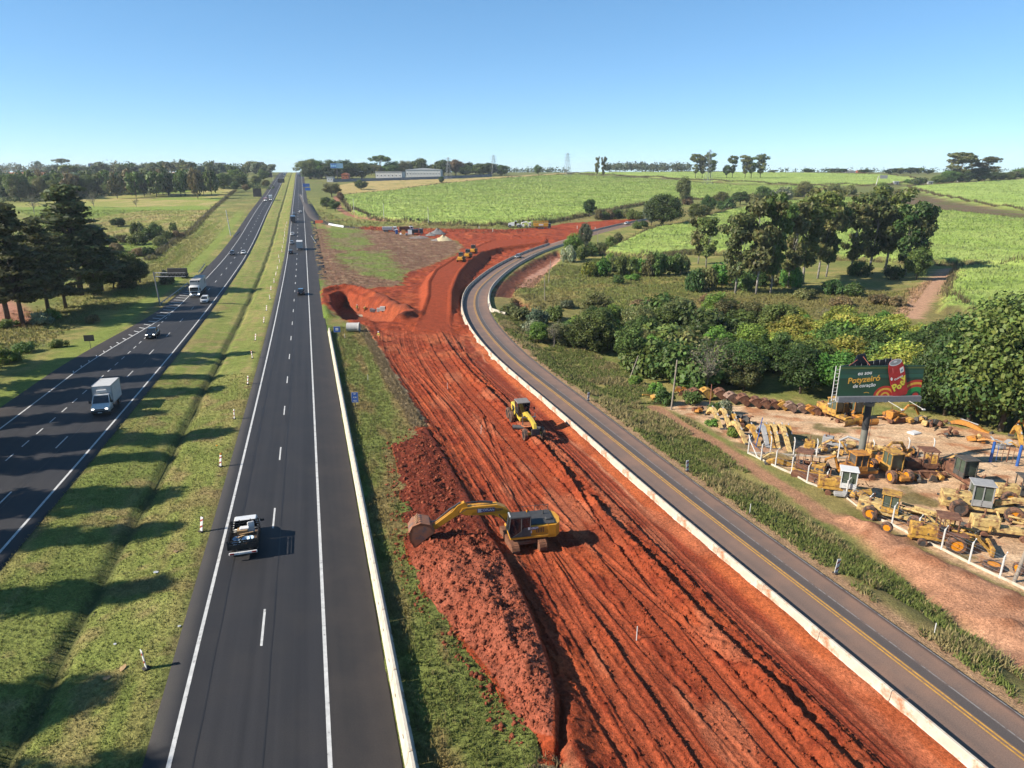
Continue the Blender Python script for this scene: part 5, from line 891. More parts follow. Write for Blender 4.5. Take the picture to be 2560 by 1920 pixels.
# --- box van in the foreground of the left carriageway
M_box = mat('box_body', (.60, .60, .59), .55, var=.06, vs=1.2, dirt=(.45, .43, .40), ds=.8, da=.2)
def box_truck(label, x, y, away, L=6.3, bw=2.2, bh=2.35, box='box_body', dark=False):
    rt = thing('box_truck', label, 'truck', group='lorries on the highway'); f = L / 2; pm = K['white']; bl = L - 2.1
    b = MB().box((-f + bl / 2, 0, .95 + bh / 2), (bl, bw, bh), bev=.05).build('cargo_box', MATS[box], rt)
    e = MB()
    for s in (-1, 1):
        for z in (.99, .92 + bh): e.box((-f + bl / 2, s * (bw / 2 + .004), z), (bl, .03, .1))
        for xx in (-f + .05, -f + bl - .05): e.box((xx, s * (bw / 2 + .006), .95 + bh / 2), (.1, .03, bh))
    e.build('edge_trim', K['chrome'], b); MB().box((-f + bl + .12, 0, bh + .3), (.24, 1.15, .34), bev=.05).build('cooling_unit', pm, b)
    m = MB().box((-f - .012, 0, .95 + bh / 2), (.03, .03, bh * .95))
    for s in (-.5, .5): m.box((-f - .02, s * bw * .4, 1.0 + bh / 2), (.04, .05, bh * .85))
    m.build('door_bars', K['chrome'], b)
    w = 1.0; sec = lambda x_, zt, zl=.45, k=1.0: [(x_, -w * k, zl), (x_, -w * k, zt - .1), (x_, -w * k * .9, zt), (x_, w * k * .9, zt), (x_, w * k, zt - .1), (x_, w * k, zl)]
    MB().loft([sec(f - 2.05, 1.5), sec(f - .95, 1.42), sec(f - .35, 1.18), sec(f - .05, .98, .5, .95), sec(f, .8, .55, .88)]).build('cab', pm, rt, True)
    MB().hexa([(f - 2.04, -.97, 1.44), (f - .85, -.97, 1.36), (f - .85, .97, 1.36), (f - 2.04, .97, 1.44), (f - 2.04, -.84, 2.2), (f - 1.45, -.84, 2.2), (f - 1.45, .84, 2.2), (f - 2.04, .84, 2.2)]).build('windows', K['glass'], rt)
    MB().box((f - 1.76, 0, 2.25), (.72, 1.74, .12), bev=.05).build('cab_roof', pm, rt); m = MB()
    for s in (-1, 1): m.cyl((f - .85, s * .97, 1.36), (f - 1.45, s * .85, 2.22), .05, n=5); m.cyl((f - 2.03, s * .97, 1.4), (f - 2.03, s * .85, 2.22), .06, n=5)
    m.build('pillars', pm, rt); MB().box((f - .02, 0, .52), (.16, 1.9, .34), bev=.05).build('bumper', K['plast'], rt); MB().box((f - .02, 0, .8), (.06, 1.2, .14)).build('grille', K['plast'], rt); MB().box((f + .068, 0, .45), (.02, .45, .12)).build('number_plate', K['plate'], rt)
    for s in (-1, 1): MB().box((f - .1, s * .74, .86), (.18, .34, .2), bev=.04).build('headlight', K['lampon' if not away else 'lamp'], rt); MB().box((f - 1.0, s * 1.2, 1.55), (.12, .28, .34), bev=.04).build('mirror', K['plast'], rt); MB().box((-f + .02, s * .85, .8), (.08, .3, .14)).build('tail_light', K['tail'], rt)
    MB().box((-f + bl / 2, 0, .72), (bl, .9, .3)).build('chassis', K['dark'], rt)
    for xx in (f - .85, -f + 1.1):
        for s in (-1, 1): wheel((xx, s * .86, .37), .37, .26, rt)
    return road_place(rt, x, y, away)
d_ = Vector((-HK, 1, 0)).normalized()
p = un(252, 1040); q = p + d_ * 3.1; box_truck('white box van with lit headlights in the foreground of the left carriageway', q.x, q.y, 0)
p = un(750, 626); q = p + d_ * 3.5; box_truck('grey box lorry seen from behind in the right lane', q.x, q.y, 1, 8.0, 2.5, 2.7, 'box_body')
p = un(733, 557); q = p + d_ * 4; rt = box_truck('dark lorry in the left lane before the junction', q.x, q.y, 1, 8.5, 2.5, 2.6, 'paint_navy')
p = un(677, 501); box_truck('white lorry next to the red one far up the left carriageway', p.x, p.y, 0, 9, 2.5, 3.0, 'paint_white')
p = un(664, 503); box_truck('red lorry far up the left carriageway', p.x, p.y, 0, 8, 2.5, 1.6, 'paint_red')
p = un(712, 440); box_truck('white lorry at the top of the left carriageway', p.x, p.y, 0, 10, 2.5, 3.0, 'paint_white')
p = un(747, 440); box_truck('white lorry at the top of the right carriageway', p.x, p.y, 1, 10, 2.5, 3.0, 'paint_white')
def text(s, size, mt, parent, M, name='lettering', off=.0, ext=.004, align='CENTER', shear=0.0, font_scale=(1, 1)):
    cu = bpy.data.curves.new(name, 'FONT'); cu.body = s; cu.size = size; cu.align_x = align; cu.align_y = 'CENTER'; cu.offset = off; cu.extrude = ext; cu.shear = shear; cu.resolution_u = 4
    o = bpy.data.objects.new(name, cu); COL.objects.link(o); dg = bpy.context.evaluated_depsgraph_get(); me = bpy.data.meshes.new_from_object(o.evaluated_get(dg)); bpy.data.objects.remove(o)
    o = link(name, me, parent, mt); o.matrix_local = M @ Matrix.Diagonal((font_scale[0], font_scale[1], 1, 1)); return o
SIDE_L = lambda x, y, z: Matrix.Translation((x, y, z)) @ Matrix.Rotation(math.pi, 4, 'Z') @ Matrix.Rotation(math.pi / 2, 4, 'X')   # reads from +y
SIDE_R = lambda x, y, z: Matrix.Translation((x, y, z)) @ Matrix.Rotation(math.pi / 2, 4, 'X')                                         # reads from -y
FRONT = lambda x, y, z: Matrix.Translation((x, y, z)) @ Matrix.Rotation(math.pi / 2, 4, 'Z') @ Matrix.Rotation(math.pi / 2, 4, 'X')  # reads from +x
# --- white articulated lorry
def semi(label, x, y):
    rt = thing('articulated_lorry', label, 'truck', group='lorries on the highway'); L = 14.0; f = L / 2; tb = L - 2.6
    b = MB().box((-f + tb / 2, 0, 1.15 + 1.5), (tb, 2.5, 3.0), bev=.04).build('trailer_box', M_box, rt); MB().box((-f + tb / 2, 0, 4.157), (tb * .98, 2.42, .02)).build('box_roof', mat('faded_roof', (.50, .45, .40), .7, var=.1), b)
    MB().box((-f + tb + .008, 1.0, 3.85), (.012, .36, .44)).build('emblem', K['navy'], b)
    for q in range(7): MB().box((-f + tb + .008, .5 - q * .24, 3.83 + .02 * (q % 2)), (.012, .17, .40 - .05 * (q % 3))).build('letter_mark', K['navy'], b)
    MB().box((-f + 2.4, -1.262, 2.8), (2.0, .01, 1.3)).build('side_panel_print', K['grey'], b); MB().box((-f + 5.6, -1.262, 2.8), (2.4, .01, 1.1)).build('side_panel_print', K['silver'], b); MB().box((-f + 2.4, 1.262, 2.8), (2.0, .01, 1.3)).build('side_panel_print', K['grey'], b)
    w = 1.22; sec = lambda x_, zl, zt, k=1.0: [(x_, -w * k, zl), (x_, -w * k, zt - .15), (x_, -w * .88 * k, zt), (x_, w * .88 * k, zt), (x_, w * k, zt - .15), (x_, w * k, zl)]
    MB().loft([sec(f - 2.3, .8, 3.0), sec(f - .5, .8, 3.0), sec(f - .12, .75, 2.85, .97), sec(f, .5, 2.0, .96), sec(f, .4, 1.2, .95)]).build('cab', K['white'], rt, True)
    MB().hexa([(f - .2, -1.08, 1.75), (f + .03, -1.08, 1.75), (f + .03, 1.08, 1.75), (f - .2, 1.08, 1.75), (f - .3, -1.0, 2.65), (f - .08, -1.0, 2.65), (f - .08, 1.0, 2.65), (f - .3, 1.0, 2.65)]).build('windscreen', K['glass'], rt)
    for s in (-1, 1): MB().box((f - .8, s * 1.215, 2.1), (.8, .03, .6)).build('side_window', K['glass'], rt); MB().box((f - .25, s * 1.42, 2.1), (.14, .22, .6), bev=.04).build('mirror', K['plast'], rt); MB().box((f + .01, s * .95, .85), (.08, .36, .26), bev=.03).build('headlight', K['lampon'], rt)
    MB().box((f + .02, 0, 1.3), (.06, 1.5, .55), bev=.02).build('grille', K['plast'], rt); MB().box((f + .01, 0, .62), (.16, 2.3, .4), bev=.06).build('bumper', K['white'], rt); MB().box((f + .1, 0, .62), (.02, .6, .3)).build('number_plate', K['plast'], rt)
    MB().box((-1.0, 0, .95), (L - 2, 1.0, .3)).build('chassis', K['dark'], rt)
    for xx in (f - .9, f - 3.2, f - 4.5, -f + 1.3, -f + 2.6, -f + 3.9):
        for s in (-1, 1): wheel((xx, s * 1.05, .5), .5, .32, rt)
    return road_place(rt, x, y, 0)
p = un(488, 744); q = p + d_ * 6.9; semi('white articulated lorry coming down the left carriageway by the overhead sign', q.x, q.y)
# --- white stake pickup on the dark highway
def stake_truck():
    rt = thing('stake_truck', 'white pickup with black slatted cargo bed carrying blue basins and boxes', 'pickup'); L = 5.3; f = L / 2; pm = K['white']; w = .9
    sec = lambda x_, zt, zl=.45, k=1.0: [(x_, -w * k, zl), (x_, -w * k, zt - .1), (x_, -w * k * .9, zt), (x_, w * k * .9, zt), (x_, w * k, zt - .1), (x_, w * k, zl)]
    MB().loft([sec(.5, 1.15), sec(1.55, 1.12), sec(2.2, 1.0), sec(2.55, .85, .45, .96), sec(f, .7, .5, .86)]).build('body', pm, rt, True)
    MB().hexa([(.5, -.88, 1.1), (1.75, -.88, 1.06), (1.75, .88, 1.06), (.5, .88, 1.1), (.52, -.74, 1.74), (1.2, -.74, 1.74), (1.2, .74, 1.74), (.52, .74, 1.74)]).build('windows', K['glass'], rt)
    MB().box((.86, 0, 1.77), (.82, 1.6, .1), bev=.045).build('cab_roof', pm, rt); m = MB()
    for s in (-1, 1):
        for a, b in ((.52, .54), (1.1, .95), (1.75, 1.2)): m.cyl((a, s * .885, 1.06), (b, s * .75, 1.75), .05, n=5)
        m.box((1.1, s * .89, .8), (1.1, .02, .55))
    m.build('pillars', pm, rt)
    for s in (-1, 1): MB().box((1.5, s * 1.14, 1.2), (.12, .3, .22), bev=.04).build('mirror', K['plast'], rt); MB().box((2.5, s * .66, .75), (.14, .3, .16), bev=.03).build('headlight', K['lamp'], rt)
    bw, x0, x1, zf = 1.02, -2.55, .35, .92
    fl = MB()
    for k in range(9): fl.box((-1.1, -bw + .11 + k * .226, zf), (2.9, .21, .05))
    fl.build('bed_floor', K['wood'], rt)
    def slats(nm, horizontal, x_, y_, n, zt, up):
        part = MB()
        for h in up: part.box((x_, y_, zf + h), (.06, .05, .62 if zt < .7 else .9)) if False else None
        return part
    for s in (-1, 1):
        sd = MB().box((-1.1, s * bw, zf + .16), (2.9, .04, .34)); sd.box((-1.1, s * bw, zf + .47), (2.9, .035, .1)).box((-1.1, s * bw, zf + .63), (2.9, .035, .1))
        for xx in (x0 + .05, -1.75, -1.1, -.45, x1 - .05): sd.box((xx, s * (bw + .02), zf + .33), (.06, .05, .72))
        sd.build('side_rack', K['bed'], rt)
    tl = MB().box((x0, 0, zf + .16), (.04, 2.06, .36)).box((x0, 0, zf + .46), (.035, 2.06, .1)).box((x0, 0, zf + .62), (.035, 2.06, .1))
    for y_ in (-.95, -.32, .32, .95): tl.box((x0 - .03, y_, zf + .3), (.05, .06, .66))
    tl.build('tailgate', K['bed'], rt); hd = MB()
    for k in range(5): hd.box((x1, 0, zf + .12 + k * .19), (.035, 2.06, .085))
    for y_ in (-1.0, -.4, .4, 1.0): hd.box((x1 + .02, y_, zf + .48), (.05, .07, .98))
    hd.build('headboard', K['bed'], rt); MB().box((-1.0, 0, .68), (3.2, .8, .28)).build('chassis', K['dark'], rt)
    bm = MB().box((x0 - .08, 0, .62), (.14, 1.95, .2), bev=.03).build('bumper', pm, rt)
    for s in (-1, 1): MB().box((x0 - .16, s * .76, .64), (.03, .3, .13), bev=.01).build('tail_light', K['tail'], bm)
    MB().box((x0 - .16, 0, .62), (.02, .45, .13)).build('number_plate', K['plate'], bm)
    for xx in (1.75, -1.6):
        for s in (-1, 1): wheel((xx, s * .78, .35), .35, .24, rt)
    MB().cyl((1.3, .7, 1.78), (.9, .72, 2.4), .012, n=4).build('aerial', K['dark'], rt)
    return rt
st = stake_truck(); p = un(610, 1404); road_place(st, *(p + d_ * 2.8)[:2], 1); bpy.context.view_layer.update(); stm = st.matrix_world.copy()
M_basin = mat('pale_blue_plastic', (.33, .47, .62), .4, var=.08); M_card = mat('cardboard', (.42, .27, .13), .85, var=.15); M_foam = mat('white_wrap', (.75, .74, .73), .7, var=.1)
def cargo(nm, lab, cat, loc, mt, mb, group=None): o = mb.build(nm, mt, None); o.matrix_world = stm @ Matrix.Translation(loc); return tag(o, lab, cat, group)
def basin():
    m = MB(); n = 16; r = lambda a, k, z: (.36 * k * math.cos(a), .28 * k * math.sin(a), z); A = [2 * math.pi * i / n for i in range(n)]
    m.loft([[r(a, .7, 0) for a in A], [r(a, 1, .2) for a in A], [r(a, 1.08, .22) for a in A], [r(a, 1.06, .24) for a in A], [r(a, .92, .2) for a in A], [r(a, .6, .05) for a in A]]); return m
for i, (x, y, z, lab) in enumerate(((-1.45, -.42, .95, 'right rear pale blue basin on the pickup bed'), (-1.95, .48, .95, 'left rear pale blue basin on the pickup bed'), (-1.3, .5, .95, 'pale blue basin under the brown board on the pickup bed'), (-1.85, -.2, 1.12, 'pale blue basin lying on top of another'))): cargo('basin', lab, 'basin', (x, y, z), M_basin, basin(), 'basins on the pickup')
cargo('carton', 'white topped cardboard carton on the pickup bed behind the cab', 'box', (-.35, .15, .95), M_card, MB().box((0, 0, .25), (.6, .75, .5))); cargo('wrapped_chair', 'upright white wrapped chair on the pickup bed', 'chair', (-.15, -.45, .95), M_foam, MB().box((0, 0, .48), (.14, .5, .95), rz=.3, bev=.04).box((-.1, .45, .54), (.5, .7, .12), bev=.04)); cargo('board', 'bent brown board lying over the basins', 'board', (-1.05, .25, 1.2), M_card, MB().box((0, 0, 0), (.7, .5, .03), rz=.5, ry=.35).box((.25, -.4, .08), (.1, 1.0, .04), rz=.2))

# ================================================================== CONSTRUCTION MACHINES
M_cy = mat('machine_yellow', (.66, .31, .02), .45, var=.12, vs=1.5, dirt=(.33, .13, .05), ds=1.5, da=.12); M_roof = mat('machine_grey', (.05, .05, .052), .7, var=.2); M_trk = mat('muddy_tracks', (.22, .09, .045), .95, var=.3, vs=5, bump=.6); M_bkt = mat('worn_bucket', (.33, .14, .07), .7, var=.25, vs=3, dirt=(.12, .10, .10), ds=1.5, da=.3); M_rod = mat('hydraulic_steel', (.04, .04, .045), .35, var=.2)
M_label = mat('label_white', (.75, .75, .75), .6); M_lblue = mat('label_blue', (.03, .05, .22), .6)
def plate(prof, y0, y1): return MB().prism(prof, y0, y1)
def track(parent, y, L=3.7, w=.55, h=.82, mt=None):
    m = MB(); n = 20; r = h / 2; path = []
    for i in range(n + 1): a = -math.pi / 2 + math.pi * i / n; path.append((L / 2 - r + r * math.cos(a), r + r * math.sin(a)))
    for i in range(n + 1): a = math.pi / 2 + math.pi * i / n; path.append((-L / 2 + r + r * math.cos(a), r + r * math.sin(a)))
    m.prism(path, y - w / 2 + .03, y + w / 2 - .03); tr = m.build('track', mt or M_trk, parent)
    s = MB(); per = 0; step = .19; P_ = [Vector((a, 0, b)) for a, b in path] + [Vector((path[0][0], 0, path[0][1]))]
    for a, b in zip(P_[:-1], P_[1:]):
        L_ = (b - a).length; k = step - per
        while k < L_:
            c = a.lerp(b, k / L_); t = (b - a).normalized(); s.box((c.x, y, c.z), (.16, w, .05), ry=-math.atan2(t.z, t.x)); k += step
        per = (per + L_) % step
    s.build('track_shoes', mt or M_trk, tr); f = MB().box((0, y, r), (L - .9, w * .6, .32))
    for i in range(6): f.cyl((-L / 2 + .7 + i * (L - 1.4) / 5, y - w * .42, .2), (-L / 2 + .7 + i * (L - 1.4) / 5, y + w * .42, .2), .13, n=8)
    f.build('track_frame', mt or M_trk, tr); return tr
def bucket_mb(w=1.1, s=1.0):
    pr = [(-.1, .95), (.35, 1.0), (.72, .72), (.82, .32), (.66, -.02), (.3, -.22), (-.12, -.28)]; inn = [(.0, .88), (.3, .9), (.6, .66), (.7, .32), (.56, .06), (.26, -.12), (-.12, -.2)]
    m = MB(); n = len(pr)
    for a, b in zip(range(n - 1), range(1, n)): m.hexa([(pr[a][0] * s, -w / 2, pr[a][1] * s), (inn[a][0] * s, -w / 2, inn[a][1] * s), (inn[a][0] * s, w / 2, inn[a][1] * s), (pr[a][0] * s, w / 2, pr[a][1] * s), (pr[b][0] * s, -w / 2, pr[b][1] * s), (inn[b][0] * s, -w / 2, inn[b][1] * s), (inn[b][0] * s, w / 2, inn[b][1] * s), (pr[b][0] * s, w / 2, pr[b][1] * s)])
    for y in (-w / 2, w / 2 - .04): m.prism([(a * s, b * s) for a, b in pr], y - .003 if y < 0 else y + .003, y + .04)
    return m
def excavator():
    B = un(1052, 1362, 0); B.z = 0; a0 = un(1326, 1386); td = Vector((-HK, 1, 0)).normalized(); C = a0 + td * 2.0; z = earth_z(C.x, C.y, 1.2) + .02; C.z = z
    hd = math.atan2(B.y - C.y, B.x - C.x); reach = math.hypot(B.x - C.x, B.y - C.y); rt = thing('excavator', 'yellow crawler excavator dumping spoil, its arm stretched towards the grass verge', 'excavator', C, hd)
    tr = MB(); ta = math.atan2(td.y, td.x) - hd
    und = bpy.data.objects.new('undercarriage', MB().box((0, 0, .62), (2.2, 1.7, .35), bev=.08).cyl((0, 0, .75), (0, 0, 1.02), .6, n=20).mesh('undercarriage')); COL.objects.link(und); und.parent = rt; und.data.materials.append(M_trk); und.rotation_euler = (0, 0, ta)
    for s in (-1, 1): track(und, s * 1.1, 3.75, .6, .84)
    up = MB(); up.box((-.55, 0, 1.15), (3.6, 2.5, .26), bev=.06).build('deck', M_cy, rt)
    cwp = [(-2.35 + .0, -1.25), (-2.75, -.8), (-2.9, 0), (-2.75, .8), (-2.35, 1.25), (-1.75, 1.25), (-1.75, -1.25)]; MB().prism(cwp, 1.02, 2.05, 'xy').build('counterweight', M_cy, rt)
    hood = MB().box((-.95, .0, 1.68), (1.75, 2.46, .82), bev=.06).build('engine_housing', M_cy, rt); MB().box((-1.1, 0, 2.13), (2.5, 2.2, .1), bev=.04).build('hood_top', M_roof, rt)
    v = MB()
    for k in range(5): v.box((-1.35 + k * .13, 1.245, 1.72), (.05, .03, .42))
    v.build('vent', K['plast'], hood); MB().box((-1.9, .5, 2.25), (.5, .35, .2), bev=.06).cyl((-1.7, -.4, 2.15), (-1.7, -.4, 2.5), .06).build('exhaust', M_roof, rt)
    MB().box((.35, -.85, 1.55), (1.3, .75, .55), bev=.05).build('tool_box', M_cy, rt)
    c = MB(); c.prism([(-.35, 1.25), (1.2, 1.25), (1.36, 1.75), (1.2, 2.86), (-.35, 2.86)], .33, 1.23); cb = c.build('cab', K['glass'], rt)
    m = MB()
    for y_ in (.34, 1.22):
        for a, b in (((1.2, 1.25), (1.36, 1.75)), ((1.36, 1.75), (1.2, 2.86)), ((-.35, 1.25), (-.35, 2.86)), ((.35, 1.25), (.35, 2.86)), ((-.35, 2.86), (1.2, 2.86)), ((-.35, 1.28), (1.2, 1.28))): m.cyl((a[0], y_, a[1]), (b[0], y_, b[1]), .045, n=5)
    m.prism([(-.35, 1.25), (1.15, 1.25), (.55, 1.6), (.2, 1.95), (-.35, 2.0)], 1.235, 1.255); m.build('cab_frame', M_roof, cb); MB().box((.42, .78, 2.9), (1.65, .95, .1), bev=.04).build('cab_roof', M_roof, cb)
    for k in range(4): MB().box((1.22, .45 + k * .2, 2.97), (.1, .12, .08)).build('work_light', K['lamp'], cb)
    MB().cyl((-.2, .5, 2.94), (-.2, .5, 3.1), .06, n=8).build('beacon', K['amber'], cb); r = MB()
    for (a, b) in (((-2.3, -1.2, 2.1), (-2.3, -1.2, 2.55)), ((-2.3, -1.2, 2.55), (-.2, -1.2, 2.55)), ((-.2, -1.2, 2.55), (-.2, -1.2, 1.9)), ((-1.2, -1.2, 2.1), (-1.2, -1.2, 2.55))): r.cyl(a, b, .025, n=5)
    r.build('handrail', K['dark'], rt)
    k = reach / 8.9; bx = lambda l: [(.35 + (a - .35) * k, b) for a, b in l]; TP_ = bx([(7.75, 2.0)])[0]
    boom = plate(bx([(.2, 1.45), (.55, 1.4), (1.6, 2.2), (2.5, 2.7), (5.0, 2.9), (5.45, 3.15), (5.2, 3.5), (4.4, 3.55), (2.2, 3.55), (1.5, 3.25), (.9, 2.55)]), -.5, .06).build('boom', M_cy, rt)
    arm = plate(bx([(4.75, 3.65), (5.05, 3.95), (5.6, 3.75), (6.1, 3.25), (7.9, 2.12), (7.7, 1.82), (6.0, 2.75), (5.1, 3.15)]), -.36, 0).build('arm', M_cy, rt)
    bk = bucket_mb(1.55, 1.6); bm = bk.build('bucket', M_bkt, rt); bm.location = (TP_[0] + 1.25, -.18, TP_[1] - .74); bm.rotation_euler = (0, rad(-55), 0)
    t = MB()
    for j in range(5): t.box((-.30, -.62 + j * .31, -.47), (.34, .09, .09))
    t.build('bucket_teeth', K['dark'], bm); st_ = MB()
    for j in range(4): st_.box((1.22, -.5 + j * .33, .75), (.08, .12, .8), ry=.4)
    st_.build('wear_strips', mat('worn_edge', (.42, .24, .13), .7), bm)
    for y_ in (-.5, .14):
        cyl = MB(); a, b = bx([(.75, 1.25), (2.1, 2.75)]); mid = ((a[0] + b[0]) / 2, (a[1] + b[1]) / 2); cyl.cyl((a[0], y_, a[1]), (mid[0], y_, mid[1]), .1, n=8); cyl.cyl((mid[0], y_, mid[1]), (b[0], y_, b[1]), .055, n=8); cyl.build('hydraulic_cylinder', M_rod, rt)
    cyl = MB(); a, b = bx([(2.6, 3.6), (4.85, 3.85)]); cyl.cyl((a[0], -.18, a[1] + .1), ((a[0] + b[0]) / 2, -.18, (a[1] + b[1]) / 2 + .12), .1, n=8).cyl(((a[0] + b[0]) / 2, -.18, (a[1] + b[1]) / 2 + .12), (b[0], -.18, b[1]), .055, n=8); cyl.build('hydraulic_cylinder', M_rod, rt)
    cyl = MB(); a, b = bx([(5.35, 3.9), (7.5, 2.75)]); cyl.cyl((a[0], -.18, a[1]), ((a[0] + b[0]) / 2, -.18, (a[1] + b[1]) / 2), .09, n=8).cyl(((a[0] + b[0]) / 2, -.18, (a[1] + b[1]) / 2), (b[0], -.18, b[1] - .2), .05, n=8).cyl((b[0], -.18, b[1] - .2), (TP_[0] + .45, -.18, TP_[1] + .45), .06, n=6)
    cyl.build('hydraulic_cylinder', M_rod, rt); h = MB().tube([(1.6, .09, 3.2), (2.8, .1, 3.35), (4.4, .12, 3.45), (5.0, .14, 3.1), (5.6 * k, .1, 3.3)], .025, 5); h.build('hose', K['rubber'], rt)
    # the boom's side faces the camera: lettering on plates
    lx = bx([(3.2, 3.2)])[0][0]; lp = MB().box((lx, .066, 3.2), (1.35, .012, .34)).build('name_plate', M_lblue, boom); MB().box((lx + .5, .074, 3.2), (.26, .01, .3)).build('emblem', M_label, lp); text('COPLAN', .27, M_label, lp, SIDE_L(lx - .1, .08, 3.2), 'lettering', .006)
    text('160W', .26, M_roof, boom, SIDE_L(bx([(2.1, 3.1)])[0][0], .07, 3.12), 'lettering', .005)
    lp = MB().box((-.55, 1.246, 1.9), (.8, .012, .22)).build('name_plate', M_lblue, hood); MB().box((-.22, 1.254, 1.9), (.14, .01, .19)).build('emblem', M_label, lp); text('COPLAN', .17, M_label, lp, SIDE_L(-.62, 1.256, 1.9), 'lettering', .004); MB().box((-.3, 1.247, 1.62), (.3, .012, .2)).build('label', M_label, hood)
    return rt
excavator()
def grader():
    q0 = un(1279, 1060); q1 = un(1312, 1100); d = (q1 - q0); d.z = 0; d.normalize(); left = Vector((-d.y, d.x, 0)); c = (q0 + q1) / 2 - left * (-1.05) * -1 if False else (q0 + q1) / 2 + Vector((d.y, -d.x, 0)) * -1.0 * -1
    # the wheels seen are on the camera-left side: the machine's right side when it faces the camera
    right = Vector((d.y, -d.x, 0)); c = (q0 + q1) / 2 - right * 1.05; z = earth_z(c.x, c.y, 1.5); rt = thing('motor_grader', 'yellow motor grader levelling the red earth beside the white barrier', 'grader', (c.x, c.y, z + .03), math.atan2(d.y, d.x))
    Lw = (q1 - q0).length; xf = Lw / 2 + .1; xr = -Lw / 2
    for s in (-1, 1):
        wheel((xf, s * 1.05, .68), .68, .42, rt, 'plast', 'muddy', 22)
        for o in (-.05, -1.55): wheel((xr + o, s * 1.05, .68), .68, .42, rt, 'plast', 'muddy', 22)
    eng = MB().box((xr - 1.0, 0, 1.55), (2.2, 1.25, .95), bev=.12).build('engine_housing', M_cy2, rt); MB().box((xr - .8, .64, 1.6), (1.0, .02, .5)).box((xr - .8, -.64, 1.6), (1.0, .02, .5)).build('vent', K['plast'], eng); MB().cyl((xr - .6, .3, 2.0), (xr - .6, .3, 2.6), .07).build('exhaust', K['dark'], rt)
    MB().prism([(xr - 2.2, .7), (xr + 1.9, .7), (xr + 2.2, 1.2), (xr - 2.2, 1.15)], -.5, .5).build('rear_frame', M_cy2, rt)
    x0, x1 = xr + .3, xr + 1.75; cb = MB().hexa([(x0, -.6, 1.25), (x1 - .1, -.6, 1.25), (x1 - .1, .6, 1.25), (x0, .6, 1.25), (x0, -.72, 2.95), (x1 + .1, -.72, 2.95), (x1 + .1, .72, 2.95), (x0, .72, 2.95)]).build('cab', K['glass'], rt); m = MB()
    for s in (-1, 1): m.cyl((x0, s * .6, 1.25), (x0, s * .73, 2.95), .05, n=5).cyl((x1 - .1, s * .6, 1.25), (x1 + .1, s * .73, 2.95), .05, n=5).cyl((x0, s * .66, 1.7), (x1, s * .66, 1.7), .03, n=5)
    m.build('cab_frame', M_roof, cb); MB().box(((x0 + x1) / 2, 0, 3.0), (1.8, 1.6, .12), bev=.05).build('cab_roof', M_roof2, cb)
    bm = MB(); bm.loft([[(x, y, z) for y, z in ((-.16, z0), (.16, z0), (.16, z1), (-.16, z1))] for x, z0, z1 in ((xr + 1.7, 1.15, 1.7), (xr + 2.8, 1.75, 2.2), (xf - 1.0, 1.75, 2.2), (xf + .35, 1.2, 2.0), (xf + .6, .9, 1.5))]); bmo = bm.build('main_beam', M_cy2, rt); MB().box((xf + .68, 0, 1.15), (.12, 1.0, .75), bev=.03).build('nose_plate', K['dark'], rt)
    MB().box((xf, 0, .75), (.25, 1.8, .22)).build('front_axle', M_cy2, rt); MB().tube([(xf - .9, 0, 1.3), (xf - 2.0, -.5, .85), (xf - 2.6, -.75, .8)], .09).tube([(xf - .9, 0, 1.3), (xf - 2.0, .5, .85), (xf - 2.6, .75, .8)], .09).cyl((xf - 2.75, 0, .78), (xf - 2.75, 0, .88), .75, n=20).build('drawbar', mat('rusty_orange', (.38, .12, .04), .8, var=.3), rt)
    bl = MB(); bl.grid(10, 6, lambda a, b: (xf - 2.6 + (a - .5) * 1.6 + .25 * math.sin(b * 3.14), (a - .5) * 3.4, .12 + b * .62)); o = bl.build('blade', K['dark'], rt); o.modifiers.new('thick', 'SOLIDIFY').thickness = .04
    for s in (-1, 1): MB().cyl((xf - 2.2, s * .75, 2.35), (xf - 2.3, s * .7, 1.0), .06, n=8).cyl((xf - 2.2, s * .2, 1.9), (xf - 2.2, s * .85, 1.95), .07, n=6).build('lift_cylinder', K['chrome'], rt); MB().cyl((x1 - .3, s * .7, 2.2), (x1, s * 1.25, 2.3), .02, n=4).box((x1, s * 1.3, 2.2), (.06, .16, .36)).build('mirror', K['dark'], rt)
M_cy2 = mat('grader_yellow', (.66, .48, .06), .5, var=.12, dirt=(.33, .15, .06), ds=1.5, da=.15); M_roof2 = mat('roof_grey', (.22, .20, .19), .8, var=.15)
grader()
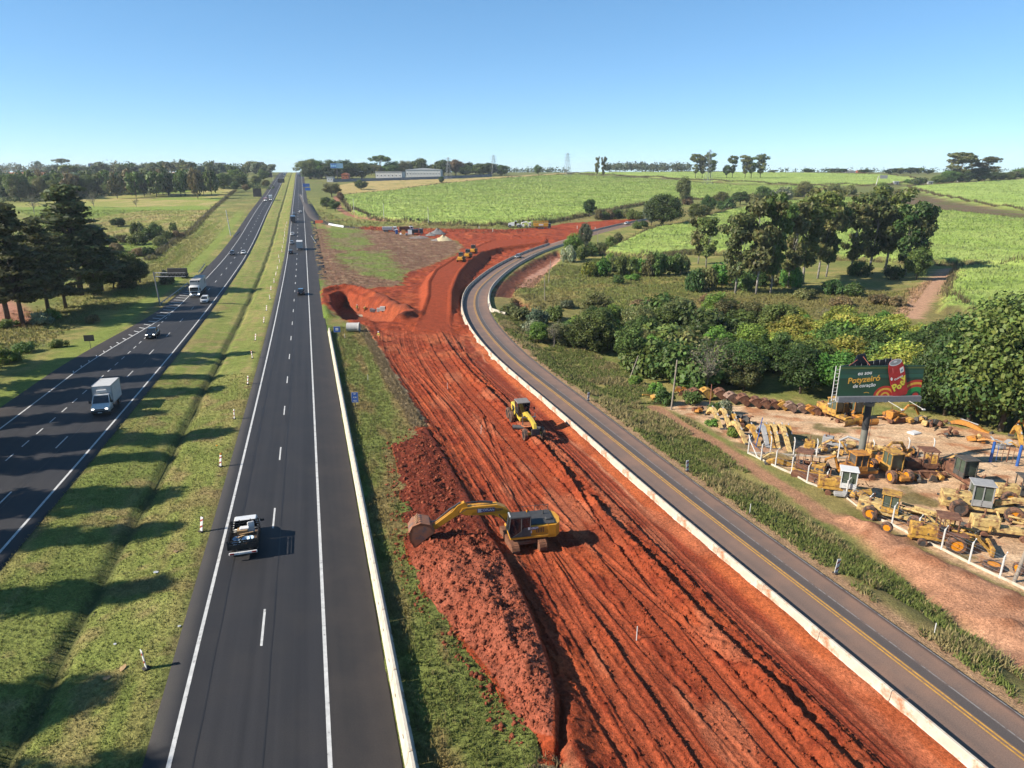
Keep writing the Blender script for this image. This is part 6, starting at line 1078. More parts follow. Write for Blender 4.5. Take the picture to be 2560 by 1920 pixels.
def roller(label, u, v, i, hd):
    p = gr(u, v); c = p + Vector((math.cos(hd), math.sin(hd), 0)) * 1.6; z = gzat(c.x, c.y); rt = thing('road_roller', label, 'roller', (c.x, c.y, z + .02), hd, 'rollers on the new embankment', (1.12, 1.12, 1.12))
    MB().cyl((1.7, -1.0, .75), (1.7, 1.0, .75), .75, n=26).build('drum', K['dark'], rt); f = MB()
    for s in (-1, 1): f.box((1.5, s * 1.12, .8), (2.2, .12, .35))
    f.box((2.5, 0, .8), (.2, 2.3, .3)).box((.5, 0, .85), (.3, 2.3, .4)).build('drum_frame', M_cy, rt)
    e = MB(); e.loft([[(-2.6, -.75, .7), (-2.6, .75, .7), (-2.6, .7, 1.35), (-2.6, -.7, 1.35)], [(-2.3, -.8, .65), (-2.3, .8, .65), (-2.3, .72, 1.6), (-2.3, -.72, 1.6)], [(-.6, -.85, .65), (-.6, .85, .65), (-.6, .75, 1.75), (-.6, -.75, 1.75)]]).build('engine_housing', M_cy, rt, False); MB().box((-2.45, 0, .85), (.35, 2.0, .35), bev=.06).build('rear_bumper', M_cy, rt); MB().box((-1.5, 0, 1.7), (.9, .9, .08)).build('vent', K['plast'], rt)
    for s in (-1, 1): wheel((-1.2, s * .95, .72), .72, .5, rt, 'amber', 'muddy', 20)
    cb = MB().hexa([(-.7, -.7, 1.25), (.5, -.7, 1.25), (.5, .7, 1.25), (-.7, .7, 1.25), (-.6, -.66, 2.75), (.45, -.66, 2.75), (.45, .66, 2.75), (-.6, .66, 2.75)]).build('cab', K['glass'], rt); MB().box((-.08, 0, 2.8), (1.35, 1.6, .1), bev=.04).build('cab_roof', M_roof, cb); m = MB()
    for s in (-1, 1): m.cyl((-.7, s * .7, 1.25), (-.6, s * .67, 2.75), .05, n=5).cyl((.5, s * .7, 1.25), (.45, s * .67, 2.75), .05, n=5)
    m.build('cab_frame', M_roof, cb); MB().box((.2, 0, 1.0), (1.2, 1.4, .5), bev=.05).build('deck', M_cy, rt)
    for s in (-1, 1): MB().box((-.64, s * .5, 2.88), (.1, .16, .1)).build('work_light', K['lamp'], cb)
_a, _b = gr(1150, 656), gr(1183, 636); rh = math.atan2(_b.y - _a.y, _b.x - _a.x)
for i, (u, v, lab) in enumerate(((1151, 655, 'front yellow road roller on the embankment, lowest in the picture'), (1168, 646, 'middle one of the three road rollers in line'), (1182, 634, 'rearmost road roller, topmost of the three'))): roller(lab, u, v, i, rh)
def tipper(label, p, rz, bedm, cabm, loadm=None, group='lorries at the works junction'):
    rt = thing('tipper_truck', label, 'truck', p, rz, group); MB().box((-.6, 0, .85), (6.2, .9, .3)).build('chassis', K['dark'], rt)
    b = MB(); b.hexa([(-3.6, -1.15, 1.1), (1.3, -1.15, 1.1), (1.3, 1.15, 1.1), (-3.6, 1.15, 1.1), (-3.8, -1.28, 2.55), (1.4, -1.28, 2.55), (1.4, 1.28, 2.55), (-3.8, 1.28, 2.55)]); bd = b.build('tipper_body', bedm, rt); m = MB()
    for s in (-1, 1):
        for k in range(6): m.box((-3.4 + k * .93, s * 1.25, 1.85), (.1, .1, 1.4))
        m.box((-1.2, s * 1.29, 2.55), (5.2, .1, .12))
    m.build('body_ribs', bedm, bd)
    if loadm: MB().grid(8, 5, lambda a, c: (-3.6 + a * 4.9, -1.15 + c * 2.3, 2.5 + .45 * math.sin(a * 3.14) * math.sin(c * 3.14))).build('load', loadm, bd)
    w = 1.2; sec = lambda x_, zt: [(x_, -w, .7), (x_, -w, zt - .15), (x_, -w * .88, zt), (x_, w * .88, zt), (x_, w, zt - .15), (x_, w, .7)]; MB().loft([sec(1.7, 2.75), sec(3.4, 2.7), sec(3.6, 1.7), sec(3.65, 1.2)]).build('cab', cabm, rt); MB().hexa([(3.42, -1.05, 1.7), (3.63, -1.05, 1.7), (3.63, 1.05, 1.7), (3.42, 1.05, 1.7), (3.3, -.98, 2.5), (3.46, -.98, 2.5), (3.46, .98, 2.5), (3.3, .98, 2.5)]).build('windscreen', K['glass'], rt)
    for s in (-1, 1): MB().box((2.7, s * 1.2, 2.0), (.9, .03, .6)).build('side_window', K['glass'], rt)
    MB().box((3.68, 0, .75), (.2, 2.35, .4), bev=.05).build('bumper', K['plast'], rt)
    for xx in (2.7, -1.4, -2.7):
        for s in (-1, 1): wheel((xx, s * 1.02, .5), .5, .34, rt)
    return rt
M_orange = mat('faded_orange', (.50, .20, .04), .6, var=.15, dirt=(.2, .09, .04), ds=1, da=.3); M_brown = mat('brown_body', (.20, .08, .04), .7, var=.2, dirt=(.36, .14, .05), ds=1, da=.4)
tipper('white tipper lorry parked at the left end of the row by the cane', gr(975, 580), .15, K['white'], K['white']); tipper('brown and orange tipper lorry with a white cab, second in the row', gr(1012, 581) + Vector((0, 5, 0)), .35, M_brown, K['white']); tipper('dark blue tipper lorry at the right end of the row', gr(1040, 586), .12, K['navy'], K['navy'])
for i, (u, m_) in enumerate(((1009, M_orange), (1025, M_label))): o = MB().box((0, 0, 1.7), (2.0, .08, 2.2)).build('leaning_board', m_, None); o.location = gr(u, 589); tag(o, ['orange board leaning on the brown tipper lorry', 'pale grey board leaning on the dark blue tipper lorry'][i], 'board')
t = thing('portable_toilet', 'bright blue portable toilet beside the parked tipper lorries', 'toilet', gr(992, 585), .2); MB().box((0, 0, 1.1), (1.25, 1.25, 2.1), bev=.05).build('cabin', K['blue'], t); MB().box((0, 0, 2.2), (1.35, 1.35, .2), bev=.08).build('roof', K['white'], t); MB().box((0, -.635, 1.05), (.8, .03, 1.8)).build('door', K['blue'], t)
for i, (u, v) in enumerate(((1003, 588), (1016, 588))):
    o = MB().box((0, 0, .55), (1.3, 1.2, 1.1), bev=.25).build('big_bag', M_foam, None); o.location = gr(u, v); tag(o, ['left white bulk bag in front of the lorries', 'right white bulk bag in front of the lorries'][i], 'bag', 'bulk bags')
def pile(nm, lab, u, v, r, h, c, k):
    m = MB(); n, q = 22, 8; p = gr(u, v); rr = R.uniform(0, 9); vs = []
    m.grid(n, q, lambda a, b: ((r * (1 + .25 * math.sin(a * 12.57 + rr)) * b) * math.cos(a * 6.2832), r * .8 * b * math.sin(a * 6.2832), h * (1 - b) ** .9 * (1 + .12 * math.sin(a * 18 + b * 7)) - .15 * b)); o = m.build(nm, mat('pile_' + k, c, .95, var=.25, vs=2, bump=.8, bs=6), None, True); o.location = p; tag(o, lab, 'pile', 'material heaps')
pile('gravel_pile', 'tall dark grey gravel heap right of the lorries', 1094, 584, 4.6, 2.6, (.17, .165, .165), 'grey'); pile('gravel_pile', 'small grey gravel heap touching the taller one', 1076, 588, 3.2, 1.3, (.20, .19, .18), 'grey2'); pile('gravel_pile', 'flat grey gravel heap in front of the lorries', 1050, 594, 5.0, 1.0, (.21, .17, .15), 'grey3'); pile('sand_pile', 'pale yellow sand heap on the red soil', 1108, 601, 4.2, 2.4, (.55, .46, .28), 'sand'); pile('gravel_pile', 'low grey heap beside the pale sand', 1092, 601, 3.0, 1.0, (.24, .21, .19), 'grey4')
# white soil stabilisers and the yellow tank lorry at the far end
def stabiliser(lab, u, v, kind):
    p = gr(u, v); t = thing('soil_stabiliser', lab, 'machine', p, 0, 'white machines by the cane')
    if kind == 0:
        MB().loft([[(-3.2, -1.1, 1.0), (-3.2, 1.1, 1.0), (-3.0, 1.0, 2.3), (-3.0, -1.0, 2.3)], [(.2, -1.1, 1.0), (.2, 1.1, 1.0), (.2, 1.0, 2.9), (.2, -1.0, 2.9)]]).build('engine_housing', K['white'], t); MB().box((.9, 0, 2.5), (1.1, 2.0, 1.6), bev=.08).build('cab', K['glass'], t); MB().box((.9, 0, 3.4), (1.4, 2.2, .12)).build('cab_roof', K['white'], t); MB().box((2.2, 0, 1.5), (1.6, 2.0, 1.2), bev=.1).build('hopper', K['white'], t)
        for x in (-2.2, 2.3):
            for s in (-1, 1): wheel((x, s * 1.1, .8), .8, .5, t, 'rim')
    else:
        m = MB().tube([(-2.6, 0, .9), (-1.8, 0, 2.6), (.9, 0, 3.0), (1.6, 0, 2.1)], .32, 6); m.build('frame', K['white'], t)
        for x in (-2.2, -1.0): MB().box((x, 0, 1.1), (.9, 1.6, 1.5), ry=.35, bev=.08).build('panel', K['white'], t)
        MB().hexa([(1.6, -1, .3), (3.0, -1, .3), (3.0, 1, .3), (1.6, 1, .3), (2.0, -.9, 2.9), (3.2, -.9, 3.0), (3.2, .9, 3.0), (2.0, .9, 2.9)]).build('cabin', K['white'], t); MB().box((2.6, -.97, 1.9), (.7, .06, .8)).build('window', K['glass'], t)
        for x in (-2.6, .6, 2.4):
            for s in (-1, 1): wheel((x, s * .9, .6), .6, .4, t)
stabiliser('white soil stabiliser with black tyres, left of the pair by the cane', 1285, 569, 0); stabiliser('white arched machine between the stabiliser and the yellow body', 1313, 569, 1)
t = thing('yellow_tipper', 'lorry with a high yellow slatted body in front of the cane', 'truck', gr(1352, 572), .05); m = MB().hexa([(-3.6, -1.2, 1.3), (3.6, -1.2, 1.3), (3.6, 1.2, 1.3), (-3.6, 1.2, 1.3), (-3.9, -1.3, 3.0), (3.9, -1.3, 3.0), (3.9, 1.3, 3.0), (-3.9, 1.3, 3.0)]); M_yb = mat('bright_yellow', (.68, .38, .03), .5, var=.1); b = m.build('body', M_yb, t); m = MB().box((0, -1.28, 4.0), (7.8, .08, .15)).box((0, 1.28, 4.0), (7.8, .08, .15))
for k in range(9): m.box((-3.85 + k * .96, -1.28, 3.5), (.12, .08, 1.0)).box((-3.85 + k * .96, 1.28, 3.5), (.12, .08, 1.0))
m.build('rack', M_yb, b); MB().box((0, -1.262, 2.2), (2.4, .03, .8)).build('name_board', M_label, b); MB().box((0, 0, 1.1), (8, 1, .3)).build('chassis', K['dark'], t); MB().box((4.6, 0, 1.7), (1.3, 2.2, 2.0), bev=.1).build('cab', K['navy'], t)
for xx in (-1.2, 0, 1.2, 4.4):
    for s in (-1, 1): wheel((xx, s * 1.0, .5), .5, .34, t)
# ================================================================== SIGNS, POSTS AND POLES
M_redw = mat('sign_red', (.36, .035, .025), .6); M_signw = mat('sign_white', (.74, .74, .73), .6, var=.05); M_blue = mat('sign_blue', (.015, .10, .40), .5, var=.06); M_postw = mat('post_white', (.70, .69, .66), .75, var=.1, dirt=(.4, .3, .22), ds=3, da=.2); M_galv = mat('galvanised', (.36, .37, .38), .45, metal=.6); M_back = mat('sign_back', (.03, .03, .032), .7)
def delineator(name, label, p, rz, tilt=0.0, h=1.15, group=None, orange=False):
    t = thing(name, label, 'delineator', p, rz, group); t.rotation_euler = (R.uniform(-.08, .08), tilt, rz)
    MB().box((0, 0, .05), (.36, .42, .1), bev=.03).build('base', K['rubber'], t); b = MB().box((0, 0, .1 + h / 2), (.05, .30, h), bev=.015).build('panel', M_signw, t)
    for sx in (-1, 1):
        for k in range(2):
            z = .3 + k * h * .45; x = sx * .029
            MB().hexa([(x - .002, -.14, z), (x + .002, -.14, z), (x + .002, .14, z + .17), (x - .002, .14, z + .17), (x - .002, -.14, z + .15), (x + .002, -.14, z + .15), (x + .002, .14, z + .32), (x - .002, .14, z + .32)]).build('red_stripe', M_redw, b)
    if orange: MB().cyl((0, 0, h + .1), (0, 0, h + .27), .09, n=10).build('warning_lamp', K['amber'], t)
DL = [(366, 1672), (503, 1330), (551, 1167), (586, 1048), (619, 961), (631, 896), (638, 851), (659, 807), (666, 777), (675, 749), (677, 726), (685, 707), (689, 689), (693, 674), (699, 657), (697, 645), (705, 631), (706, 621), (709, 609), (710, 601), (711, 592), (712, 584), (712, 576), (715, 568), (717, 560)]
for i, (u, v) in enumerate(DL): delineator('delineator_panel', 'red and white striped panel on the median, %s from the camera' % ordn(i), gr(u, v), math.atan2(-1, HK) - .95 + R.uniform(-.25, .25), R.uniform(-.25, .1), 1.15, 'striped panels on the median', i in (2, 5))
for i, (u, v, lab) in enumerate(((1470, 1002, 'striped panel at the grass edge opposite the grader'), (1718, 1178, 'striped panel on the right shoulder of the side road, middle one'), (2089, 1434, 'striped panel in the tall grass, nearest along the side road'), (1222, 770, 'striped panel at the turned-out end of the right barrier'))): delineator('delineator_panel', lab, gr(u, v), -1.3, .04, 1.15, 'striped panels on the side road')
def stake(nm, lab, p, h, mt, r=.03, tilt=(0, 0), cat='stake', group=None):
    m = MB().cyl((0, 0, -.1), (tilt[0], tilt[1], h), r, r * .9, 6).cyl((tilt[0], tilt[1], h), (tilt[0], tilt[1], h + .02), r * .95, r * .5, 6); o = m.build(nm, mt, None); o.location = p; return tag(o, lab, cat, group)
for i, (u, v, w) in enumerate(((2334, 1590, 'in the grass near the lower right corner'), (1874, 1284, 'at the shoulder of the side road below the yard'), (1588, 1652, 'standing in the red earth below the excavator'), (1203, 1114, 'in the red earth left of the grader'), (1120, 1000, 'in the red earth between grader and verge'), (1306, 650, 'on the left barrier by the silver car'), (1275, 642, 'on the dark slope above the bend'), (1443, 572, 'on the red ground by the yellow body'), (1369, 569, 'beside the yellow lorry'), (1198, 573, 'on the red ground far left of the white machines'), (1232, 579, 'on the red ground below the white machines'), (1488, 576, 'at the start of the far grey barrier'), (920, 952, 'in the dry grass by the cut edge'), (862, 846, 'in the grass by the concrete pipe'))):
    p = gr(u, v); p.z = earth_max(p.x, p.y); stake('marker_stake', 'small white marker stake ' + w, p, .95 if v > 640 else 1.6, M_postw, .035 if v > 640 else .16, (R.uniform(-.05, .05), 0), group='marker stakes')
# blue kilometre sign and the small blue sign
def sign(nm, lab, p, w, h, z0, lines, rz=0.0, mt=None, sz=.25, posts=1, cat='sign'):
    t = thing(nm, lab, cat, p, rz); b = MB().box((0, 0, z0 + h / 2), (w, .04, h), bev=.012).build('panel', mt or M_blue, t)
    f = MB()
    for (cx_, cz_, dx, dz) in ((0, h / 2 - .04, w - .08, .02), (0, -h / 2 + .04, w - .08, .02), (w / 2 - .04, 0, .02, h - .08), (-w / 2 + .04, 0, .02, h - .08)): f.box((cx_, -.022, z0 + h / 2 + cz_), (dx, .006, dz))
    if mt is None: f.build('border', M_signw, b)
    for i, s in enumerate(lines): text(s, sz, M_signw, b, SIDE_R(0, -.026, z0 + h - h * (i + .5) / len(lines)), 'lettering', .004, .002)
    for k in range(posts): x = 0 if posts == 1 else (k - .5) * w * .6; MB().cyl((x, .05, -.3), (x, .05, z0 + h * .9), .045, n=8).build('post', K['dark'], t)
    return t
sign('kilometre_sign', 'tall narrow blue kilometre sign on the grass verge', gr(889, 1020), .85, 1.35, .75, ['SP', 'KM', '425'], .05, None, .3); sign('blue_sign', 'small square blue sign beside the end of the long barrier', gr(844, 846), 1.25, 1.1, 1.2, [], .05, None, .5)
MB().box((0, -.03, 1.78), (.52, .012, .46)).build('symbol', M_signw, [o for o in bpy.data.objects if o.name.startswith('blue_sign')][0]); MB().box((0, -.037, 1.80), (.40, .01, .07)).build('symbol_bar', M_blue, [o for o in bpy.data.objects if o.name.startswith('blue_sign')][0])
p = gr(767, 482); sign('direction_sign', 'pair of large blue direction boards beside the far carriageway', p, 6.2, 3.0, 5.2, [], .1, None, .5, 2); o = MB().box((0, 0, 3.3), (5.0, .08, 2.6)).build('direction_sign', M_blue, None); o.location = p + Vector((1.2, -.3, 0)); tag(o, 'lower blue direction board beside the far carriageway', 'sign')
for i, (u, v, w, h, z0, lab) in enumerate(((227, 872, 1.7, 1.1, 1.4, 'black back of a small sign on the left bank near the box van'), (645, 500, 6.5, 6.5, 2.5, 'large dark back of a road sign far up the left carriageway'), (704, 464, 7.0, 4.0, 3.0, 'dark sign back on the far median'), (676, 452, 6.0, 5.5, 4, 'dark sign back beside the upper left carriageway'))): sign('road_sign', lab, gr(u, v), w, h, z0, [], .15, M_back, .3, 1 if w < 2 else 2)
o = MB().box((0, 0, .9), (4.5, .15, 1.5)).box((0, 0, .1), (4.5, .6, .2)).build('orange_board', mat('warning_orange', (.62, .14, .06), .6), None); o.location = gr(798, 558); tag(o, 'orange warning board at the slip road', 'board'); barrier('concrete_barrier', 'row of white barrier blocks closing the slip road', np.array([tuple(gr(822, 563) + Vector((0, 0, .1))), tuple(gr(864, 570) + Vector((0, 0, .1)))]), 4.0, K['white'], 1.0)
# cantilever message sign on the left
p = gr(401, 764); t = thing('message_sign', 'galvanised mast with a dark message board over the left carriageway shoulder', 'sign', p, .05); MB().cyl((0, 0, -.3), (-.5, 0, 8.2), .17, .12, 12).build('mast', M_galv, t); m = MB()
for z in (7.0, 7.9): m.cyl((-.5, 0, z), (7.0, 0, z), .06, n=6).cyl((-.5, .7, z), (7.0, .7, z), .06, n=6)
for k in range(9): m.cyl((-.5 + k * .83, 0, 7.0), (-.1 + k * .83, 0, 7.9), .035, n=5).cyl((.3 + k * .83, 0, 7.0), (-.1 + k * .83, 0, 7.9), .035, n=5)
m.build('truss_arm', M_galv, t); MB().box((5.0, .45, 8.0), (4.6, .5, 2.0), bev=.05).build('message_board', M_back, t)
def pole(nm, lab, p, h, r, mt, tilt=(0, 0), arms=(), cat='pole', group=None):
    t = thing(nm, lab, cat, p, 0, group); MB().cyl((0, 0, -.3), (tilt[0], tilt[1], h), r, r * .7, 10).build('mast', mt, t)
    for z in arms: MB().box((tilt[0] * z / h, tilt[1] * z / h, z), (1.8, .1, .12)).build('cross_arm', K['dark'], t)
    return t
pole('utility_pole', 'white utility pole with a dark cross arm beside the far left carriageway', gr(577, 590), 12.5, .2, M_postw, (-.9, 0), (8,)); M_polew = mat('grey_wood', (.32, .27, .22), .85, var=.2, vs=3)
pole('utility_pole', 'weathered wooden pole at the left end of the yard', gr(1678, 1024), 7.6, .14, M_polew, (.35, 0), ()); pole('utility_pole', 'leaning wooden pole in front of the thicket', gr(1571, 952), 4.4, .1, M_polew, (1.5, .2), ()); pole('utility_pole', 'rusty striped post inside the yard', gr(1773, 1025), 4.0, .06, mat('rusty_pink', (.42, .17, .11), .8), (.05, 0), ()); pole('utility_pole', 'leaning concrete pole at the right edge of the picture', gr(2534, 1455), 7.4, .15, M_polew, (1.3, .4), ()); pole('utility_pole', 'thin pole beside the eroded ditch right of the bend', gr(1371, 708), 7.0, .12, M_polew, (.6, 0), ()); pole('utility_pole', 'thin pole on the meadow edge', gr(1362, 752), 6.5, .11, M_polew, (-.2, 0), ()); pole('utility_pole', 'thin pole at the far end of the shrubs by the bend', gr(1494, 610), 6.0, .12, M_polew, (0, 0), ()); pole('utility_pole', 'blue post at the corner of the yard fence', gr(1889, 1118), 3.9, .07, K['blue'], (.5, .1), ())
for i, (u, v, vt) in enumerate(((683, 452, 415), (885, 530, 505), (960, 546, 525), (1071, 556, 532), (1799 * 1, 520, 505))): pole('utility_pole', 'thin grey pole %s' % ['by the far left carriageway', 'beside the red farm track', 'before the cane, left', 'before the cane, middle', 'in the wooded strip between the fields'][i], gr(u, v), 8.5, .14, M_postw, (0, 0), ())
def guard(lab, a, b, n):
    t = thing('guard_rail', lab, 'guard rail', a); d = b - a; L = d.length; rz = math.atan2(d.y, d.x)
    m = MB().loft([[(x, y, z) for y, z in ((0, .4), (.05, .47), (0, .55), (.05, .63), (0, .7), (-.03, .7), (.02, .63), (-.03, .55), (.02, .47), (-.03, .4))] for x in (0, L)]); o = m.build('rail', M_galv, t); o.rotation_euler = (0, -math.asin(d.z / L), rz)
    for k in range(n + 1): q = d * (k / n); o = MB().box((q.x, q.y, q.z + .3), (.12, .14, .8)).build('post', M_galv, t)
guard('guard rail beside the mast of the message sign', gr(404, 762), gr(470, 712), 10); guard('short guard rail beyond the white lorry', gr(497, 684), gr(512, 664), 5); guard('short guard rail at the foot of the white utility pole', gr(584, 592), gr(600, 581), 5); guard('guard rail right of the highway beyond the pit', gr(778, 592), gr(790, 610), 4)
# pasture fence
fp = [gr(u, v) for u, v in ((372, 650), (400, 628), (440, 600), (477, 580), (510, 545), (550, 508), (587, 476))]; t = thing('pasture_fence', 'wooden post fence with weeds along the left pasture', 'fence', fp[0])
for a, b in zip(fp[:-1], fp[1:]):
    n = max(2, int((b - a).length / 5))
    for k in range(n): q = a.lerp(b, k / n); q.z = gzat(q.x, q.y); MB().cyl((q.x - fp[0].x, q.y - fp[0].y, q.z - fp[0].z - .2), (q.x - fp[0].x, q.y - fp[0].y, q.z - fp[0].z + 1.5), .1, n=5).build('post', M_polew, t)
    for z in (.6, 1.0, 1.35): MB().cyl(a - fp[0] + Vector((0, 0, z)), b - fp[0] + Vector((0, 0, z)), .02, n=3, cap=False).build('wire', K['dark'], t)
xs_ = np.concatenate([np.linspace(a.x, b.x, 40) for a, b in zip(fp[:-1], fp[1:])]); ys_ = np.concatenate([np.linspace(a.y, b.y, 40) for a, b in zip(fp[:-1], fp[1:])]); x_ = np.repeat(xs_, 14) + RN.normal(size=len(xs_) * 14) * .9; y_ = np.repeat(ys_, 14) + RN.normal(size=len(xs_) * 14) * 1.5; grass('fence_weeds', 'dark weeds growing along the pasture fence', x_, y_, rnd(len(x_), .5, 1.5), np.full(len(x_), .2), 3, (.75, .7, .7), .4, .35)
# litter on the median
for i, (u, v, c, w) in enumerate(((390, 1432, 'sign_white', 'white sheet of litter'), (440, 1380, 'cardboard', 'tan scrap near the pickup'), (308, 1672, 'cardboard', 'tan scrap beside the nearest striped panel'), (268, 1696, 'cardboard', 'tan scrap left of the nearest striped panel'), (288, 1612, 'sign_white', 'small white scrap above the nearest panel'), (449, 1567, 'sign_white', 'tiny white scrap by the asphalt edge'), (542, 1115, 'amber_lamp', 'orange scrap by the third panel'))):
    m = MB(); n = 7; pr = [(R.uniform(.14, .3) * math.cos(6.28 * k / n) * (1 if i < 4 else .5), R.uniform(.12, .2) * math.sin(6.28 * k / n) * (1 if i < 4 else .5)) for k in range(n)]; m.prism(pr, 0, .02, 'xy'); o = m.build('litter', MATS[c], None); o.location = gr(u, v) + Vector((0, 0, .06)); o.rotation_euler = (.15, .2, R.uniform(0, 6)); tag(o, w + ' lying on the median grass', 'litter', 'litter on the median')

# ================================================================== CULVERT PIT
M_cpipe = mat('pipe_concrete', (.52, .51, .49), .8, var=.1, vs=2, bump=.2)
def tube_mesh(L, R1, R0, n=28):
    m = MB(); A = [2 * math.pi * i / n for i in range(n)]; m.loft([[(x, r * math.cos(a), R1 + r * math.sin(a)) for a in A] for x, r in ((-L / 2, R0), (-L / 2, R1), (L / 2 - .25, R1), (L / 2 - .2, R1 * 1.07), (L / 2, R1 * 1.07), (L / 2, R0), (-L / 2, R0))], False); return m
p = gr(884, 829); o = tube_mesh(2.5, .9, .76).build('concrete_pipe', M_cpipe, None, False); o.location = p; o.rotation_euler = (0, 0, .03); tag(o, 'big pale concrete pipe section lying on the grass', 'pipe')
_pm = PIT.mean(0)
def pitp(u, v): q = gr(u, v); return q
for i, (u, v, s) in enumerate(((948, 779, 1), (957, 777, 1.2), (930, 779, .9), (935, 780, .8))):
    o = MB().box((0, 0, .45 * s), (1.1 * s, .7, .9 * s), bev=.02).box((.05, -.36, .5 * s), (.3, .02, .4)).build('concrete_block', M_cpipe if i < 2 else M_galv, None); o.location = pitp(u, v); o.rotation_euler = (0, 0, R.uniform(-.2, .2)); tag(o, ['left pale block stacked in the culvert pit', 'right pale block stacked in the culvert pit', 'grey formwork box in the culvert pit, left', 'grey formwork box in the culvert pit, right'][i], 'block', 'blocks in the pit')
q = pitp(905, 790); o = MB().box((0, 0, .12), (5.2, 2.2, .3), bev=.03).build('culvert_slab', mat('rough_concrete', (.42, .36, .27), .9, var=.25, vs=2, bump=.5), None); o.location = q; o.rotation_euler = (0, 0, -.1); tag(o, 'pale concrete slab at the bottom of the pit under the workers', 'slab')
def person(lab, p, rz, shirt, legs, pose, helmet):
    """one continuous skinned body; clothing colours by height through child garments"""
    J = {'pel': (0, 0, .95), 'sp': (.0, 0, 1.2), 'ch': (.02, 0, 1.4), 'nk': (.03, 0, 1.53), 'hd': (.05, 0, 1.66), 'tp': (.05, 0, 1.76), 'hl': (0, .1, .92), 'kl': (.06, .12, .5), 'al': (0, .13, .08), 'tl': (.16, .14, .04), 'hr': (0, -.1, .92), 'kr': (.03, -.12, .5), 'ar': (-.06, -.13, .08), 'tr': (.1, -.14, .04), 'sl': (.02, .19, 1.43), 'el': (.08, .27, 1.15), 'wl': (.25, .24, .98), 'fl': (.33, .22, .95), 'sr_': (.02, -.19, 1.43), 'er': (.06, -.27, 1.14), 'wr': (.22, -.25, .96), 'fr': (.3, -.24, .92)}
    if pose == 'bend':
        for k in ('sp', 'ch', 'nk', 'hd', 'tp', 'sl', 'sr_'): x, y, z = J[k]; d = z - .95; J[k] = (x + d * .72, y, .95 + d * .68)
        J['el'] = (.45, .27, .95); J['wl'] = (.62, .2, .7); J['fl'] = (.68, .18, .62); J['er'] = (.42, -.27, .93); J['wr'] = (.6, -.22, .68); J['fr'] = (.66, -.2, .6)
    rad_ = {'pel': .16, 'sp': .145, 'ch': .17, 'nk': .06, 'hd': .105, 'tp': .085, 'hl': .1, 'kl': .065, 'al': .05, 'tl': .045, 'hr': .1, 'kr': .065, 'ar': .05, 'tr': .045, 'sl': .075, 'el': .05, 'wl': .036, 'fl': .04, 'sr_': .075, 'er': .05, 'wr': .036, 'fr': .04}
    E_ = [('pel', 'sp'), ('sp', 'ch'), ('ch', 'nk'), ('nk', 'hd'), ('hd', 'tp'), ('pel', 'hl'), ('hl', 'kl'), ('kl', 'al'), ('al', 'tl'), ('pel', 'hr'), ('hr', 'kr'), ('kr', 'ar'), ('ar', 'tr'), ('ch', 'sl'), ('sl', 'el'), ('el', 'wl'), ('wl', 'fl'), ('ch', 'sr_'), ('sr_', 'er'), ('er', 'wr'), ('wr', 'fr')]
    ks = list(J); t = thing('person', lab, 'person', p, rz)
    def skin(nm, keys, mt, grow=1.0, sub=1):
        keys = [k for k in ks if k in keys]; me = bpy.data.meshes.new(nm); me.from_pydata([J[k] for k in keys], [(keys.index(a), keys.index(b)) for a, b in E_ if a in keys and b in keys], []); o = bpy.data.objects.new(nm, me); COL.objects.link(o); o.modifiers.new('s', 'SKIN'); o.modifiers.new('u', 'SUBSURF').levels = sub
        for i, k in enumerate(keys): o.data.skin_vertices[0].data[i].radius = (rad_[k] * grow,) * 2
        o.data.skin_vertices[0].data[0].use_root = True; dg = bpy.context.evaluated_depsgraph_get(); m2 = bpy.data.meshes.new_from_object(o.evaluated_get(dg)); bpy.data.objects.remove(o); q = link(nm, m2, t, mt); m2.shade_smooth(); return q
    skin('body', ks, mat('skin', (.30, .16, .10), .6)); skin('trousers', ['pel', 'hl', 'kl', 'al', 'hr', 'kr', 'ar'], legs, 1.18); skin('jacket', ['sp', 'ch', 'sl', 'el', 'sr_', 'er', 'wl', 'wr'], shirt, 1.2)
    h = Vector(J['tp']); MB().loft([[(h.x + r * math.cos(a), h.y + r * math.sin(a), h.z + z) for a in [6.2832 * i / 12 for i in range(12)]] for r, z in ((.17, -.06), (.13, -.05), (.125, .02), (.08, .075), (.01, .09))]).build('helmet', helmet, t, True)
    for s in (-1, 1): MB().box((J['tl' if s > 0 else 'tr'][0] - .06, J['tl' if s > 0 else 'tr'][1], .05), (.27, .1, .1), bev=.03).build('boot', K['plast'], t)
M_lime = mat('hi_vis_lime', (.55, .62, .10), .7); M_hivo = mat('hi_vis_orange', (.65, .14, .04), .7); M_khaki = mat('khaki_cloth', (.30, .22, .14), .85)
p = pitp(894, 781); person('worker in a lime jacket standing upright on the slab in the pit', p + Vector((0, 0, .25)), -1.2, M_lime, M_khaki, 'stand', M_signw); p = pitp(910, 782); person('worker in lime jacket and red trousers bending over in the pit', p + Vector((0, 0, .25)), -.4, M_lime, M_hivo, 'bend', K['amber']); p = gr(949, 872); p.z = earth_z(p.x, p.y, .3); person('worker in yellow jacket and orange trousers alone on the red slope', p, -2.0, mat('hi_vis_yellow', (.70, .55, .06), .7), M_hivo, 'stand', M_signw)

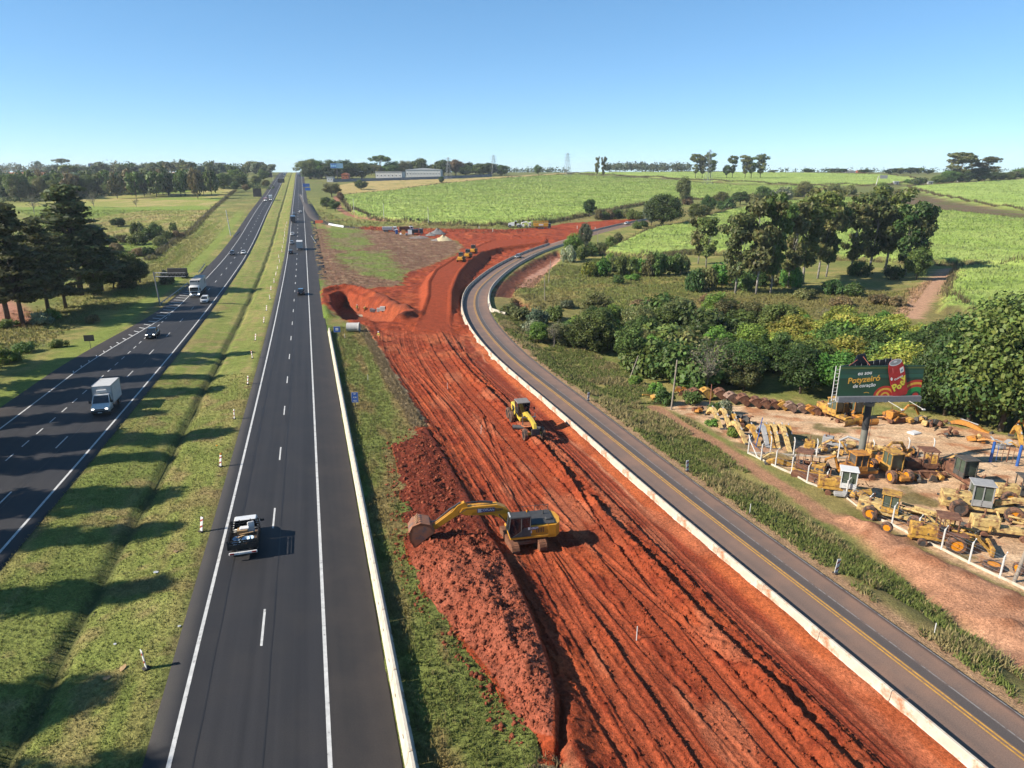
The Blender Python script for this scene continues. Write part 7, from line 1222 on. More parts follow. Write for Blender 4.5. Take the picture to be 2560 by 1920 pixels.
# ================================================================== BILLBOARD
pb = gr(2146, 1176); pL = un(2092, 1000); zb_ = zc_at(pb); t = thing('billboard', 'large green billboard with a red drink can on a tall steel pole', 'billboard', pb, rad(2)); Hp = 8.2
wpx = lambda a: a / F * zb_; BW, BH = wpx(201), wpx(72) / .97; bx0 = wpx((2101 + 2312) / 2 - 2150 - 44) ; bz = Hp + .5
MB().cyl((0, 0, -.3), (.0, 0, Hp), .36, .36, 20).cyl((0, 0, Hp - .2), (0, 0, Hp + .2), .6, n=16).build('pole', mat('pole_steel', (.20, .20, .17), .6, var=.15, vs=1, dirt=(.05, .05, .05), ds=.5, da=.1), t); MB().cyl((0, 0, Hp * .62), (0, 0, Hp), .366, n=20, cap=False).build('dark_upper_band', M_back, t)  # upper part of the pole is darker, up to the panel
M_bg = mat('board_green', (.014, .062, .030), .5, var=.35, vs=.35); pn = MB().box((bx0, -.55, bz + BH / 2 + .6), (BW, .1, BH)).build('panel', M_bg, t)
for i, (z, h, c) in enumerate(((.93, .05, (.10, .13, .035)), (.80, .10, (.016, .075, .055)), (.66, .12, (.02, .10, .07)), (.56, .04, (.013, .045, .03)))): MB().box((bx0, -.602 - .001 * i, bz + .6 + BH * z), (BW * .998, .004, BH * h)).build('print_band', mat('band%d' % i, c, .5, var=.25, vs=.6), pn)
X0 = bx0 - BW / 2; Y_ = -.612; PX = lambda a: X0 + a * BW; PZ = lambda b: bz + .6 + b * BH
M_tx = mat('print_white', (.8, .8, .78), .5); M_ty = mat('print_orange', (.72, .40, .05), .5); ROT = lambda x, z, a, y=Y_: Matrix.Translation((x, y, z)) @ Matrix.Rotation(math.pi / 2, 4, 'X') @ Matrix.Rotation(a, 4, 'Z')
text('eu sou', BH * .17, M_tx, pn, ROT(PX(.29), PZ(.76), .09), 'lettering', .012, .003, shear=.15); text('Potyzeiró', BH * .27, M_ty, pn, ROT(PX(.29), PZ(.545), .10), 'lettering', .022, .004, shear=.12); text('de coração', BH * .165, M_tx, pn, ROT(PX(.305), PZ(.345), .07), 'lettering', .010, .003, shear=.15)
def arcband(cx_, cz_, r0, r1, a0, a1, mt, y, nm='print_arc'):
    m = MB(); n = 22; m.grid(n, 1, lambda a, b: (cx_ + (r0 + (r1 - r0) * b) * math.cos(a0 + (a1 - a0) * a), y, cz_ + (r0 + (r1 - r0) * b) * math.sin(a0 + (a1 - a0) * a) * .9)); m.v = [Vector((min(max(v.x, X0), X0 + BW), v.y, max(v.z, bz + .6))) for v in m.v]; return m.build(nm, mt, pn)
arcband(PX(.345), PZ(.1) - .45, .52, .6, 1.0, 2.1, M_ty, Y_, 'underline')
M_pr, M_pg = mat('print_red', (.50, .03, .02), .5), mat('print_green', (.01, .26, .06), .5)
for k, (r, m_) in enumerate(((1.32, M_pr), (1.06, M_ty), (.80, M_pr), (.52, M_ty), (.3, M_pr))): arcband(PX(.575), PZ(0) - .05, 0.02, r, .0, math.pi, m_, Y_ - .002 * k)
for k, (r, m_) in enumerate(((2.05, M_pr), (1.75, M_ty), (1.45, M_pr), (1.12, M_pg), (.55, M_bg), (.35, M_pr))): arcband(PX(.945), PZ(0), 0.02, r * .98, .0, math.pi, m_, Y_ - .002 * k)
# the can: a flat cut-out board rising above the panel, printed with a can
ca = .17; M_can = mat('can_red', (.40, .022, .028), .35, var=.25, vs=1.4); M_alu = mat('can_alu', (.62, .64, .66), .4); M_aluD = mat('can_lid', (.30, .31, .33), .4); M_logo = mat('can_logo', (.74, .62, .06), .5)
cw, ch = BW * .185, BH * 1.26; cM = Matrix.Translation((PX(.735), -.70, PZ(-.02))) @ Matrix.Rotation(-ca, 4, 'Y') @ Matrix.Rotation(math.pi / 2, 4, 'X')
def canpart(nm, prof, mt, z0=0.0, z1=.06, par=None):
    m = MB(); m.prism(prof, z0, z1, 'xy'); o = m.build(nm, mt, par); 
    if par is pn: o.matrix_local = cM
    return o
# the cut-out leans left to right as printed: mirrored so that the top leans left
cM = Matrix.Translation((PX(.755), -.70, PZ(0))) @ Matrix.Rotation(-.30, 4, 'Y') @ Matrix.Rotation(math.pi / 2, 4, 'X')
h_ = cw / 2; prof = [(-h_ * .86, 0)] + [(h_ * .86 * 1, -.0)] + [(h_, ch * .08), (h_ * 1.02, ch * .72), (h_ * .97, ch * .82), (h_ * .82, ch * .93)] + [(h_ * .8 * math.cos(a), ch * .93 + h_ * .42 * math.sin(a)) for a in [math.pi * k / 12 for k in range(13)]] + [(-h_ * .82, ch * .93), (-h_ * .97, ch * .82), (-h_ * 1.02, ch * .72), (-h_, ch * .08)]
can = canpart('can_board', prof, M_can, 0, .06, pn); ell = lambda rx, rz, cz: [(rx * math.cos(6.2832 * k / 28), cz + rz * math.sin(6.2832 * k / 28)) for k in range(28)]
for nm, pf, mt, z in (('can_rim', ell(h_ * .82, h_ * .43, ch * .93), M_alu, .061), ('can_lid', ell(h_ * .7, h_ * .33, ch * .935), M_aluD, .066), ('can_tab', ell(h_ * .24, h_ * .11, ch * .95), M_alu, .071), ('can_label', [(h_ * .42, ch * .60), (h_ * .9, ch * .63), (h_ * .9, ch * .77), (h_ * .42, ch * .74)], M_tx, .062), ('can_label_mark', [(h_ * .5, ch * .64), (h_ * .82, ch * .66), (h_ * .82, ch * .71), (h_ * .5, ch * .69)], mat('print_greyblue', (.25, .32, .38), .5), .066), ('can_seal', ell(h_ * .16, h_ * .24, ch * .50) and [(x - h_ * .78, z_) for x, z_ in ell(h_ * .13, h_ * .22, ch * .52)], M_tx, .062), ('can_gloss', [(-h_ * .55, ch * .66), (-h_ * .4, ch * .66), (-h_ * .38, ch * .8), (-h_ * .52, ch * .8)], mat('can_shine', (.55, .10, .10), .3), .061)): canpart(nm, pf, mt, z, z + .004, can)
for s, x, z, sz in (('P', -.55, .26, .95), ('o', .0, .27, .8), ('t', .42, .34, .85), ('y', .72, .46, .9)): text(s, sz * h_ * 1.35, M_logo, can, Matrix.Translation((x * h_, z * ch, .07)) @ Matrix.Rotation(.25, 4, 'Z'), 'lettering', .035, .004); text(s, sz * h_ * 1.35, mat('logo_edge', (.16, .28, .05), .5), can, Matrix.Translation((x * h_ + .02, z * ch - .02, .064)) @ Matrix.Rotation(.25, 4, 'Z'), 'lettering_edge', .06, .002)
text('Guaraná', h_ * .34, M_tx, can, Matrix.Translation((.1 * h_, .50 * ch, .07)) @ Matrix.Rotation(.25, 4, 'Z'), 'lettering', .006, .003)
M_cat = mat('catwalk_grey', (.17, .18, .20), .6, var=.15); MB().box((bx0, -.75, bz + .28), (BW, .5, .62)).build('apron', M_cat, t); m = MB()
for s in (-.75, .0): m.box((bx0, s, bz - .02), (BW * 1.02, .12, .12))
for k in range(12): m.box((X0 + BW * (k + .5) / 12, -.4, bz - .05), (.1, 1.3, .08), rz=.5)
m.build('catwalk', M_postw, t); m = MB()
for x in (X0 - .55, X0 - .08): m.cyl((x, -.5, bz), (x, -.5, bz + BH + .6), .045, n=6)
for k in range(9): m.cyl((X0 - .55, -.5, bz + .3 + k * BH / 8.4), (X0 - .08, -.5, bz + .3 + k * BH / 8.4), .03, n=5)
m.build('ladder', M_postw, t); bk_ = MB().hexa([(X0 + .1, -.45, bz + .6), (X0 + BW * .8, 2.6, bz + .6), (X0 + BW * .8, 2.7, bz + .6), (X0 + .1, -.35, bz + .6), (X0 + .1, -.45, bz + BH + .6), (X0 + BW * .8, 2.6, bz + BH + .6), (X0 + BW * .8, 2.7, bz + BH + .6), (X0 + .1, -.35, bz + BH + .6)]); bo = bk_.build('rear_panel', mat('rear_navy', (.012, .016, .035), .6), t)
m = MB()
for k in range(9): a = k / 8.; m.cyl((X0 + .2 + (BW * .8 - .3) * a, -.5 + 3.0 * a, bz + .6), (X0 + .2 + (BW * .8 - .3) * a, -.5 + 3.0 * a, bz + BH + .65), .035, n=4)
m.build('rear_ribs', M_cat, bo); MB().hexa([(X0 + BW * .17, .0, bz + BH + .6), (X0 + BW * .40, .9, bz + BH + .6), (X0 + BW * .40, 1.0, bz + BH + .6), (X0 + BW * .17, .1, bz + BH + .6), (X0 + BW * .22, .2, bz + BH + 1.6), (X0 + BW * .34, .66, bz + BH + 1.7), (X0 + BW * .34, .76, bz + BH + 1.7), (X0 + BW * .22, .3, bz + BH + 1.6)]).build('rear_cutout', MATS['rear_navy'], bo)
MB().tube([(X0 + BW * .1, -.4, bz + BH + .6), (X0 + BW * .22, .1, bz + BH + 1.1)], .04).tube([(X0 + BW * .35, -.4, bz + BH + .6), (X0 + BW * .3, .4, bz + BH + 1.4)], .04).build('brace', mat('rusty_red', (.30, .08, .05), .8), t); m = MB()
for x in (X0 - .2, bx0 + .9, X0 + BW * .85): m.cyl((x, -.9, bz + .1), (x + (1.2 if x > X0 else -1.3), -2.0, bz - .6 if x > X0 else bz + .2), .035, n=5).box((x + (1.2 if x > X0 else -1.3), -2.0, bz - .6 if x > X0 else bz + .2), (.3, .2, .12))
m.build('floodlight_arms', M_postw, t)
pole('thin_mast', 'thin galvanised conduit beside the billboard pole', pb + Vector((.7, .2, 0)), Hp * .98, .03, M_galv, (0, 0), ())

# ================================================================== SCRAP YARD
M_wy = mat('worn_yellow', (.60, .34, .06), .6, var=.25, vs=1.6, dirt=(.20, .09, .045), ds=2.2, da=.45); M_pale = mat('sunbleached_yellow', (.66, .47, .18), .65, var=.2, dirt=(.27, .13, .06), ds=2.2, da=.4); M_rust = mat('rust_brown', (.17, .07, .038), .9, var=.35, vs=2.5, dirt=(.30, .15, .08), ds=2, da=.35); M_wo = mat('worn_orange', (.56, .24, .035), .6, var=.2, dirt=(.20, .08, .04), ds=1.6, da=.35); M_dg = mat('dusty_dark', (.075, .072, .066), .8, var=.3, dirt=(.2, .13, .08), ds=2, da=.25); M_gg = mat('dusty_glass', (.09, .115, .085), .25, var=.3, vs=1.5); M_greym = mat('faded_grey', (.36, .36, .36), .7, var=.15)
def yard(u, v): p = gr(u, v); return p
bl_ = [(610, 730), (740, 730), (900, 742), (1030, 780), (1165, 805), (1310, 826), (1420, 836), (1525, 843), (1620, 851), (1710, 877), (1840, 888), (1940, 902), (2003, 908)]
bkm = {}
for i, (x, y) in enumerate(bl_):
    mt = [M_rust, M_wy, M_rust, mat('greyish_rust', (.30, .19, .14), .8, var=.3, dirt=(.14, .07, .04), ds=2, da=.4), M_rust, M_rust, M_rust][i % 7] if i not in (9, 11) else (MATS['greyish_rust'] if i == 9 else M_wo)
    s = (1.65, 1.75, 1.8, 1.7, 1.75, 1.6, 1.45, 1.35, 1.35, 1.5, 1.3, 1.3, 1.2)[i]; t = thing('digger_bucket', 'old %s digger bucket standing on edge under the trees, %s from left' % ({M_wy: 'yellow', M_wo: 'orange', M_rust: 'rusty'}.get(mt, 'greyish'), ordn(i)), 'bucket', yard(1600 + x * .217, 840 + y * .217), R.uniform(-.15, .25) + math.pi, 'buckets in a row', (1, 1, 1))
    o = bucket_mb(1.25 * s / 1.3, s / 1.15).build('shell', mt, t); o.rotation_euler = (0, rad(-128), 0); o.location = (.25 * s, 0, .62 * s)
    MB().box((.2 * s, 0, .98 * s), (.35, .1, .3), ry=.5).box((.2 * s, .3, .98 * s), (.35, .06, .3), ry=.5).build('bracket', mt, t)
def boom_scrap(lab, a, b, hgt, mt, w=.5, rams=True, gp='booms in a row'):
    """banana shaped digger boom resting on its two ends"""
    d = b - a; d.z = 0; L = d.length; t = thing('digger_boom', lab, 'boom', a, math.atan2(d.y, d.x), gp); n = 9; top = []; bot = []
    for k in range(n + 1):
        q = k / n; z = hgt * (math.sin(min(1, q * 1.55 + .12) * math.pi * .5) * (1 - q) * 1.75 + .02) ; th_ = .22 + .38 * math.sin(math.pi * min(1, q + .12)); x = q * L; top.append((x, max(.15, z) + th_ * .55)); bot.append((x, max(.04, z - th_ * .55)))
    MB().prism(bot + top[::-1], -w / 2, w / 2).build('beam', mt, t); MB().cyl((top[0][0], -w * .7, top[0][1] - .25), (top[0][0], w * .7, top[0][1] - .25), .2, n=10).cyl((top[-1][0], -w * .6, .22), (top[-1][0], w * .6, .22), .18, n=10).build('pivot', M_dg, t)
    if rams: MB().cyl((top[2][0], w * .3, top[2][1] + .14), (top[6][0], w * .3, top[6][1] + .16), .09, n=7).build('hydraulic_cylinder', M_greym, t)
for i, (a, b, h, m_, w) in enumerate((((770, 945), (945, 1075), 1.9, M_pale, 'first from left, mottled'), ((895, 950), (1050, 1080), 1.8, M_pale, 'second from left'), ((1045, 985), (1120, 1060), 1.2, M_wy, 'short one, third from left'), ((1010, 1110), (1235, 1250), 1.9, M_pale, 'lying nearest the fence corner'), ((1215, 1130), (1390, 1280), 1.7, M_wy, 'just left of the blue post'), ((1360, 1140), (1480, 1290), 1.7, M_greym, 'grey one behind the fence'), ((1390, 1130), (1545, 1300), 1.8, M_wy, 'right of the grey one'), ((1480, 1130), (1605, 1300), 1.8, M_pale, 'fourth from the right end'), ((1560, 1140), (1740, 1345), 2.0, M_pale, 'longest at the right end'), ((1655, 1140), (1760, 1290), 1.7, M_wy, 'last at the right end'))):
    boom_scrap('yellow digger boom lying in the row behind the fence, ' + w if m_ is not M_greym else 'grey digger boom lying in the row behind the fence', yard(1600 + a[0] * .217, 840 + a[1] * .217), yard(1600 + b[0] * .217, 840 + b[1] * .217), h, m_)
boom_scrap('orange yellow digger arm lying at the far right of the yard', yard(2375, 1060), yard(2478, 1084), .7, M_wo, .5, True, None); boom_scrap('yellow digger arm leaning at the right edge of the yard', yard(2525, 1100), yard(2556, 1124), 2.2, M_wy, .45, True, None); boom_scrap('second yellow arm at the right edge of the yard', yard(2530, 1090), yard(2575, 1100), 2.4, M_wo, .4, True, None); boom_scrap('pale yellow arm lying left of the rusty roofed dozer', yard(1905, 1150), yard(1985, 1152), .6, M_pale, .5, False, None); boom_scrap('second pale arm lying along the inside of the fence', yard(1915, 1160), yard(1995, 1168), .5, M_wy, .5, False, None)
def wreck(lab, p, rz, body, kind, cabm=None, roofm=None, sc=1.0, wheels='track', arm=None, cat='machine', name='derelict_machine'):
    """derelict machine: chassis, engine deck, cab with posts and panes, running gear, loose ironwork"""
    t = thing(name, lab, cat, p, rz, 'derelict machines in the yard', (sc, sc, sc)); rr = random.Random(lab); L = {'dozer': 3.6, 'loader': 5.2, 'grader': 6.5, 'digger': 3.6, 'backhoe': 4.4}[kind]; z0 = .75
    MB().box((0, 0, z0), (L, 1.1, .4), bev=.05).build('chassis', body, t); ex = -L * .28 if kind != 'dozer' else L * .22
    e = MB().box((ex, 0, z0 + .62), (L * .42, 1.25, .85), bev=.06).build('engine_housing', body, t)
    for k in range(3):
        for s in (-1, 1) if kind in ('dozer', 'grader') else (): MB().cyl((ex - L * .14 + k * L * .13, s * .64, z0 + .6), (ex - L * .14 + k * L * .13, s * .626, z0 + .6), .17, n=9).build('opening', M_dg, e)
    MB().cyl((ex, .3, z0 + 1.0), (ex, .3, z0 + 1.7), .06, n=7).build('exhaust', M_rust, t); MB().cyl((ex - .3, -.3, z0 + 1.0), (ex - .3, -.3, z0 + 1.3), .14, n=9).build('air_filter', M_rust, t)
    cx_ = {'dozer': -L * .2, 'loader': .25, 'grader': -.3, 'digger': .55, 'backhoe': 0}[kind]; cl, cw_, c0, c1 = 1.45, 1.35, z0 + .25, z0 + 2.15
    if cabm:
        if cabm is not True: MB().box((cx_, 0, (c0 + c1) / 2 + .12), (cl - .1, cw_ - .08, c1 - c0 - .3)).build('cab_panes', cabm, t)
        f = MB(); fm = roofm or body
        for sx in (-1, 1):
            for sy in (-1, 1): f.box((cx_ + sx * cl / 2, sy * cw_ / 2, (c0 + c1) / 2), (.09, .09, c1 - c0))
        for sy in (-1, 1): f.box((cx_, sy * cw_ / 2, c0 + .3), (cl, .06, .55)).box((cx_, sy * cw_ / 2, (c0 + c1) / 2), (.07, .06, c1 - c0))
        f.build('cab_frame', fm, t); MB().box((cx_, 0, c1 + .05), (cl + .35, cw_ + .3, .1), ry=rr.uniform(-.03, .03), bev=.03).build('cab_roof', fm, t); MB().box((cx_ - .2, 0, c0 + .5), (.5, .5, .5), bev=.06).build('seat', K['plast'], t)
    if wheels == 'track':
        for s in (-1, 1): track(t, s * .95, L * .98, .45, .8, M_rust)
    elif wheels == 'big':
        for s in (-1, 1):
            for x in (-L * .3, L * .32): wheel((x, s * .95, .72), .72, .5, t, 'amber' if rr.random() < .5 else 'dark', 'muddy')
    elif wheels == 'blocks':
        for s in (-1, 1): MB().cyl((L * .3, s * .8 - .15, .3), (L * .3, s * .8 + .15, .3), .3, n=12).cyl((-L * .3, s * .8 - .15, .3), (-L * .3, s * .8 + .15, .3), .3, n=12).build('hub', M_rust, t)
    if arm == 'loader':
        a = MB()
        for s in (-1, 1): a.tube([(L * .1, s * .55, z0 + 1.1), (L * .45, s * .55, z0 + .9), (L * .68, s * .6, .5)], .13, 5)
        a.build('lift_arms', body, t); MB().box((L * .72, 0, .5), (.3, 2.2, .8), bev=.05).build('front_frame', body, t)
    if arm == 'blade': MB().grid(8, 5, lambda a, b: (L * .62 + .25 * math.sin(b * 3.1), (a - .5) * 3.0, .1 + b * .95)).build('blade', M_rust if body is M_rust else body, t)
    if arm == 'backhoe': MB().tube([(-L * .5, .2, z0 + .4), (-L * .62, .2, 2.6), (-L * .85, .2, 2.3), (-L * .9, .2, .9)], .16, 6).build('rear_arm', body, t)
    if arm == 'boom': MB().tube([(L * .2, -.3, z0 + .8), (L * .5, -.3, 2.4), (L * .95, -.3, 2.2), (L * 1.25, -.3, .6)], .2, 6).build('boom', body, t)
    if kind == 'grader': MB().loft([[(x, y, z) for y, z in ((-.16, a), (.16, a), (.16, b), (-.16, b))] for x, a, b in ((.8, 1.0, 1.5), (2.2, 1.5, 1.95), (4.4, 1.45, 1.9), (5.4, .6, 1.5))]).build('main_beam', body, t); MB().grid(8, 4, lambda a, b: (2.4 + (a - .5) * 1.5 + .2 * math.sin(b * 3), (a - .5) * 3.2, .1 + b * .55)).build('blade', M_bkt, t); MB().cyl((2.6, 0, .8), (2.6, 0, .9), .7, n=16).build('turntable', body, t)
    lm = M_dg if rr.random() < .5 else M_rust
    for k in range(9): g = MB(); q = Vector((rr.uniform(-L * .5, L * .5), rr.uniform(-.7, .7), z0 + rr.uniform(.2, 1.1))); g.cyl(q, q + Vector((rr.uniform(-.5, .5), rr.uniform(-.4, .4), rr.uniform(-.1, .5))), rr.uniform(.03, .08), n=5); g.build('loose_rod', lm, t)
    return t
WR = [((2023, 1192), -.55, M_wy, 'dozer', True, M_rust, 1.0, 'track', None, 'yellow dozer hulk with rusty cab roof behind the white posts'), ((2108, 1236), -.35, M_wy, 'loader', M_gg, M_signw, 1.0, 'blocks', None, 'yellow loader with a peeling white cab roof in front of the billboard pole'), ((2228, 1300), -.55, M_pale, 'grader', M_gg, M_wy, .95, 'big', 'loader', 'long yellow wheeled machine with tinted cab along the fence'), ((2140, 1193), .1, M_wo, 'backhoe', M_dg, M_wo, 1.0, 'blocks', 'backhoe', 'orange backhoe beside the billboard pole'), ((2222, 1190), -1.45, M_wo, 'loader', M_gg, M_wy, 1.05, 'big', None, 'loader with a green glazed cab seen from its front'), ((2298, 1186), -.1, M_rust, 'digger', True, M_rust, 1.05, 'track', None, 'completely rusted digger upper body on tracks'), ((2402, 1208), -1.5, M_rust, 'loader', M_gg, M_dg, 1.05, 'blocks', None, 'rusty engine hulk under a dark glazed cab'), ((2452, 1286), -.35, M_pale, 'grader', M_gg, M_greym, 1.15, 'big', None, 'pale yellow grader with a grey cab at the right of the yard'), ((2350, 1362), -.35, M_wy, 'loader', True, M_rust, 1.0, None, 'loader', 'wheel loader with a rusty open cab and one big tyre'), ((2082, 1046), -1.2, M_wy, 'loader', M_gg, M_wy, 1.05, 'blocks', 'blade', 'yellow loader parked under the left end of the billboard'), ((2132, 1046), -1.4, M_wo, 'loader', M_gg, M_wo, 1.0, 'blocks', 'blade', 'orange loader front right of the yellow one under the billboard'), ((2192, 1150), .3, M_wy, 'digger', None, None, .9, 'track', 'boom', 'yellow digger base behind the billboard pole'), ((2500, 1340), -.3, M_pale, 'loader', None, None, 1.0, 'blocks', 'loader', 'cabless pale loader behind the right fence posts'), ((2550, 1255), -.2, M_pale, 'loader', True, M_dg, 1.0, 'big', 'loader', 'pale yellow machine cut by the right edge of the picture'), ((2040, 1130), -.4, M_wy, 'digger', None, None, .8, None, 'boom', 'yellow digger parts behind the second fence'), ((2085, 1120), -.6, M_greym, 'digger', None, None, .8, None, 'boom', 'grey digger parts sticking up behind the second fence'), ((2345, 1170), -.4, M_wy, 'digger', None, None, .8, 'track', 'boom', 'yellow arm and rollers left of the dark glazed cab'), ((2240, 1052), .4, M_wo, 'digger', None, None, .9, 'track', 'boom', 'bright orange chassis frames piled under the trees')]
for (px_, rz, bd, kd_, cb, rf, sc, wh, ar, lab) in WR: wreck(lab, yard(*px_), rz, bd, kd_, cb, rf, sc, wh, ar)
t = [o for o in bpy.data.objects if o.get('label', '').startswith('wheel loader with a rusty open')][0]; wheel((.9, -1.15, .82), .82, .62, t, 'amber', 'muddy', 24); wheel((-1.6, -.9, .4), .4, .3, t, 'dark', 'muddy'); wheel((-1.6, .9, .4), .4, .3, t, 'dark', 'muddy'); MB().box((.9, -1.1, 1.72), (1.7, .7, .1), ry=.0, bev=.04).build('mudguard', M_rust, t)
def scrap(lab, p, n, size, mats, seed, group='scrap heaps'):
    """a loose heap: every piece its own part"""
    rr = random.Random(seed); t = thing('scrap_heap', lab, 'scrap', p, 0, group)
    for k in range(n):
        x, y = rr.gauss(0, size * .45), rr.gauss(0, size * .35); z = max(0, .6 - math.hypot(x, y) * .25) * rr.random(); m = MB(); c = rr.random(); rot = dict(rz=rr.uniform(0, 3), ry=rr.uniform(-.5, .5), rx=rr.uniform(-.4, .4))
        if c < .35: m.box((x, y, .3 + z), (rr.uniform(.5, 1.3), rr.uniform(.4, .8), rr.uniform(.3, .7)), bev=.05, **rot); nm = 'casing'
        elif c < .6: a = rr.uniform(0, 6.28); m.cyl((x, y, .25 + z), (x + math.cos(a) * .4, y + math.sin(a) * .4, .3 + z + rr.uniform(0, .3)), rr.uniform(.2, .42), n=11); nm = 'drum'
        elif c < .85: a = rr.uniform(0, 6.28); l = rr.uniform(.8, 2.2); m.tube([(x, y, .15 + z), (x + math.cos(a) * l * .5, y + math.sin(a) * l * .5, .35 + z + rr.uniform(0, .5)), (x + math.cos(a) * l, y + math.sin(a) * l, .15 + z + rr.uniform(0, .5))], rr.uniform(.06, .14), 6); nm = 'strut'
        else: m.prism([(x - .5, .05 + z), (x + .5, .05 + z), (x + .35, .6 + z), (x - .2, .8 + z)], y - .04, y + .04); nm = 'side_plate'
        m.build(nm, rr.choice(mats), t)
YM = [M_wy, M_pale, M_rust, M_dg]; OM = [M_wo, M_rust, M_dg, M_wy]
for i, (u, v, n, sz, ms, lab) in enumerate(((1655, 998, 9, 1.6, [M_wy, M_pale], 'bright yellow casings behind the weathered wooden pole'), (1700, 985, 8, 1.8, [M_wo, M_rust], 'rusty track frames behind the wooden pole'), (1742, 1032, 5, .9, [M_wo, M_rust], 'orange rusty castings in the weeds'), (1850, 1060, 14, 2.2, [M_rust, M_wo, M_dg], 'brown rusty heap behind the boom row'), (2060, 1135, 14, 2.2, YM + [M_greym], 'grey and yellow heap along the second fence'), (2185, 1130, 18, 2.6, YM, 'pale yellow castings right of the billboard pole'), (2260, 1140, 12, 2.2, OM, 'orange and rusty parts behind the green cab'), (2225, 1050, 14, 2.2, [M_wo, M_rust], 'orange frames stacked against the trees'), (2300, 1062, 12, 2.2, YM, 'yellow casings and plates before the trees'), (2342, 1066, 10, 1.8, [M_rust, M_dg], 'dark brown plates right of the yellow casings'), (2375, 1092, 6, 1.3, [M_rust, M_dg], 'dark twisted frame lying alone on the sand'), (2440, 1105, 4, 1.2, [M_wo, M_pale], 'small yellow axle lying alone on the sand'), (2510, 1118, 6, 1.6, [M_wy, M_greym], 'yellow and grey cabin lying on its side'), (2310, 1200, 10, 2.0, OM, 'rusty parts at the foot of the rusted digger'), (2440, 1330, 12, 2.2, YM, 'yellow front parts between the two loaders'), (2215, 1280, 10, 1.6, YM, 'yellow pieces behind the fence posts'), (2140, 1248, 9, 1.5, [M_dg, M_greym, M_wy], 'dark grey covers beside the peeling cab'), (2050, 1180, 8, 1.4, [M_dg, M_rust], 'dark engine parts by the rusty roofed dozer'), (2390, 1250, 7, 1.2, YM, 'small yellow parts left of the grader'), (2545, 1310, 10, 2.0, YM, 'pale yellow parts at the right edge'), (2300, 1345, 8, 1.3, [M_wy, M_rust], 'yellow perforated casing left of the loader'), (2120, 1046, 8, 1.6, OM, 'loose parts between the two loaders under the billboard'), (2060, 1040, 8, 1.4, [M_rust, M_wo], 'rusty parts at the end of the bucket row'))): scrap('heap of ' + lab, yard(u, v), n, sz, ms, 100 + i)
for i, (u, v) in enumerate(((2285, 1084), )): o = MB().box((0, 0, .12), (1.5, 1.1, .24), bev=.05).box((0, 0, .26), (1.2, .8, .04)).build('flat_hatch', M_signw, None); o.location = yard(u, v); o.rotation_euler = (0, 0, .4); tag(o, 'white framed hatch lying flat on the yard sand', 'hatch')
for i, (u, v, r) in enumerate(((2050, 1206, .7), (2482, 1420, .8), (2545, 1436, .55), (2242, 1200, .5), (2180, 1300, .45), (2215, 1330, .5))):
    t = thing('old_tyre', 'old tyre lying %s' % ['by the rusty roofed dozer', 'flat behind the last fence post', 'upright at the leaning pole', 'under the green cab', 'behind the fence in the middle', 'by the long yellow machine'][i], 'tyre', yard(u, v), R.uniform(0, 3), 'old tyres'); w_ = wheel((0, .001, r), r, .4, t, 'amber', 'muddy'); 
    if i in (0, 1): t.rotation_euler = (math.pi / 2, 0, .5); t.location.z += .2; w_.location = (0, 0, -r)
# concrete post fence round the yard
FP = [(1869.8, 1134), (1902, 1150), (1938, 1167.5), (1978, 1185), (2017, 1207.5), (2063, 1224), (2114, 1245.5), (2168, 1288), (2229, 1313), (2291, 1345), (2353, 1374), (2422, 1409), (2499, 1445), (2590, 1488)]
BP = [(1869.8, 1134), (1925, 1137), (1983, 1140), (2040, 1144), (2094, 1147), (2180, 1146), (2268, 1140), (2330, 1142)]
def yfence(lab, L_, in_dir, wires):
    P_ = [gr(u, v) for u, v in L_]; t = thing('yard_fence', lab, 'fence', P_[0], 0, 'fences of the yard'); O = P_[0]
    for i, q in enumerate(P_):
        d = (P_[min(i + 1, len(P_) - 1)] - P_[max(i - 1, 0)]); d.z = 0; d.normalize(); n_ = Vector((-d.y, d.x, 0)) * in_dir; b = q - O
        m = MB(); m.tube([b + Vector((0, 0, -.2)), b + Vector((.02, 0, 2.0)), b + n_ * .32 + Vector((0, 0, 2.32))], [.085, .075, .065], 6); m.build('post', M_postw, t)
        if i and i + 1 < len(P_) + 1:
            a = P_[i - 1] - O
            for z in wires: MB().cyl(a + Vector((0, 0, z)), b + Vector((0, 0, z)), .012, n=3, cap=False).build('wire', M_galv, t)
            e = b - a; MB().hexa([a + Vector((0, -.1, -.3)), b + Vector((0, -.1, -.3)), b + Vector((0, .1, -.3)), a + Vector((0, .1, -.3)), a + Vector((0, -.1, .22)), b + Vector((0, -.1, .22)), b + Vector((0, .1, .22)), a + Vector((0, .1, .22))]).build('kerb', M_conc, t)
    if L_ is FP:
        for s in (FP[1], BP[1]): q = gr(*s) - O; MB().cyl((0, 0, 1.9), (q.x * .75, q.y * .75, q.z * .75 + .1), .07, n=6).build('brace', M_postw, t)
yfence('front yard fence of white concrete posts with bent tops and wire', FP, 1, (.5, .9, 1.3, 1.7, 1.95)); yfence('rear yard fence of white concrete posts behind the booms', BP, 1, (.6, 1.2, 1.8))
ga, gb = gr(2475, 1155), gr(2542, 1165); t = thing('yard_gate', 'wide gate of thin bars between two blue posts', 'gate', ga)
for q, nm in ((ga, 'post'), (gb, 'post')): MB().cyl(q - ga + Vector((0, 0, -.2)), q - ga + Vector((.05, 0, 2.6)), .17, n=10).build('post', K['blue'], t)
e = gb - ga
for z in (.3, 1.3, 2.3): MB().cyl(Vector((0, 0, z)), e + Vector((0, 0, z)), .035, n=5).build('rail', K['dark'], t)
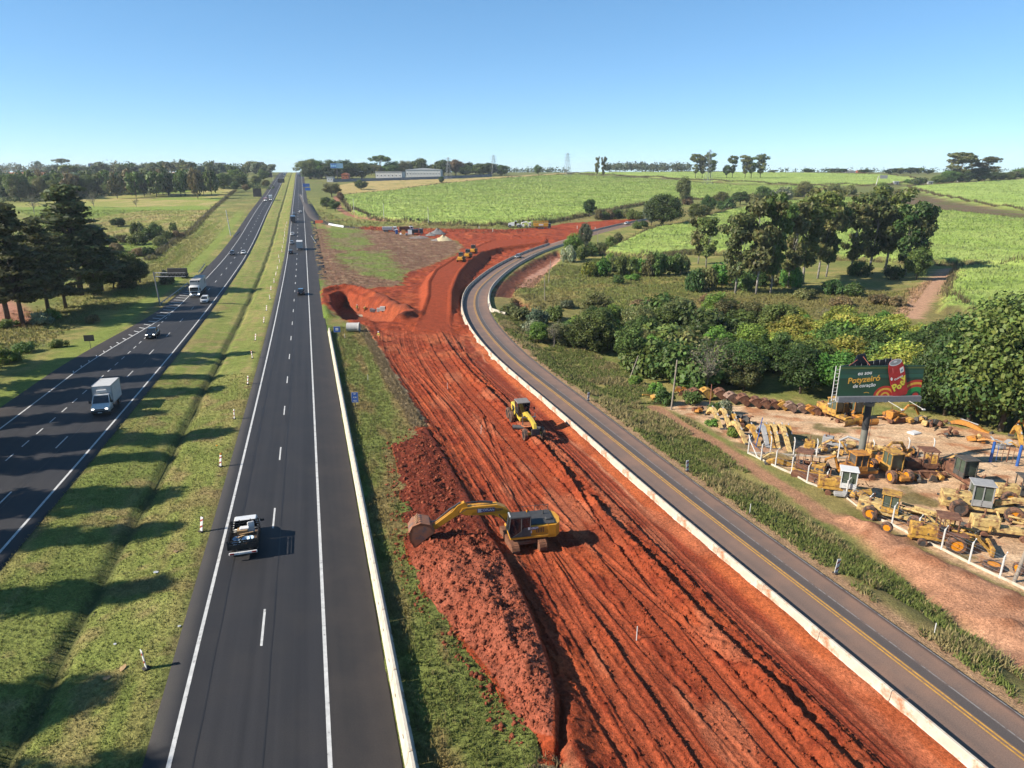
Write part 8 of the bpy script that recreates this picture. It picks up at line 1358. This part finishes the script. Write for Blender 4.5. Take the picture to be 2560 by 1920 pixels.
for k in range(1, 5): q = e * (k / 5); MB().cyl(q + Vector((0, 0, .3)), q + Vector((0, 0, 2.3)), .035 if k != 3 else .07, n=5).build('bar', K['blue'] if k == 1 else M_rust, t)

# ================================================================== FAR BUILDINGS, PYLONS
M_wall = mat('white_wall', (.72, .71, .68), .8, var=.06); M_roofw = mat('roof_pale', (.55, .56, .57), .6, var=.06); M_bw = mat('boundary_wall', (.20, .23, .28), .8, var=.15); M_roofr = mat('roof_red', (.42, .13, .06), .8)
def atY(u, Y): zc = Y * CP + 6; x = (u - CX) / F * zc; return Vector((x, Y, gzat(x, Y)))
def building(lab, u0, u1, vt, Y, depth, wall, roof, name='warehouse', nw=6, gable=.0, vb=None):
    a, b = atY(u0, Y), atY(u1, Y); w = (b - a).length; c = (a + b) / 2; zc = zc_at(c); h = max(3, CAMH + (CY - vt) / F * zc * 1.0 * CP - zc * SP * 1.0 - c.z) if False else None
    # height of the eaves from the pixel row of its top
    dy = (vt - CY) / F; k = Y / (CP - dy * SP); h = max(2.5, CAMH + (-SP - dy * CP) * k - c.z); t = thing(name, lab, 'building', c, math.atan2(b.y - a.y, b.x - a.x))
    wl_ = MB().box((0, depth / 2, h / 2), (w, depth, h)).build('wall', wall, t); MB().prism([(-w / 2 - .4, h), (w / 2 + .4, h), (w / 2 + .4, h + .5), (0, h + .5 + gable), (-w / 2 - .4, h + .5)], -.5, depth + .5).build('roof', roof, t)
    for i in range(nw): x = -w / 2 + w * (i + .5) / nw; f = MB().box((x, -.06, h * .55), (w / nw * .22, .1, h * .14)).build('window', K['glass'], t); MB().box((x, -.1, h * .55 - h * .09), (w / nw * .26, .14, .2)).build('sill', roof, f)
    m = MB()
    for i in range(nw + 1): m.box((-w / 2 + w * i / nw, -.05, h / 2), (.25, .08, h))
    m.build('pilasters', roof, t); return t
building('white warehouse with pale walls in the tree belt', 941, 1006, 430, 905, 30, M_wall, M_roofw, nw=7); building('long low white hall right of the warehouse', 1016, 1102, 425, 960, 30, M_wall, M_roofw, nw=12, gable=2); building('small kiosk with a red roof behind the boundary wall', 856, 873, 437, 880, 10, M_roofr, M_roofr, 'kiosk', 2, 2); building('small white gatehouse at the end of the boundary wall', 819, 834, 443, 850, 8, M_wall, M_roofw, 'gatehouse', 2); building('blue shed with a white end on the left skyline', 228, 256, 409, 1500, 30, mat('blue_cladding', (.03, .10, .30), .6), M_roofw, 'shed', 3); building('long white industrial hall on the left skyline', 455, 536, 415, 1500, 40, M_wall, M_roofw, 'hall', 10); building('white tower at the end of the long industrial hall', 446, 451, 406, 1495, 10, M_wall, M_roofw, 'tower', 1); building('grey block on the left skyline above the wood', 521, 557, 407, 1620, 30, M_greym, M_roofw, 'block', 6); building('grey box building beside the far highway skyline', 634, 653, 405, 1620, 30, M_greym, M_roofw, 'block', 3); building('white roofed farmhouse on the right skyline', 2112, 2134, 431, 1180, 12, M_wall, M_roofw, 'farmhouse', 3, 2); building('red roofed farmhouse on the right skyline', 2140, 2162, 433, 1180, 12, M_roofr, M_roofr, 'farmhouse', 3, 2)
for i, (u, v) in enumerate(((2302, 461), (2324, 461), (2239, 461))): p = gr(u, v); t = thing('hut', 'small grey hut by the right horizon road, %s from left' % ORD[(1, 2, 0)[i]], 'hut', p); MB().box((0, 0, 1.4), (5, 3, 2.8)).build('wall', M_greym, t); MB().prism([(-2.8, 2.8), (2.8, 2.8), (2.6, 3.4), (-2.6, 3.2)], -1.8, 1.8).build('roof', M_roofw, t); MB().box((.8, -1.52, 1.1), (1, .06, 2)).build('door', K['plast'], t)
tipper('pale lorry parked under the big trees on the right horizon, left of two', gr(2374, 458), .1, M_pale, M_pale, None, 'lorries on the right horizon'); tipper('white lorry parked under the big trees on the right horizon, right of two', gr(2397, 457), 1.3, K['white'], K['white'], None, 'lorries on the right horizon')
bw = [atY(u, y_) for u, y_ in ((765, 850), (835, 850), (950, 880), (1105, 930), (1230, 1000))]; t = thing('boundary_wall', 'long bluish boundary wall in front of the warehouses', 'wall', bw[0])
for a, b in zip(bw[1:-1], bw[2:]): a, b = a - bw[0], b - bw[0]; MB().hexa([a + Vector((0, 0, -1)), b + Vector((0, 0, -1)), b + Vector((0, .3, -1)), a + Vector((0, .3, -1)), a + Vector((0, 0, 3.2)), b + Vector((0, 0, 3.2)), b + Vector((0, .3, 3.2)), a + Vector((0, .3, 3.2))]).build('wall_panel', M_bw, t)
p = atY(846, 860); t = thing('billboard', 'distant blue billboard above the tree belt', 'billboard', p); MB().cyl((0, 0, 0), (0, 0, 15), .5, n=8).build('pole', K['dark'], t); b = MB().box((0, -.4, 18), (15, .5, 5.5)).build('panel', mat('pale_blue_print', (.16, .33, .50), .5), t); MB().box((-3.6, -.68, 18), (6.5, .05, 4.6)).build('print', M_blue, b); [MB().box((-5.6 + q * 2.0, -.72, 18), (1.5, .04, 2.4), bev=.015).build('letter_mark', mat('sky_blue_print', (.28, .55, .80), .5), b) for q in range(3)]
p = gr(2190, 463); t = thing('road_sign', 'grey sign board on a white post beyond the wooded strip', 'sign', p); MB().cyl((0, 0, 0), (1.4, 0, 9.5), .35, n=8).build('post', M_postw, t); MB().box((7, 0, 8.6), (8.0, .3, 3.6)).build('panel', M_greym, t)
p = gr(503, 462); t = thing('water_tower', 'white water tower on a slim shaft before the left wood', 'tower', p); MB().cyl((0, 0, 0), (0, 0, 9), .9, .8, 12).build('shaft', M_wall, t); MB().cyl((0, 0, 9), (0, 0, 10), .9, 1.9, 14).cyl((0, 0, 10), (0, 0, 12.5), 1.9, n=14).cyl((0, 0, 12.5), (0, 0, 13), 1.9, .6, 14).build('tank', M_wall, t)
def pylon(lab, p, h, w):
    t = thing('pylon', lab, 'pylon', p, .4, 'lattice pylons'); m = MB(); r = .14 if h < 40 else .2; lv = [0, .16, .32, .46, .58, .7, .8, .9, 1.0]; wd = lambda q: w * (1 - q) ** 1.2 * .5 + .8
    for sx in (-1, 1):
        for sy in (-1, 1):
            for a, b in zip(lv[:-1], lv[1:]): m.cyl((sx * wd(a), sy * wd(a), a * h), (sx * wd(b), sy * wd(b), b * h), r, n=4, cap=False)
    for a, b in zip(lv[:-1], lv[1:]):
        for s in (-1, 1): m.cyl((-wd(a), s * wd(a), a * h), (wd(b), s * wd(b), b * h), r * .6, n=3, cap=False).cyl((wd(a), s * wd(a), a * h), (-wd(b), s * wd(b), b * h), r * .6, n=3, cap=False).cyl((s * wd(a), -wd(a), a * h), (s * wd(b), wd(b), b * h), r * .6, n=3, cap=False)
    m.build('lattice', M_galv, t); a = MB()
    for z, l in ((.68, 4.5), (.8, 5.5), (.92, 4.5)): a.cyl((-l, 0, z * h), (l, 0, z * h), r * .8, n=4).cyl((-l, 0, z * h), (0, 0, z * h + 1.6), r * .5, n=3).cyl((l, 0, z * h), (0, 0, z * h + 1.6), r * .5, n=3)
    a.build('cross_arms', M_galv, t)
for i, (u, v, vt) in enumerate(((1122, 442, 388), (1234, 440, 390), (1418, 440, 385), (1769, 460, 378))):
    p = gr(u, v) if i != 0 else atY(u, 900); zc = zc_at(p); pylon(['pylon behind the trees right of the long hall', 'pylon at the right end of the tree belt', 'pylon at the back of the wide cane field', 'tallest pylon, standing in front of the skyline trees'][i], p, (v - vt) / F * zc, 5.5 if zc < 900 else 8)

# ================================================================== AIR
hz = bpy.data.materials.new('air'); hz.use_nodes = True; n = hz.node_tree.nodes; n.clear(); o_ = n.new('ShaderNodeOutputMaterial'); pv = n.new('ShaderNodeVolumePrincipled'); pv.inputs['Density'].default_value = .00008; pv.inputs['Color'].default_value = (.80, .90, 1.0, 1); pv.inputs['Anisotropy'].default_value = .1
hz.node_tree.links.new(pv.outputs[0], o_.inputs['Volume'])
zt = float(V[:, 2].max()) + 70
o = MB().box((800, 3200, (zt - 16) / 2), (13500, 7200, zt + 16)).build('haze', hz, None); tag(o, 'thin bluish haze in the air', 'haze', kind='stuff')
